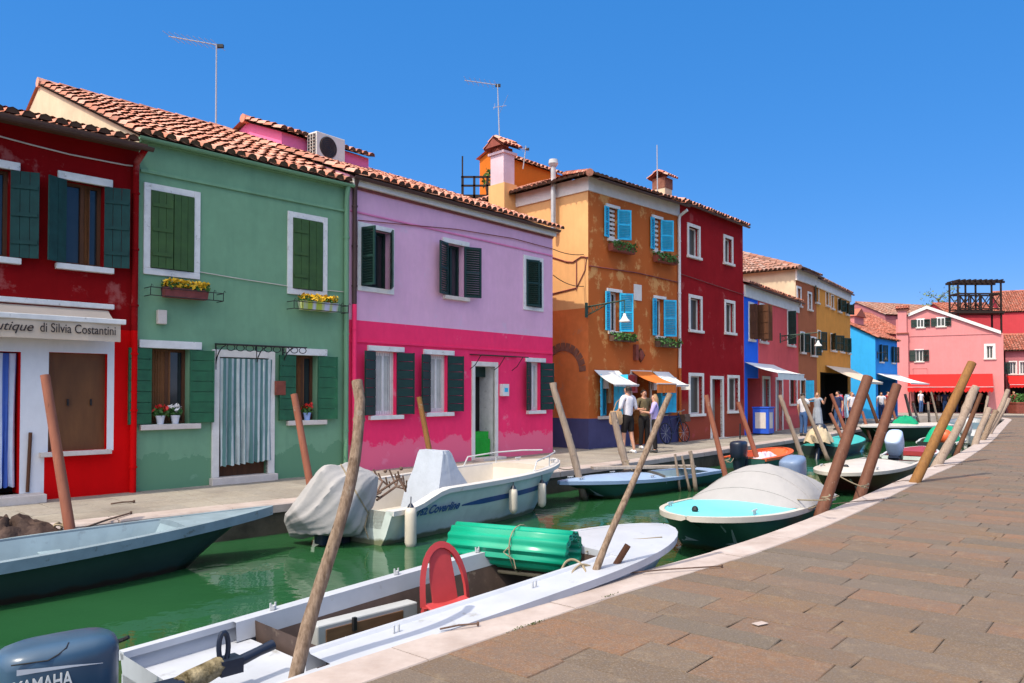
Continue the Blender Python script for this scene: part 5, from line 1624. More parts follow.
# locker with a brown lettered panel on the far inner side, grey bench
xl0, xl1 = .245*B_.L, .425*B_.L; hy = B_.hb(.35)
mb = MB(); mb.box(xl0, xl1, hy-.30, hy-.16, -.07, .30); lk = mb.build('locker', M['inner_grey'], B_.root, False, .012)
M['floor_wood'] = wood('worn_floor_boards', (.17,.145,.12), (.09,.075,.06), 3, (1,8,8), .8, .3)
M['panel'] = wood('varnished_panel', (.20,.11,.06), (.13,.07,.04), 3, (1,8,8), .4, .1)
mb = MB(); mb.box(xl0+.07, xl1-.16, hy-.312, hy-.302, .06, .265); mb.build('door_panel', M['panel'], lk, False, .02)
text_mesh('lettering', "La Gina", .075, M['white'], lk, (xl0+.22, hy-.316, .125), (R(90),0,0), .001, .2)
mb = MB(); mb.box(xl0+.30, xl0+.33, hy-.34, hy-.312, .21, .31); mb.build('latch', M['black'], lk)
mb = MB(); mb.box(.17*B_.L, .5*B_.L, -.2, hy-.36, -.06, -.03); mb.build('floor_board', M['floor_wood'], B_.root)
mb = MB(); mb.box(.52*B_.L, .72*B_.L, hy-.55, hy-.15, -.06, -.03); mb.build('floor_board', M['floor_wood'], B_.root)
xb = .735*B_.L; hb_ = B_.hb(.735)
mb = MB(); mb.box(xb-.03, xb, -hb_+.42, -.05, .02, .52); mb.box(xb-.03, xb, .35, hb_-.1, .02, .52); mb.box(xb-.03, xb, -.05, .35, .40, .52); mb.box(xb-.03, xb, -.05, .35, .02, .12); mb.build('bulkhead', M['inner_grey'], B_.root)
mb = MB(); mb.box(xb-.02, xb-.005, -.05, .35, .12, .40); mb.build('cuddy_hole', M['dark'], B_.root)
# cleats
mb = MB()
for t in (.2, .42, .6):
    x = t*B_.L; y = B_.hb(t)-.05; z = B_.sheer(t)+.02
    mb.tube([(x-.02,y,z),(x-.02,y,z+.05)], .008, 5); mb.tube([(x+.02,y,z),(x+.02,y,z+.05)], .008, 5); mb.tube([(x,y,z+.0),(x,y,z+.03)], .02, 6)
for t in (.25, .5):
    x = t*B_.L; y = -B_.hb(t)+.2; z = B_.sheer(t)+.02
    mb.tube([(x-.02,y,z),(x-.02,y,z+.05)], .008, 5); mb.tube([(x+.02,y,z),(x+.02,y,z+.05)], .008, 5)
mb.build('cleat', M['galv'], B_.root)
om, cowl, k = outboard(B_, -.26, .06, .205, 1.02, 0, 'engine_blue', 'engine_black', 'outboard_motor', R(-4))
M['silver_stripe'] = paint('silver_decal', (.55,.57,.60), .3, bump=0)
mb = MB(); mb.loft([[(-.50*k,-.1945*k,.395*k),(-.42*k,-.1965*k,.392*k),(-.25*k,-.1965*k,.382*k),(-.10*k,-.194*k,.368*k)],[(-.50*k,-.1945*k,.425*k),(-.42*k,-.1965*k,.414*k),(-.25*k,-.1965*k,.394*k),(-.10*k,-.194*k,.370*k)]],0,False,False); mb.build('stripe', M['silver_stripe'], om)
tx = text_mesh('lettering', "YAMAHA", .10*k, M['white'], om, (-.515*k, -.1975*k, .295*k), (R(90),0,0), .0015, .0, 'LEFT', .27*k, .002)
mb = MB(); mb.tube([(.0,.02,.40*k),(.06,.02,.41*k),(.085,.0,.425*k)], .012, 6); mb.tube([(.02,.02,.30*k),(.03,.02,.36*k)], .010, 6); mb.build('pull_handle', M['black'], om)
mb = MB(); mb.tube([(-.52*k,-.165*k,.445*k),(-.36*k,-.187*k,.440*k),(-.31*k,-.178*k,.458*k),(-.27*k,-.158*k,.478*k),(-.25*k,-.12*k,.492*k)], .004, 5); mb.build('panel_seam', M['black'], om)
# tiller arm with bound grip
M['fibre'] = NT('frayed_fibre'); t = M['fibre']; t.color(t.mix(t.ramp(t.noise(14, 5, .7, (1,.3,1)), .35, .65), (.06,.045,.02), (.34,.28,.17))).rough(.95,.1).bump(t.noise(30, 5, .7), 1.0, .02); M['fibre'] = t.mat
til = empty('tiller', (-.46,-.0,-.07), 0, B_.root)
mb = MB(); mb.tube([(.12,-.32,.32),(.13,-.30,.42),(.2,-.26,.45)], .03, 8); mb.box(.2,.46,-.32,-.20,.40,.50); mb.build('tiller_base', M['engine_black'], til, True, .015)
mb = MB(); mb.tube([(.44,-.25,.46),(.52,-.235,.47),(.62,-.22,.48),(.72,-.205,.50)], [.05,.058,.060,.055], 12); mb.build('rope_binding', M['fibre'], til, True)
mb = MB(); mb.box(.70,.84,-.26,-.14,.44,.53); mb.tube([(.84,-.2,.49),(.98,-.185,.515),(1.08,-.175,.53)], [.034,.03,.034], 10)
mb.tube([(.74 + .03*math.cos(a)+.0, -.2, .60+.09*math.sin(a)) for a in [i*math.pi/7 for i in range(15)]], .016, 8); mb.build('tiller_grip', M['engine_black'], til, True)
# rust coloured chair
def plastic_chair():
    o = empty('plastic_chair', (0,0,0)); mat = M['chair_red']
    mb = MB(); rings = []
    for i in range(7):
        x = -.22 + .44*i/6; rings.append([(x, -.23, .42+.012*math.cos(i)), (x, -.1, .405), (x, .08, .40), (x, .2, .42), (x, .23, .40), (x, .2, .395), (x, 0, .38), (x, -.22, .39)])
    mb.loft(rings, 0, True, True); mb.build('seat', mat, o, True, .01)
    # one-piece back: rounded hoop with a broad splat and two slots
    mb = MB(); hoop = []
    def back_pt(a): return (-.25*math.cos(a)*(1.0 if True else 1), -.21 - .12*math.sin(a), .40 + .50*math.sin(a)**.8)
    pts = [back_pt(math.pi*i/16) for i in range(17)]
    rings = [[(p[0]*s, p[1]+dy, .40 + (p[2]-.40)*s2) for s, s2, dy in ((1.05,1.03,0),(1.0,1.0,-.02),(.82,.90,0),(.86,.92,.02))] for p in pts]
    mb.loft(rings, 0, True, True)
    mb.loft([[(-.13,-.205,.40),(.13,-.205,.40),(.13,-.225,.40),(-.13,-.225,.40)],[(-.125,-.27,.62),(.125,-.27,.62),(.125,-.29,.62),(-.125,-.29,.62)],[(-.10,-.325,.85),(.10,-.325,.85),(.10,-.343,.85),(-.10,-.343,.85)]])
    mb.build('backrest', mat, o, True)
    for s in (-1, 1):
        for y in (-.2, .2):
            mb = MB(); mb.tube([(s*.22, y, .40), (s*.26, y*1.25, .0)], [.03,.022], 8); mb.build('leg', mat, o, True)
    return o
M['chair_red'] = paint('faded_red_plastic', (.40,.042,.042), .5, .1, bump=0)
ch = plastic_chair(); p = P(452, 606, -.08); pc = P(458, 604, -.08)
ch.location = (pc.x, pc.y+.05, -.51); ch.rotation_euler = (R(-3), 0, R(220)); ch.scale = (.95, .95, .95)
tag(ch, 'faded red plastic chair with slotted back standing in the grey motorboat', 'chair')
# roll of green corrugated plastic lying across the boat
M['green_plastic'] = NT('green_translucent_plastic')
t = M['green_plastic']; t.color(t.mix(t.noise(3,3), (.0,.22,.12), (.005,.33,.19))).rough(.3,.5); M['green_plastic'] = t.mat
cL = PY(457, 542, 7.85); cR = PY(574, 553.5, 7.25)
dR = (cR - cL); LR = dR.length
o = empty('plastic_roll', (cL.x, cL.y, cL.z)); o.rotation_euler = dR.to_track_quat('X', 'Z').to_euler(); tag(o, 'roll of bright green corrugated plastic tied with string on the grey motorboat', 'plastic roll')
mb = MB(); rings = []; n = 150
prof = []
for i in range(n+1):
    a = 2*math.pi*2.6*i/n; r = .205 - .030*i/n*2.6 + .012*math.sin(a*13)
    prof.append((r*math.cos(a), r*math.sin(a)))
for th in (0, LR*.33, LR*.66, LR): rings.append([(th, y, z) for y, z in prof])
mb.loft(rings, 0, False, False); rl = mb.build('sheet', M['green_plastic'], o, True)
sd = rl.modifiers.new('thick', 'SOLIDIFY'); sd.thickness = .004
mb = MB(); mb.tube([(LR*.56+.012*math.sin(a*2), .222*math.cos(a), .222*math.sin(a)) for a in [i*2*math.pi/20 for i in range(21)]], .006, 5)
mb.tube([(LR*.56,-.20,.06),(LR*.52,-.24,.0),(LR*.56,-.26,-.02),(LR*.6,-.23,-.06),(LR*.62,-.24,-.14)], .006, 5); mb.build('string', M['rope'], o, True)
mb = MB(); a = cL + Vector((0,-.06,-.235)); b = cR + Vector((0,-.05,-.225)); mb.tube([a, b], .018, 6); tag(mb.build('wooden_batten', M['rope'], None, True), 'thin wooden batten lying under the green plastic roll', 'batten')
# ropes on the foredeck
def rope(pts, label, r=.012, name='rope', mat='rope'):
    mb = MB(); P_ = [Vector(p) for p in pts]; out = []
    for i in range(len(P_)-1):
        a = P_[max(i-1,0)]; b = P_[i]; c = P_[i+1]; d = P_[min(i+2, len(P_)-1)]
        for k in range(6):
            t_ = k/6; out.append(.5*((2*b)+(c-a)*t_+(2*a-5*b+4*c-d)*t_*t_+(3*b-a-3*c+d)*t_**3))
    out.append(P_[-1]); mb.tube(out, r, 6); return tag(mb.build(name, M[mat], None, True), label, 'rope')
z = .13
rope([P(560,573,.06), P(566,562,.1), P(575,560,.13), P(584,568,.1), P(586,580,.06), P(578,584,.06), P(572,574,.08), P(580,565,.12), P(590,566,.1)], 'coil of pale rope beside the green plastic roll', .011)
rope([P(586,552,.12), P(610,541,.16), P(640,539,.17), P(662,537,.17)], 'thin white line running over the grey bow', .006)

# ---- white motorboat
def sheerC(t):
    return .47 + .20*smooth((t-.06)/.16) + .12*t*t
C_ = Boat('motor_boat', 'white motorboat with blue stripe and lettering in front of the pink house', (-2.30,10.95), (.80,15.0), .95, sheerC,
          boat_mats(M['hull_white'], M['boat_white'], M['cream_deck']), tr=.95, tm=.45, p=2.3, q=.72, draft=.2, bw=.70, rake=.55, gun=.13, floor=.22, open_=(.0,.80), N=34)
C_.deck(.78, 1, M['cream_deck'], .04, .004)
M['blue_stripe_paint'] = paint('blue_boat_stripe', (.03,.07,.22), .35, bump=0)
mb = MB(); rings = []
for i in range(25):
    t = .285 + .63*i/24; w = .042*min(1, (t-.26)*9) ; zc = .40 + .14*(t-.34) 
    rings.append([C_.side(t, zc - w, -1, .006), C_.side(t, zc + w, -1, .006)])
mb.loft(rings, 0, False, False); mb.build('stripe', M['blue_stripe_paint'], C_.root)
def side_text(bt, body, t0, z, size, mat, width, shear=.0, bold=0.002):
    p = bt.side(t0, z, -1, .03); q = bt.side(t0 + width/bt.L, z, -1, .03); pu = bt.side(t0, z+size, -1, .03)
    x = (q - p).normalized(); u = (pu - p).normalized(); nrm = x.cross(u).normalized(); u = nrm.cross(x)
    o_ = text_mesh('lettering', body, size, mat, bt.root, (0,0,0), (0,0,0), .001, shear, 'LEFT', width, bold)
    mat_ = Matrix((x, u, nrm)).transposed().to_4x4(); mat_.translation = p
    o_.matrix_local = mat_; return o_
side_text(C_, "16752", .062, .36, .15, M['blue_stripe_paint'], .34, .0, .006)
side_text(C_, "Coverline", .137, .36, .18, M['blue_stripe_paint'], .66, .35, .006)
def fender(bt, t, label, z1=.44, ln=.36, r=.075):
    p = bt.world(bt.side(t, z1, -1, r + .01)); o_ = empty('fender', (p.x, p.y, p.z)); tag(o_, label, 'fender', 'fenders on the white motorboat')
    mb = MB(); mb.loft([[(math.cos(a)*r*k, math.sin(a)*r*k, zz) for a in [i*math.pi/7 for i in range(14)]] for k, zz in ((.35,-ln-.03),(.85,-ln),(1,-ln+.05),(1,-.06),(.85,-.0),(.45,.03))]); mb.build('body', M['fender'], o_, True)
    mb = MB(); mb.tube([(0,0,.02),(0,0,.07)], [.05,.02], 8); mb.tube([(0,0,.06),(0,.03,.16)], .008, 5); mb.build('eyelet', M['engine_black'], o_, True)
    return o_
fender(C_, .045, 'cream fender with a dark cap at the white motorboat stern corner', .50, .50, .08)
fender(C_, .50, 'stained short fender midway along the white motorboat side', .52, .34, .07)
fender(C_, .69, 'cream fender hanging nearest the white motorboat bow', .52, .36, .07)
mb = MB()
for s in (-1, 1):
    pr = [(C_.L*t, s*(C_.hb(t)-.09), C_.sheer(t)+dz) for t, dz in ((.66,.0),(.68,.17),(.80,.2),(.90,.2),(.965,.18))]
    mb.tube(pr, .014, 6); mb.tube([(C_.L*.80, s*(C_.hb(.8)-.09), C_.sheer(.8)), pr[2]], .012, 6)
mb.build('bow_rail', M['galv'], C_.root, True)
# cover over the console
cx = .36*C_.L
mb = MB(); rings = []
for z, l0, l1, w in ((.25,-.42,.50,.40),(.55,-.36,.38,.36),(.85,-.24,.16,.30),(1.10,-.17,.04,.27),(1.155,-.15,.0,.25)):
    n = 14; ring = []
    for (xa,ya),(xb,yb) in (((l0,-w),(l1,-w)),((l1,-w),(l1,w)),((l1,w),(l0,w)),((l0,w),(l0,-w))):
        for i in range(n): 
            q = i/n; dx = .035*(1-abs(math.sin(q*5.5+z*2.3+xa*3)))**2*math.sin(math.pi*q) - .02*math.sin(math.pi*q); ring.append((cx+xa+(xb-xa)*q+dx, ya+(yb-ya)*q+dx*.7, z))
    rings.append(ring)
mb.loft(rings); mb.v = mb.v
pc = C_.root
o = empty('console_cover', C_.root.location, C_.root.rotation_euler.z); tag(o, 'bluish white cloth cover over the console of the white motorboat', 'boat cover')
mb.build('cloth', M['canvas_blue'], o, True)
# tilted engine under a white sack
om, cowl, k = outboard(C_, -.10, 0, .22, .9, 8, 'engine_black', 'engine_black')
path = [PY(374,474,10.85), PY(366,480,10.8), PY(355,489,10.72), PY(340,500,10.62), PY(322,511,10.58), PY(305,520,10.55), PY(294,526,10.6), PY(287,529,10.65)]
rad = [.12,.27,.40,.46,.40,.30,.20,.07]
o = empty('engine_cover', path[2] - Vector((0,0,.4))); tag(o, 'crumpled white sack tied over the engine of the white motorboat', 'engine cover')
mb = MB(); rings = []; base = o.location
fine = []
for i in range(len(path)-1):
    for q in range(6): fine.append((path[i].lerp(path[i+1], q/6), rad[i]+(rad[i+1]-rad[i])*q/6))
fine.append((path[-1], rad[-1]))
t_ = (path[-1]-path[0]).normalized(); x = t_.cross(Vector((0,0,1))).normalized(); y = x.cross(t_).normalized()
for j, (p, r) in enumerate(fine):
    ring = []; u_ = j/len(fine)
    for kk in range(96):
        a = 2*math.pi*kk/96
        # long folds running towards the hanging end, pinched where the cord is tied
        ph_ = a + .35*math.sin(u_*4 + 1) + .12*math.sin(3*a)
        w = .94 + (.10 + .10*u_)*(1 - abs(math.sin(2.5*ph_ + .6)))**1.6 + .085*(1 - abs(math.sin(4.5*ph_ + 2.0 + 1.5*u_)))**2 + .035*(1 - abs(math.sin(9*a - 5*u_)))**2 + .03*math.sin(u_*11 + 2*a)
        w *= 1 - .16*math.exp(-((u_-.28)/.05)**2)
        ring.append(p + (x*math.cos(a)*.80 + y*math.sin(a))*r*w - base - Vector((0,0,.05*math.sin(u_*9+a))))
    rings.append(ring)
mb.loft(rings); mb.build('cloth', M['canvas'], o, True)
mb = MB(); j = int(len(rings)*.28); mb.tube([q*1.0 for q in rings[j]] + [rings[j][0]], .012, 5); mb.tube([rings[j][68], rings[j][68] + Vector((-.03,-.08,-.18)), rings[j][68] + Vector((.02,-.07,-.34))], .010, 5); mb.build('cord', M['rope'], o, True)
# rusty anchors
o = empty('grapnel_anchor', C_.world((.25,-.35,.5))); o.rotation_euler = (0,0,C_.root.rotation_euler.z); tag(o, 'tangle of rusty grapnel anchors on the stern of the white motorboat', 'anchor')
mb = MB(); rg = random.Random(5)
for k in range(3):
    a0 = rg.uniform(-.4,.6); cx, cy = rg.uniform(-.15,.3), rg.uniform(-.25,.35)
    hx, hy = cx+.5*math.cos(a0), cy+.5*math.sin(a0)
    mb.tube([(cx,cy,.02),(hx,hy,.16+.07*k)], .018, 6)
    for j in range(4):
        b = a0 + (-.9,-.35,.4,.95)[j]; mb.tube([(hx,hy,.16+.07*k),(hx+.12*math.cos(b),hy+.12*math.sin(b),.12+.05*j),(hx+.14*math.cos(b)-.05,hy+.16*math.sin(b),.22+.06*j)], .014, 5)
    mb.ball((hx+.1, hy+.05, .30+.07*k), .03)
    mb.tube([(cx+.06*math.cos(i*.8), cy+.06*math.sin(i*.8), .05+.012*i) for i in range(9)], .014, 5)
mb.build('hooks', M['rust'], o, True)

# ---- green boat with a light blue foredeck
D_ = Boat('rowing_boat', 'bottle green boat with large light blue foredeck below the orange house', (4.45,18.05), (.86,14.55), .64, (.30,.28,.40),
          boat_mats(M['hull_green2'], M['light_blue_deck'], M['pale_blue']), tr=.75, tm=.5, p=1.9, q=.85, draft=.14, bw=.68, rake=.5, gun=.05, floor=.05)
D_.deck(.48, 1, M['light_blue_deck'], .09, .004)
D_.deck(.0, .10, M['light_blue_deck'], .02, .004, 'stern_deck')
mb = MB(); mb.loft([[(.49*D_.L-.04*k, (D_.hb(.49)-.04)*y, D_.sheer(.49)+.012+.085*(1-y*y)+ .05*k*(1-.2*y*y)) for y in (-1,-.7,-.3,0,.3,.7,1)] for k in (0,1)],0,False,False); mb.build('coaming', M['black'], D_.root)
D_.thwart(.3, .2, .24, M['pale_blue'])
mb = MB(); a = P(592,467.5,.06); b = P(694,466,.06)
mb.T = Matrix.Translation(a) @ (b-a).to_track_quat('X','Z').to_matrix().to_4x4(); mb.box(0,(b-a).length,-.12,.12,-.03,.02); mb.T = None
tag(mb.build('plank', wood('grey_plank_wood', (.38,.33,.28), (.24,.2,.17)), None), 'weathered grey plank lying along the far kerb behind the green boat', 'plank')

# ---- turquoise boat with the white cover
E_ = Boat('motor_boat', 'turquoise motorboat under a white canvas cover beside the near kerb', (4.42,12.55), (2.10,9.46), .82, (.46,.48,.56),
          boat_mats(M['hull_green2'], M['cream_deck'], M['pale_blue']), tr=.88, tm=.5, p=2.7, q=.60, draft=.16, bw=.74, rake=.4, gun=.05, floor=.1)
E_.deck(.44, 1, M['turq_deck'], .06, .005, inset=.055)
o = empty('boat_cover', E_.root.location, E_.root.rotation_euler.z); tag(o, 'taut white canvas cover stretched over the turquoise motorboat', 'boat cover')
mb = MB(); rings = []; nx = 60
for i in range(nx+1):
    q = i/nx; t = -.02 + .60*q; x = t*E_.L; h = E_.hb(max(t,0)) + .03
    if t > .42: h *= (1 - ((t-.42)/.16)**2*.35)
    top = (.30 + .20*q/.5)*min(1, q/.08)**.5 if q < .5 else .50*(1-((q-.5)/.5)**1.5) 
    top = max(.0, top) 
    ring = []
    for k in range(49):
        y = -1 + 2*k/48
        z = E_.sheer(max(t,0)) + .015 + top*(1-abs(y)**2.1)**.85
        z += top*(.035*(1-abs(math.sin(q*9.4)))**2.0*(1-y*y) - .05*(1-abs(math.sin(6*y + 2.2*q)))**3*(1 - abs(y))*(.3+.7*abs(y)) + .03*(1-abs(math.sin(4*y - 7*q)))**3*(1-y*y))
        ring.append((x, h*y, z))
    rings.append(ring)
mb.loft(rings, 0, False, False)
mb.build('canvas', M['canvas'], o, True)
mb = MB()
for j in (20, 40, 51): mb.tube([Vector(q) + Vector((0,0,.004)) for q in rings[j]], .004, 4)
mb.build('seam', M['canvas'], o, True)
mb = MB()
for s_ in (0, 48): mb.tube([Vector(r[s_]) + Vector((0, .012*(1 if s_ else -1), -.02)) for r in rings], .010, 5)
mb.build('hem_cord', M['rope'], o, True)
outboard(E_, -.08, 0, .50, .95, 10, 'engine_steel', 'engine_black')
mb = MB(); mb.ball((E_.L*.93, .0, E_.sheer(.93)+.07), .045); mb.tube([(E_.L*.93,0,E_.sheer(.93)+.03),(E_.L*.93,0,E_.sheer(.93)+.07)], .03, 6); mb.build('bow_bollard', M['black'], E_.root, True)

# ---- small orange dinghy
F_ = Boat('dinghy', 'small orange rimmed dinghy with a dark outboard below the deep red house', (6.05,20.4), (7.85,22.7), .64, (.34,.34,.46),
          boat_mats(M['hull_green2'], M['orange_rail'], M['orange_rail']), tr=.9, tm=.45, p=2.4, q=.6, draft=.14, bw=.75, rake=.3, gun=.11, floor=.08)
F_.thwart(.4, .25, .28, M['brown_wood'])
outboard(F_, -.08, 0, .34, .95, 0, 'engine_black', 'engine_black')
mb = MB(); mb.tube([(-.2,.02,.85),(-.18,.02,1.25)], .02, 6); mb.build('tiller_pole', M['black'], F_.root)
p = F_.world((.45*F_.L, -.08, .2)); heap('dust_sheet', 'pale pink and white cloth heaped in the orange dinghy', 'cloth', (p.x,p.y,p.z), .7, .3, .2, cloth('pale_pink_cloth', (.60,.50,.56)), F_.root.rotation_euler.z, amp=.07, seed=9)

# ---- turquoise covered boat further along
G_ = Boat('rowing_boat', 'dark boat with a flat turquoise cover below the brown house', (9.75,24.6), (12.7,28.9), .72, (.36,.36,.44),
          boat_mats(M['hull_black'], M['hull_green2'], M['pale_blue']), tr=.85, tm=.45, p=2.2, q=.75, draft=.14, gun=.05)
M['turq_cover'] = cloth('turquoise_cover', (.05,.36,.34), .7, None, 0, .08, .4)
G_.deck(.03, .97, M['turq_cover'], .12, .02, 'cover', .0)
outboard(G_, -.05, 0, .42, 1.0, 30, 'engine_black', 'engine_black')
p = G_.world((-.3, .0, .55)); heap('engine_cover', 'tan cloth draped over the outboard of the turquoise covered boat', 'engine cover', (p.x,p.y,p.z-.05), .55, .36, .48, cloth('tan_cloth', (.50,.40,.26)), .6, seed=4)

# ---- maroon boat with cream deck by the near kerb
H_ = Boat('motor_boat', 'maroon boat with smooth cream deck beside the near kerb', (9.25,18.95), (6.25,15.35), .78, (.44,.44,.48),
          boat_mats(M['hull_maroon'], M['cream_deck'], M['inner_grey']), tr=.85, tm=.45, p=2.6, q=.62, draft=.15, gun=.05, rake=.35)
H_.deck(.30, 1, M['cream_deck'], .10, .006)
outboard(H_, -.05, 0, .48, .98, 35, 'engine_pale', 'engine_black')
mb = MB(); mb.ball((H_.L*.86,.1,H_.sheer(.86)+.09), .06,.06,.05); mb.build('bow_bollard', M['black'], H_.root, True)

# ---- far boats
I_ = Boat('motor_boat', 'dark hulled boat with broad white deck below the sky blue house', (19.0,35.0), (14.3,32.1), .95, (.62,.62,.68),
          boat_mats(M['hull_black'], M['boat_white'], M['inner_grey']), tr=.95, tm=.5, p=2.2, q=.7, draft=.16, gun=.06)
I_.deck(.0, 1, M['cream_deck'], .08, .01)
heap('green_tarpaulin', 'bright green tarpaulin bundle on the white decked boat', 'tarpaulin', I_.world((.45*I_.L,.1,.7)), .55, .4, .32, cloth('green_tarp', (.01,.26,.13)), .3, seed=6)
for t, lab in ((.06, 'white fender at the stern of the white decked boat'), (.17, 'second white fender from the stern of the white decked boat')):
    p = I_.world(I_.side(t, .3, 1, .1)); o = empty('fender', p); tag(o, lab, 'fender', 'fenders on the white decked boat')
    mb = MB(); mb.loft([[(math.cos(a)*r, math.sin(a)*r, zz) for a in [i*math.pi/5 for i in range(10)]] for r, zz in ((.05,-.32),(.09,-.28),(.09,.15),(.04,.2))]); mb.build('body', M['white'], o, True)
    mb = MB(); mb.tube([(0,0,.2),(0,0,.35)], .012, 5); mb.build('lanyard', M['rope'], o)
K_ = Boat('rowing_boat', 'small boat with a red deck behind the maroon boat', (10.2,20.4), (12.2,23.2), .62, (.40,.38,.46), boat_mats(M['hull_white'], M['boat_white'], M['hull_maroon']), draft=.12, gun=.05)
K_.deck(.35, 1, paint('red_deck_paint', (.30,.03,.03), .5), .05, .005)
L_ = Boat('rowing_boat', 'dark boat under a bright green tarpaulin among the near poles', (13.9,25.6), (16.2,28.9), .68, (.42,.40,.48), boat_mats(M['hull_black'], M['boat_white'], M['inner_brown']), draft=.12, gun=.05)
heap('green_tarpaulin', 'bright green tarpaulin heaped over the boat among the near poles', 'tarpaulin', L_.world((.5*L_.L,0,.3)), 1.1, .55, .62, cloth('green_tarp_bright', (.01,.30,.16)), L_.root.rotation_euler.z, seed=8)
o = empty('mooring_buoy', L_.world((.15*L_.L,-.2,.35))); tag(o, 'orange buoy lying in the stern of the tarpaulin covered boat', 'buoy'); mb = MB(); mb.ball((0,0,.22), .24,.24,.26,14); mb.build('float', M['orange_rail'], o, True); mb = MB(); mb.tube([(0,0,.46),(0,0,.56)], .03, 6); mb.build('eyelet', M['black'], o)
N_ = Boat('motor_boat', 'small boat with a white outboard among the near poles', (17.1,29.4), (19.4,32.8), .64, (.42,.42,.5), boat_mats(M['hull_white'], M['boat_white'], M['inner_grey']), draft=.12, gun=.06)
outboard(N_, -.05, 0, .5, 1.15, 0, 'boat_white', 'boat_white')
O_ = Boat('rowing_boat', 'grey blue boat moored at the far end of the near kerb', (21.6,37.3), (24.6,41.9), .85, (.62,.6,.7), boat_mats(M['hull_blue'], M['hull_blue'], M['inner_grey']), draft=.14, gun=.06)
Q_ = Boat('rowing_boat', 'white boat moored across the end of the canal', (26.0,51.2), (21.9,49.8), .8, (.5,.5,.6), boat_mats(M['hull_white'], M['boat_white'], M['inner_grey']), draft=.14, gun=.06)
Q_.deck(.5, 1, M['cream_deck'], .06, .005)
# ------------------------------------------------------------------ mooring poles
M['pole_brown'] = wood('red_brown_painted_pole', (.165,.066,.036), (.10,.038,.022), 4, (6,6,.7), .65, .35, wet=True)
M['pole_red'] = wood('faded_red_pole', (.33,.12,.07), (.25,.085,.05), 4, (6,6,.6), .65, .2, wet=True)
M['pole_grey'] = wood('weathered_grey_pole', (.36,.28,.22), (.22,.16,.12), 4, (9,9,1.0), .85, .7, wet=True)
M['pole_bark'] = wood('knotty_bark_pole', (.34,.25,.18), (.10,.06,.035), 6, (7,7,2.2), .9, 1.0, wet=True)
M['pole_mustard'] = wood('mustard_brown_pole', (.27,.13,.035), (.17,.075,.025), 4, (7,7,.8), .75, .4, wet=True)
def pole(bu, bv, tu, tv, w, mat, label, lean=.3, gnarly=0, group=None, top_k=.80, z0=0.0):
    b = P(bu, bv, z0); t = PY(tu, tv, b.y + lean)
    r = w / F * b.y / 2
    d = (t - b)
    foot = b - d * ((2.0) / max(.3, d.z))
    o = empty('mooring_pole', (b.x, b.y, z0)); tag(o, label, 'mooring pole', group or 'mooring poles along the canal')
    rg = random.Random(int(bu*7+bv*13)); mb = MB()
    pts, rad = [], []; n = 30 if gnarly else 6
    u = Vector((d.y, -d.x, 0)); u = u.normalized() if u.length > 1e-4 else XA
    ph = rg.uniform(0, 6)
    for i in range(n+1):
        k = i/n; p = foot.lerp(t, k)
        p = p + (XA*math.sin(k*7+ph)*.5 + u*math.sin(k*11+ph*2)*.4) * r * gnarly * (0 if i == n else 1) if gnarly else p
        pts.append(p - Vector((b.x, b.y, z0)))
        kn = 1 + (.07*rg.uniform(-1, 1) + (.16 if rg.random() < .14 else 0)) * (1 if gnarly else .12)
        rad.append(r * (1.08 + (top_k - 1.08)*k) * kn)
    mb.tube(pts, rad, 12)
    if gnarly:
        for _ in range(7):
            i = rg.randrange(n//2, n-1); a = rg.uniform(0, 6.28); q = pts[i] + Vector((math.cos(a), math.sin(a), 0))*rad[i]*.85
            mb.ball(q - Vector((math.cos(a), math.sin(a), 0))*rad[i]*.12, rad[i]*.42, None, rad[i]*.55, 8)
    mb.build('pole_shaft', mat, o, True)
    return o
PB, PR, PG, PK, PM = M['pole_brown'], M['pole_red'], M['pole_grey'], M['pole_bark'], M['pole_mustard']
pole(305, 664, 357, 381, 15, PK, 'thick knotty bark covered pole rising beside the near kerb in front of the grey motorboat', .35, 2.3)
pole(596, 582, 670, 394, 8, PK, 'slim crooked bark pole leaning over the bow of the grey motorboat', .5, 2.8)
pole(609, 576, 628, 545, 8, M['brown_wood'], 'short dark stub of a post beside the grey motorboat bow', .05, 0)
pole(822, 510, 868, 377, 13, PB, 'smooth red brown pole beside the covered turquoise motorboat', .45)
pole(861, 493, 897, 385, 11.5, PB, 'smooth red brown pole in front of the maroon boat', .4)
pole(915, 482, 972, 363, 11, PM, 'tallest mustard brown pole beside the near kerb before the red awning', .5, 0)
pole(938, 464, 976, 387, 9.5, PG, 'weathered thick pole just right of the mustard brown pole', .4, .5)
pole(957, 453, 981, 394, 5, M['brown_wood'], 'thin dark pole right of the weathered thick pole', .3)
near = 'cluster of old poles at the far end of the near kerb'
for bu, bv, tu, tv, w, lab in ((976,444,989,409,7,'stubby grey pole, leftmost of the cluster at the kerb bend'), (983,440,996,411,6,'brownish pole second in the cluster at the kerb bend'),
                               (985,438,1008,390,5.5,'longest grey pole of the cluster at the kerb bend'), (990,434,1009,399,5.5,'grey pole fourth in the cluster at the kerb bend'), (982,430,988,396,3,'thin pale stake standing behind the cluster at the kerb bend')):
    pole(bu, bv, tu, tv, w, PG if 'brown' not in lab else PK, lab, .4, .6, near)
far = 'mooring poles along the far quay'
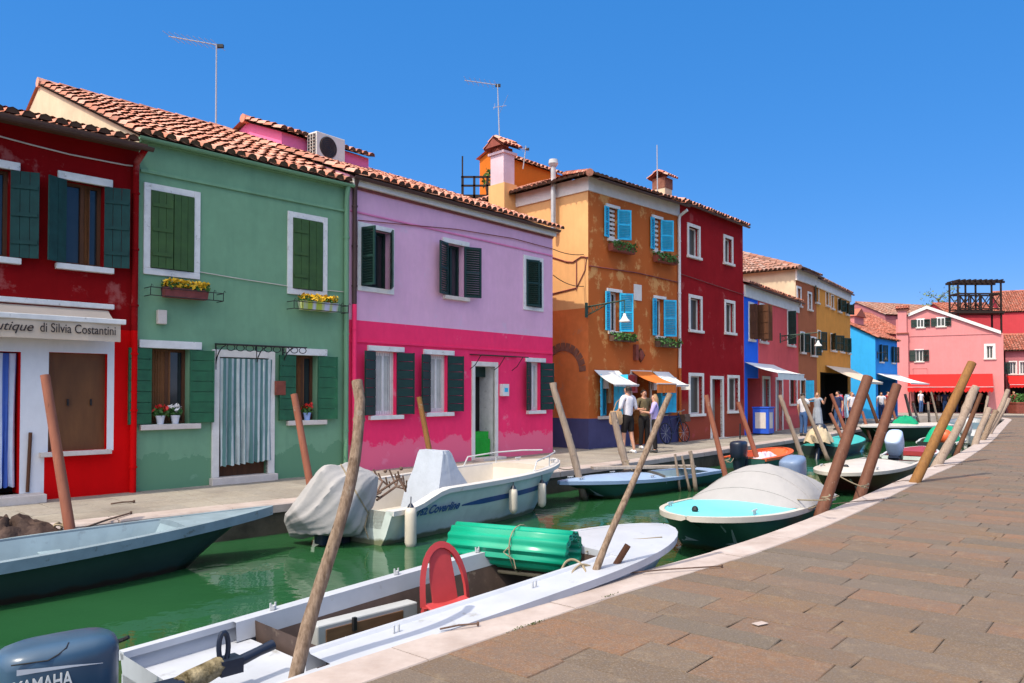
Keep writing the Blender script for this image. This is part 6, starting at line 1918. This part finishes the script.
for bu, bv, tu, tv, w, m, g, lab in (
    (70,530,45,375,11,PR,0,'faded red pole standing by the dark green boat and the red house'),
    (313,500,294,394,8.5,PR,0,'faded red pole in front of the green house beside the white sack'),
    (436,485,419,397,6.5,PM,0,'brown pole in front of the pink house behind the white motorboat'),
    (578,476,553,383,8,PG,.5,'pale grey pole in front of the navy plinth corner'),
    (627,466,613,412,8,PG,.5,'short stout grey pole beside the man in the white shirt'),
    (724,470,706,395,6,PR,0,'reddish pole before the narrow door of the deep red house'),
    (755,452,738,402,5.5,PR,0,'reddish pole left of the royal blue bin'),
    (798,447,780,395,5,PG,.3,'pale pole in front of the rose house'),
    (822,446,802,396,4.5,PG,.3,'pale pole beside the two people near the brown house'),
    (846,432,831,394,4,PR,0,'reddish pole in front of the cream awning shop'),
    (843,440,830,413,4,PR,0,'short reddish pole before the clothes racks'),
    (879,427,867,394,3.6,M['brown_wood'],0,'dark thin pole before the sky blue house'),
    (868,431,862,411,3.2,PR,0,'small reddish pole at the foot of the sky blue house'),
    (896,421,892,407,3.0,PR,0,'small reddish stake below the white awning of the sky blue house'),
    (911,417,905,394,3.2,PG,0,'pale stake below the left end of the red awning'),
    (917,417,913,403,2.6,PG,0,'short pale stake below the red awning'),
    (929,417,928,402,2.6,PG,0,'upright pale stake below the middle of the red awning'),
    (937,417,931,392,2.2,PG,0,'thin slanting pale stake below the red awning')):
    pole(bu, bv, tu, tv, w, m, lab, .1, g, far)
for bu, bv, tu, tv, w, lab in ((677,470,675,454,3,'thin pale stake, leftmost of three behind the green boat'),(685,470,682,456,3,'thin pale stake, middle of three behind the green boat'),(693,470,690,451,5,'stout grey post, rightmost of three behind the green boat')):
    pole(bu, bv, tu, tv, w, PG, lab, .0, .4, 'short posts at the far kerb')

# iron mooring bars let into the kerb
for (a, b, lab) in (((440,629),(478,623.5),'short iron bar lying on the kerb near the red chair'), ((612,574.5),(722,566),'long iron mooring bar lying across the kerb by the crooked pole'),
                    ((832,504),(884,499.5),'iron mooring bar across the kerb by the smooth red brown pole'), ((893,482.5),(911,480),'iron mooring bar across the kerb by the maroon boat'), ((934,466.5),(962,464),'iron mooring bar across the kerb by the weathered thick pole')):
    p, q = P(*a, .02), P(*b, .02); mb = MB(); mb.tube([p, p.lerp(q,.5) + Vector((0,0,.008)), q], .0065, 6); mb.tube([q - Vector((0,0,.015)), q + Vector((0,0,.012))], .010, 6)
    tag(mb.build('mooring_bar', M['rust'], None, True), lab, 'iron bar', 'iron mooring bars on the near kerb')
for (a, b, lab) in (((82,528.5),(131,512.8),'long iron bar on the far kerb beside the red pole'), ((111,503.8),(134,501.5),'short iron bar on the paving before the red house')):
    p, q = P(*a, .02), P(*b, .02); mb = MB(); mb.tube([p, p.lerp(q,.5) + Vector((0,0,.008)), q], .012, 6); mb.tube([q - Vector((0,0,.02)), q + Vector((0,0,.02))], .016, 6)
    tag(mb.build('mooring_bar', M['rust'], None, True), lab, 'iron bar', 'iron mooring bars on the far quay')

# ------------------------------------------------------------------ people
def skin_mesh(name, V, E, rad, mat, parent, root=0, levels=2):
    me = bpy.data.meshes.new(name + "_cage"); me.from_pydata([tuple(v) for v in V], E, [])
    o = bpy.data.objects.new(name + "_cage", me); COL.objects.link(o)
    md = o.modifiers.new("skin", 'SKIN'); md.use_smooth_shade = True
    if not me.skin_vertices: return None
    for i, r in enumerate(rad):
        s = me.skin_vertices[0].data[i]
        s.radius = r if isinstance(r, tuple) else (r, r); s.use_root = (i == root)
    sub = o.modifiers.new("sub", 'SUBSURF'); sub.levels = levels; sub.render_levels = levels
    bpy.context.view_layer.update()
    out = bpy.data.meshes.new_from_object(o.evaluated_get(bpy.context.evaluated_depsgraph_get()))
    bpy.data.objects.remove(o); bpy.data.meshes.remove(me)
    out.name = name; out.materials.clear(); out.materials.append(mat)
    for p in out.polygons: p.use_smooth = True
    r = bpy.data.objects.new(name, out); COL.objects.link(r); r.parent = parent
    return r
def person(loc, rz, h, label, shirt, trousers, hair, arms=None, legs=None, hair_len=0, dress=None, sleeve=.5, shorts=False, shoes=(.5,.5,.5), female=False, turn=0, group='people on the far quay', detail=True, skin=None):
    """standing figure facing +y; arms/legs = {side: (elbow, wrist)} as fractions of height"""
    o = empty('person', loc, rz); tag(o, label, 'person', group)
    sk = skin or M['skin']; sw = .098 if female else .112; lv = 2 if detail else 1
    arms = arms or {}; legs = legs or {}
    J = {}
    J['pelvis'] = (0,0,.53); J['waist'] = (0,0,.61); J['chest'] = (0,.0,.73); J['neck0'] = (0,-.002,.825); J['neck'] = (0,.004,.855); J['head'] = (0,.012,.905); J['crown'] = (0,.008,.965)
    V, E, Rr, ix = [], [], [], {}
    def add(k, p, r, par=None):
        V.append(Vector(p)*h); Rr.append((r[0]*h, r[1]*h) if isinstance(r, tuple) else r*h); ix[k] = len(V)-1
        if par: E.append((ix[par], ix[k]))
    add('pelvis', J['pelvis'], (.062,.046)); add('waist', J['waist'], (.055,.042), 'pelvis'); add('chest', J['chest'], (.085,.06), 'waist'); add('neck0', J['neck0'], (.045,.04), 'chest'); add('neck', J['neck'], .031, 'neck0'); add('head', J['head'], (.043,.050), 'neck'); add('crown', J['crown'], (.036,.042), 'head')
    add('nose', (0,.066,.905), .007, 'head')
    for s, sn in ((-1,'L'),(1,'R')):
        el, wr = arms.get(sn, ((s*.135,-.015,.645), (s*.14,.025,.505)))
        add('sh'+sn, (s*sw,0,.80), .034, 'neck0'); add('el'+sn, el, .023, 'sh'+sn); add('wr'+sn, wr, .016, 'el'+sn)
        d = (Vector(wr)-Vector(el)).normalized(); x = d.cross(Vector((0,1,0))); x = x.normalized() if x.length > .2 else Vector((1,0,0))
        hand = Vector(wr) + d*.045; add('ha'+sn, hand, (.017,.012), 'wr'+sn)
        if detail:
            for k, (off, ln) in enumerate(((-.015,.042),(-.005,.050),(.006,.047),(.016,.036))):
                add(f'f{k}{sn}', hand + x*off + d*ln + Vector((0,.008,0)), .0052, 'ha'+sn)
            add('th'+sn, Vector(wr) + d*.03 + x*-.03 + Vector((0,.015,0)), .006, 'wr'+sn)
        kn, an = legs.get(sn, ((s*.052,.012,.285), (s*.055,-.012,.05)))
        add('hip'+sn, (s*.05,0,.495), .052, 'pelvis'); add('kn'+sn, kn, .034, 'hip'+sn); add('an'+sn, an, .021, 'kn'+sn); add('toe'+sn, (an[0]+s*.008, an[1]+.095, .018), (.022,.014), 'an'+sn)
    skin_mesh('body', V, E, Rr, sk, o, 0, lv)
    def sub(keys, rads, mat, name, extra=None):
        vv, ee, rr, m = [], [], [], {}
        for k, par, r, p in keys:
            q = V[ix[k]] if p is None else Vector(p)*h
            vv.append(q); rr.append((r[0]*h, r[1]*h) if isinstance(r, tuple) else r*h); m[k] = len(vv)-1
            if par: ee.append((m[par], m[k]))
        return skin_mesh(name, vv, ee, rr, mat, o, 0, lv)
    lerp = lambda a, b, t: tuple((V[ix[a]].lerp(V[ix[b]], t))/h)
    ks = [('pelvis', None, (.090,.070), (0,0,.490)), ('waist','pelvis',(.080,.062),None), ('chest','waist',(.097,.072),None), ('neck0','chest',(.052,.047),None)]
    for sn in 'LR':
        ks += [('sh'+sn,'neck0',.043,None)]
        if sleeve <= 1: ks += [('el'+sn,'sh'+sn,.032,lerp('sh'+sn,'el'+sn,sleeve))]
        else: ks += [('el'+sn,'sh'+sn,.031,None), ('wr'+sn,'el'+sn,.025,lerp('el'+sn,'wr'+sn,min(.95,sleeve-1)))]
    sub(ks, None, shirt, 'shirt')
    if dress:
        mb = MB(); rings = []
        for z, rx, ry in ((.60,.082,.064),(.52,.098,.078),(.35,.112,.092),(.15,.135,.11),(.07,.142,.116)):
            rings.append([(rx*h*(1+.06*math.sin(a*6))*math.cos(a), ry*h*(1+.06*math.sin(a*6))*math.sin(a), z*h) for a in [i*2*math.pi/36 for i in range(36)]])
        mb.loft(rings); mb.build('skirt', dress, o, True)
    else:
        ks = [('pelvis', None, (.083,.064), (0,0,.535)), ('waist','pelvis',(.072,.056),(0,0,.60))]
        for sn in 'LR':
            ks += [('hip'+sn,'pelvis',.06,None), ('kn'+sn,'hip'+sn,.046 if shorts else .042, None)]
            if not shorts: ks += [('an'+sn,'kn'+sn,.033,None)]
        sub(ks, None, trousers, 'trousers')
    for sn in 'LR':
        a = V[ix['an'+sn]]; t = V[ix['toe'+sn]]; mb = MB()
        mb.tube([a*1 + Vector((0,-.03*h,-.028*h)), a + Vector((0,.01*h,-.022*h)), (a+t)/2 + Vector((0,0,-.0*h)), t], [.022*h,.03*h,.026*h,.018*h], 8); mb.build('shoe', shoes, o, True)
    # hair: cap over the crown and back of the head, optional length
    mb = MB(); c = Vector((0,-.006,.925))*h; rings = []
    for i in range(8):
        t = i/7; z = .053 - t*(.07 + hair_len); w = math.sqrt(max(0, 1-((.053-max(z,-.03))/.11)**2)) if t > 0 else .25
        rx = .052*(.35 + .65*min(1, t*2.6)); ry = .058*(.35 + .65*min(1, t*2.6))
        if t > .6 and hair_len: rx *= 1.05
        rings.append([c + Vector((rx*math.cos(a), (ry*math.sin(a) if math.sin(a) < .15 else (ry*math.sin(a) if t < .38 else .15*ry)) - .004*t*6*hair_len, z))*1.0 * 1 if False else c + Vector((rx*math.cos(a)*h, (ry*math.sin(a) if (math.sin(a) < .15 or t < .35) else .15*ry)*h, z*h)) for a in [k*2*math.pi/18 for k in range(18)]])
    mb.loft(rings); mb.build('hair', hair, o, True)
    if detail:
        mb = MB()
        for s in (-1,1): mb.ball((s*.018*h,.055*h,.918*h), .006*h,.004*h,.004*h,6)
        mb.box(-.014*h,.014*h,.052*h,.057*h,.884*h,.888*h); mb.build('face_features', M['brown_wood'], o)
        mb = MB()
        for s in (-1,1): mb.ball((s*.047*h,.0,.908*h), .007*h,.012*h,.018*h,6)
        mb.build('ear', sk, o, True)
    return o
cl = lambda n, c: cloth(n, c, .9, None, 0, .1, .4)
M['c_white'] = cl('white_shirt_cloth', (.66,.64,.68)); M['c_dark'] = cl('dark_trouser_cloth', (.018,.016,.016)); M['c_purple'] = cl('lilac_shirt_cloth', (.42,.36,.66)); M['c_olive'] = cl('olive_shirt_cloth', (.14,.11,.06))
M['c_jeans'] = cl('jeans_cloth', (.05,.10,.22)); M['c_dress'] = cl('blue_grey_dress_cloth', (.30,.33,.38)); M['c_navy'] = cl('navy_cloth', (.03,.04,.10)); M['c_red'] = cl('dull_red_cloth', (.30,.04,.04))
M['h_dark'] = paint('dark_brown_hair', (.018,.012,.008), .6, .2); M['h_light'] = paint('light_brown_hair', (.32,.19,.09), .6, .25); M['h_grey'] = paint('grey_hair', (.3,.28,.26), .6)
M['shoe_white'] = paint('white_shoe', (.6,.6,.6), .6); M['shoe_dark'] = paint('dark_shoe', (.03,.03,.03), .5)
g = P(628, 453.2)
m1 = person(g, R(38), 1.82, 'man in white shirt and dark shorts looking into the orange house shop', M['c_white'], M['c_dark'], M['h_dark'],
            arms={'L': ((-.15,.0,.66),(-.12,.10,.60)), 'R': ((.15,-.02,.655),(.13,.09,.58))}, legs={'L': ((-.055,.03,.285),(-.06,.03,.05)), 'R': ((.055,-.01,.285),(.06,-.07,.05))}, sleeve=1.15, shorts=True, shoes=M['shoe_white'])
M['bag_tan'] = cl('tan_bag_cloth', (.45,.30,.17))
mw = Matrix.Translation(g) @ Matrix.Rotation(R(38), 4, 'Z')
p = mw @ Vector((-.33, .12, 1.02)); o = empty('shoulder_bag', p, R(38)); tag(o, 'tan shoulder bag held by the man in white shirt', 'bag')
mb = MB(); mb.loft([[(x*.09*k, y*.16*k, z) for x, y in ((-1,-1),(1,-1),(1.1,0),(1,1),(-1,1),(-1.1,0))] for k, z in ((.8,-.26),(1,-.2),(1,.0),(.8,.1))]); mb.build('sack', M['bag_tan'], o, True)
mb = MB(); mb.tube([(0,-.1,.08),(.08,-.05,.32),(.16,0,.42),(.08,.06,.32),(0,.1,.08)], .012, 5); mb.build('strap', M['bag_tan'], o, True)
g = P(655, 452.6)
person(g, R(75), 1.60, 'woman with long light hair in lilac top and black trousers on the far quay', M['c_purple'], M['c_dark'], M['h_light'],
       arms={'L': ((-.12,.05,.66),(-.05,.17,.68)), 'R': ((.12,.03,.65),(.05,.16,.66))}, hair_len=.13, sleeve=1.2, shoes=M['shoe_dark'], female=True)
g = P(644, 449)
person(g, R(200), 1.72, 'dark haired person in olive shirt with light strap facing the lilac topped woman', M['c_olive'], M['c_dark'], M['h_dark'],
       arms={'L': ((-.14,.02,.66),(-.06,.12,.64)), 'R': ((.15,.03,.66),(.12,.15,.66))}, sleeve=.8, shoes=M['shoe_white'])
g = P(817.5, 431)
person(g, R(150), 1.64, 'light haired woman in long blue grey dress with one arm stretched out', M['c_dress'], M['c_dress'], M['h_light'],
       arms={'R': ((.23,.02,.78),(.37,.05,.74)), 'L': ((-.16,.03,.68),(-.20,.10,.78))}, hair_len=.05, dress=M['c_dress'], sleeve=.4, shoes=M['shoe_dark'], female=True)
g = P(803.5, 436)
person(g, R(-60), 1.62, 'person in white top and blue jeans beside the woman in the long dress', M['c_white'], M['c_jeans'], M['h_dark'],
       arms={'R': ((.13,.05,.67),(.05,.13,.74))}, sleeve=.6, shoes=M['shoe_dark'])
grp = 'people in the shade of the red awning'
for u, v, hh, rz, lab, s_, t_, hr in ((921,413.5,1.75,200,'person in pale top and blue jeans at the left below the red awning','c_white','c_jeans','h_grey'),
                                    (945,413,1.72,170,'person in navy top below the middle of the red awning','c_navy','c_jeans','h_dark'),
                                    (934,412.5,1.68,120,'person in dark red top below the red awning','c_red','c_dark','h_dark'),
                                    (957,413,1.7,240,'person in dark clothes below the right half of the red awning','c_dark','c_navy','h_dark'),
                                    (1014,413.5,1.7,180,'person in red top at the right edge below the annex awning','c_red','c_dark','h_light'),
                                    (927,412.3,1.74,150,'person in black at the far left seats below the red awning','c_dark','c_dark','h_dark'),
                                    (939,412.2,1.66,220,'person in white shirt between the diners below the red awning','c_white','c_dark','h_light'),
                                    (951,412.4,1.78,190,'tall person in olive shirt below the middle of the red awning','c_olive','c_navy','h_dark'),
                                    (969,412.6,1.7,160,'person in lilac top below the right end of the red awning','c_purple','c_jeans','h_light'),
                                    (980,412.6,1.72,210,'person in dark blue standing at the right corner of the red awning','c_navy','c_dark','h_grey'),
                                    (888,420.6,1.7,200,'person in red top beside the sky blue house awning','c_red','c_navy','h_dark')):
    g = P(u, v); person(g, R(rz), hh, lab, M[s_], M[t_], M[hr], group=grp, detail=False, shoes=M['shoe_dark'])
g = P(881.5, 421); person(g, R(160), 1.66, 'person in white top below the white awning of the sky blue house', M['c_white'], M['c_navy'], M['h_dark'], detail=False, shoes=M['shoe_dark'])
for u, v, hh, rz, lab, s_, t_, hr in ((838,430,1.7,120,'person in navy top between the woman in the long dress and the racks','c_navy','c_jeans','h_dark'),
                                    (852,427.5,1.66,200,'person in white top at the right end of the clothes racks','c_white','c_navy','h_light')):
    g = P(u, v); person(g, R(rz), hh, lab, M[s_], M[t_], M[hr], detail=False, shoes=M['shoe_dark'])

# ------------------------------------------------------------------ smaller things on the quays
s0, z1 = ROSE.fh(748.5, 405); s1, _ = ROSE.fh(757, 405)
o = empty('rubbish_bin', ROSE.loc(s0, -.75, 0), ROSE.root.rotation_euler.z); tag(o, 'royal blue bin with white front panel beside the rose house doorway', 'bin')
M['bin_blue'] = paint('royal_blue_bin', (.02,.09,.52), .4, .08)
mb = MB(); mb.box(0, .72, 0, .6, .05, 1.0); mb.build('body', M['bin_blue'], o, False, .02)
mb = MB(); mb.box(-.02, .74, -.03, .62, 1.003, 1.06); mb.build('lid', M['bin_blue'], o, False, .015)
mb = MB(); mb.box(-.012, -.002, .1, .5, .25, .85); mb.box(.12,.5,-.012,-.002,.25,.85); mb.build('panel', M['sill'], o)
mb = MB()
for x in (.1,.62): mb.box(x-.06,x+.06,.05,.55,0,.05)
mb.build('foot', M['black'], o)
# bicycle leaning at the orange house
def bicycle(loc, rz, label):
    o = empty('bicycle', loc, rz); tag(o, label, 'bicycle'); m = M['black']
    for x in (0, 1.02):
        w = MB(); pts = [(x + .32*math.cos(a), 0, .33+.32*math.sin(a)) for a in [i*math.pi/14 for i in range(29)]]; w.tube(pts, .018, 6); wh = w.build('wheel', m, o, True)
        w = MB()
        for k in range(10): a = k*math.pi/5; w.tube([(x,0,.33),(x+.31*math.cos(a),0,.33+.31*math.sin(a))], .004, 4)
        w.build('spoke', M['galv'], wh)
    f = MB()
    for a, b in (((0,0,.33),(.42,0,.30)),((0,0,.33),(.32,0,.78)),((.42,0,.30),(.30,0,.90)),((.42,0,.30),(.86,0,.78)),((.33,0,.76),(.85,0,.84)),((.84,0,.95),(1.02,0,.33))): f.tube([a,b], .018, 6)
    f.build('frame', paint('navy_frame', (.02,.03,.08), .4), o, True)
    f = MB(); f.tube([(.80,-.26,1.02),(.86,-.1,1.0),(.86,.1,1.0),(.80,.26,1.02)], .014, 6); f.tube([(.84,0,.93),(.86,0,1.0)], .014, 6); f.build('handlebar', M['galv'], o, True)
    f = MB(); f.loft([[(.16,-.09,.92),(.16,.09,.92),(.42,.03,.92),(.42,-.03,.92)],[(.15,-.08,.96),(.15,.08,.96),(.44,.02,.95),(.44,-.02,.95)]]); f.build('saddle', m, o, True)
    f = MB(); f.box(.98,1.28,-.14,.14,.66,.90); f.build('basket', M['rust'], o)
    return o
b_ = bicycle(ORANGE.loc(ORANGE.L-1.15, -.30, 0), ORANGE.root.rotation_euler.z, 'dark bicycle with a basket leaning by the deep red house corner')
b_.rotation_euler.x = R(-8)
# goods hung in the shop window and doorway
def hang(Hs, s, y, z, label, mats, group='goods hung at the orange house shop', h=.5, w=.16):
    o = empty('hanging_garment', Hs.loc(s, y, z), Hs.root.rotation_euler.z); tag(o, label, 'garment', group)
    mb = MB(); mb.tube([(-w*.9,0,-.03),(0,0,.04),(w*.9,0,-.03),(-w*.9,0,-.03)], .008, 5); mb.build('hanger', M['galv'], o)
    mb = MB(); mb.loft([[(xx*w*k, yy*.05, zz) for xx, yy in ((-1,-.6),(0,-1),(1,-.6),(1,.6),(0,1),(-1,.6))] for k, zz in ((1.1,-h),(.9,-h*.5),(1.0,-.08),(.35,-.01))]); mb.build('cloth', M[mats], o, True)
d0 = ORANGE.fh(630, 400)[0]; d1 = ORANGE.fh(650, 400)[0]
hang(ORANGE, d0-.1, -.12, 2.15, 'red garment hung left of the orange house shop door', 'c_red')
hang(ORANGE, d1+.16, -.12, 2.1, 'white garment hung right of the orange house shop door', 'cl_white', h=.42)
hang(ORANGE, (d0+d1)/2, .25, 2.2, 'dull pink garment hung inside the orange house shop door', 'cl_pink', h=.6)
hang(ORANGE, sh_l[0]+.28, .1, sh_l[3]-.12, 'white garment hung in the left shop window of the orange house', 'cl_white', h=.3, w=.13)
hang(ORANGE, sh_l[0]+.55, .1, sh_l[3]-.15, 'brown garment hung in the left shop window of the orange house', 'bag_tan', h=.7, w=.13)
hang(ORANGE, b2[0]+.2, -.12, b2[2]+.55, 'turquoise bag hung on the right shop window of the orange house', 'shut_blue', h=.55, w=.2)
# planter with flowers and bollard before the annex
p = P(1019, 413.6); o = empty('planter', p); tag(o, 'square terracotta coloured planter on the plaza at the right edge', 'planter')
mb = MB(); mb.loft([[(x*.55*k, y*.55*k, z) for x, y in ((-1,-1),(1,-1),(1,1),(-1,1))] for k, z in ((.9,0),(1,.75),(1.06,.75),(1.06,.85))]); mb.build('box', M['terracotta'], o, False, .02)
mb = MB(); foliage(mb, -.5,.5,-.5,.5,.85,1.5,260,.09); mb.build('foliage', M['leaf'], o)
# cafe tables in the shade
for u, lab in ((926,'small cafe table at the left under the red awning'), (951,'small cafe table at the middle under the red awning'), (976,'small cafe table at the right under the red awning')):
    p = P(u, 412.8); o = empty('cafe_table', p); tag(o, lab, 'table', 'cafe tables under the red awning')
    mb = MB(); mb.box(-.4,.4,-.35,.35,.70,.74); mb.build('tabletop', M['c_red'], o)
    mb = MB(); mb.tube([(0,0,0),(0,0,.70)], .04, 8); mb.tube([(0,0,0),(0,0,.03)], .25, 12); mb.build('leg', M['black'], o)
    for s in (-1, 1):
        c = empty('cafe_chair', (p.x + s*.75, p.y+.1, 0), R(90 if s > 0 else -90)); tag(c, ('dark cafe chair right of the ' if s > 0 else 'dark cafe chair left of the ') + lab.replace('small ', '').replace(' under the red awning', ' below the awning'), 'chair', 'cafe chairs under the red awning')
        mb = MB(); mb.box(-.21,.21,-.21,.21,.43,.46); mb.build('seat', M['brown_wood'], c)
        mb = MB(); mb.box(-.21,.21,-.22,-.19,.55,.92); mb.build('backrest', M['brown_wood'], c)
        for x in (-.18,.18):
            for y in (-.18,.18):
                mb = MB(); mb.tube([(x,y,0),(x,y,.43 if y > 0 else .92)], .016, 5); mb.build('leg', M['black'], c)

# small white tag of paper on the paving
p = P(760, 624, .004); mb = MB(); mb.box(-.05,.05,-.03,.03,.002,.006); pt = mb.build('paving_patch', M['kerb']); pt.location = p; pt.rotation_euler = (0,0,R(30)); tag(pt, 'small pale stone patch set in the near paving', 'patch')

# slim tree behind the salmon house
def tree(name, label, u, v_base, v_top, Y, w):
    top = PY(u, v_top, Y); o = empty(name, (top.x, Y, 0)); tag(o, label, 'tree')
    Ht = top.z; rg = random.Random(11); mb = MB(); tips = []
    mb.tube([(0,0,0),(.1,0,Ht*.4),(-.05,.1,Ht*.7),(.05,0,Ht*.9)], [.22,.16,.10,.05], 8)
    for k in range(26):
        z = Ht*rg.uniform(.5,.9); a = rg.uniform(0,6.28); l = w*rg.uniform(.4,1)
        e = Vector((l*math.cos(a), l*math.sin(a), z + l*.7)); mb.tube([(0,0,z), e*.5 + Vector((0,0,z*.5+.1)), e], [.05,.03,.012], 5); tips.append(e)
    mb.build('trunk', M['brown_wood'], o, True)
    mb = MB()
    for e in tips:
        for _ in range(45):
            c = e + Vector((rg.gauss(0,.35), rg.gauss(0,.35), rg.gauss(0,.3)))
            a = Vector((rg.gauss(0,1),rg.gauss(0,1),rg.gauss(0,1))).normalized(); b = a.orthogonal().normalized(); s = .17
            mb.poly([c-a*s, c+b*s*.5, c+a*s, c-b*s*.5])
    mb.build('crown', M['leaf_far'], o)
M['leaf_far'] = paint('grey_green_leaf', (.10,.15,.06), .6, .4, None, 8, 0)
tree('slim_tree', 'slim leafy tree showing above the salmon house roof', 938, 400, 287, 80, 1.7)

# mooring lines
def sag(a, b, d, label, r=.010):
    a, b = Vector(a), Vector(b); pts = []
    for i in range(13):
        t_ = i/12; q = a.lerp(b, t_); q.z -= d*4*t_*(1-t_); pts.append(q)
    mb = MB(); mb.tube(pts, r, 5); mb.tube([a + Vector((.05*math.cos(k), .05*math.sin(k), .01*k)) for k in [i*.6 for i in range(12)]], r, 5)
    tag(mb.build('mooring_line', M['rope'], None, True), label, 'rope', 'mooring lines')
sag(P(575,468,.12), C_.world((C_.L*.93,0,C_.sheer(.93)+.05)), .10, 'rope from the white motorboat bow to the pale grey pole')
sag(P(627,463,.1), D_.world((D_.L*.55,.3,D_.sheer(.55)+.05)), .08, 'rope from the green boat deck to the short stout grey pole')
sag(P(826,500,.25), E_.world((E_.L*.10,-.6,E_.sheer(.1)+.05)), .06, 'rope from the turquoise motorboat to the smooth red brown pole')
sag(P(727,462,.2), F_.world((.1,.3,F_.sheer(.05)+.03)), .08, 'rope from the orange dinghy to the reddish pole')
sag(P(865,488,.2), H_.world((H_.L*.7,-.6,H_.sheer(.7)+.06)), .05, 'rope from the maroon boat to its red brown pole')

# cleats and fairleads
for b_, ts_ in ((C_, (.88,)), (D_, (.55, .9)), (E_, (.80,)), (H_, (.75,)), (I_, (.2, .8))):
    for t_ in ts_:
        for s_ in (-1, 1):
            mb = MB(); x = t_*b_.L; y = s_*max(.05, b_.hb(t_)-.12); z = b_.sheer(t_)+.04
            mb.tube([(x-.08,y,z+.03),(x+.08,y,z+.03)], .012, 6); mb.tube([(x-.03,y,z-.02),(x-.03,y,z+.03)], .01, 5); mb.tube([(x+.03,y,z-.02),(x+.03,y,z+.03)], .01, 5)
            mb.build('cleat', M['galv'], b_.root, True)

# moss and weeds in the joint behind the kerb
mb = MB(); rg = random.Random(21)
M['moss'] = paint('moss_green', (.045,.06,.015), .9, .4, None, 20, 0)
for (u, v, n, w) in ((524,627,60,.10),(538,623,40,.06),(905,496,60,.2),(610,596,40,.06)):
    p = P(u, v)
    for _ in range(n):
        q = p + dv.to_3d()*rg.gauss(0, w) + du.to_3d()*rg.gauss(0, .007); s_ = rg.uniform(.004, .009)
        a = Vector((rg.gauss(0,1), rg.gauss(0,1), rg.uniform(0,.8))).normalized()*s_; b = a.orthogonal().normalized()*s_*.6
        q.z = rg.uniform(-.002, .012); mb.poly([q-a, q+b, q+a, q-b])
o = mb.build('moss', M['moss']); tag(o, 'small tufts of moss in the joints beside the near kerb', 'moss', None, 'stuff')
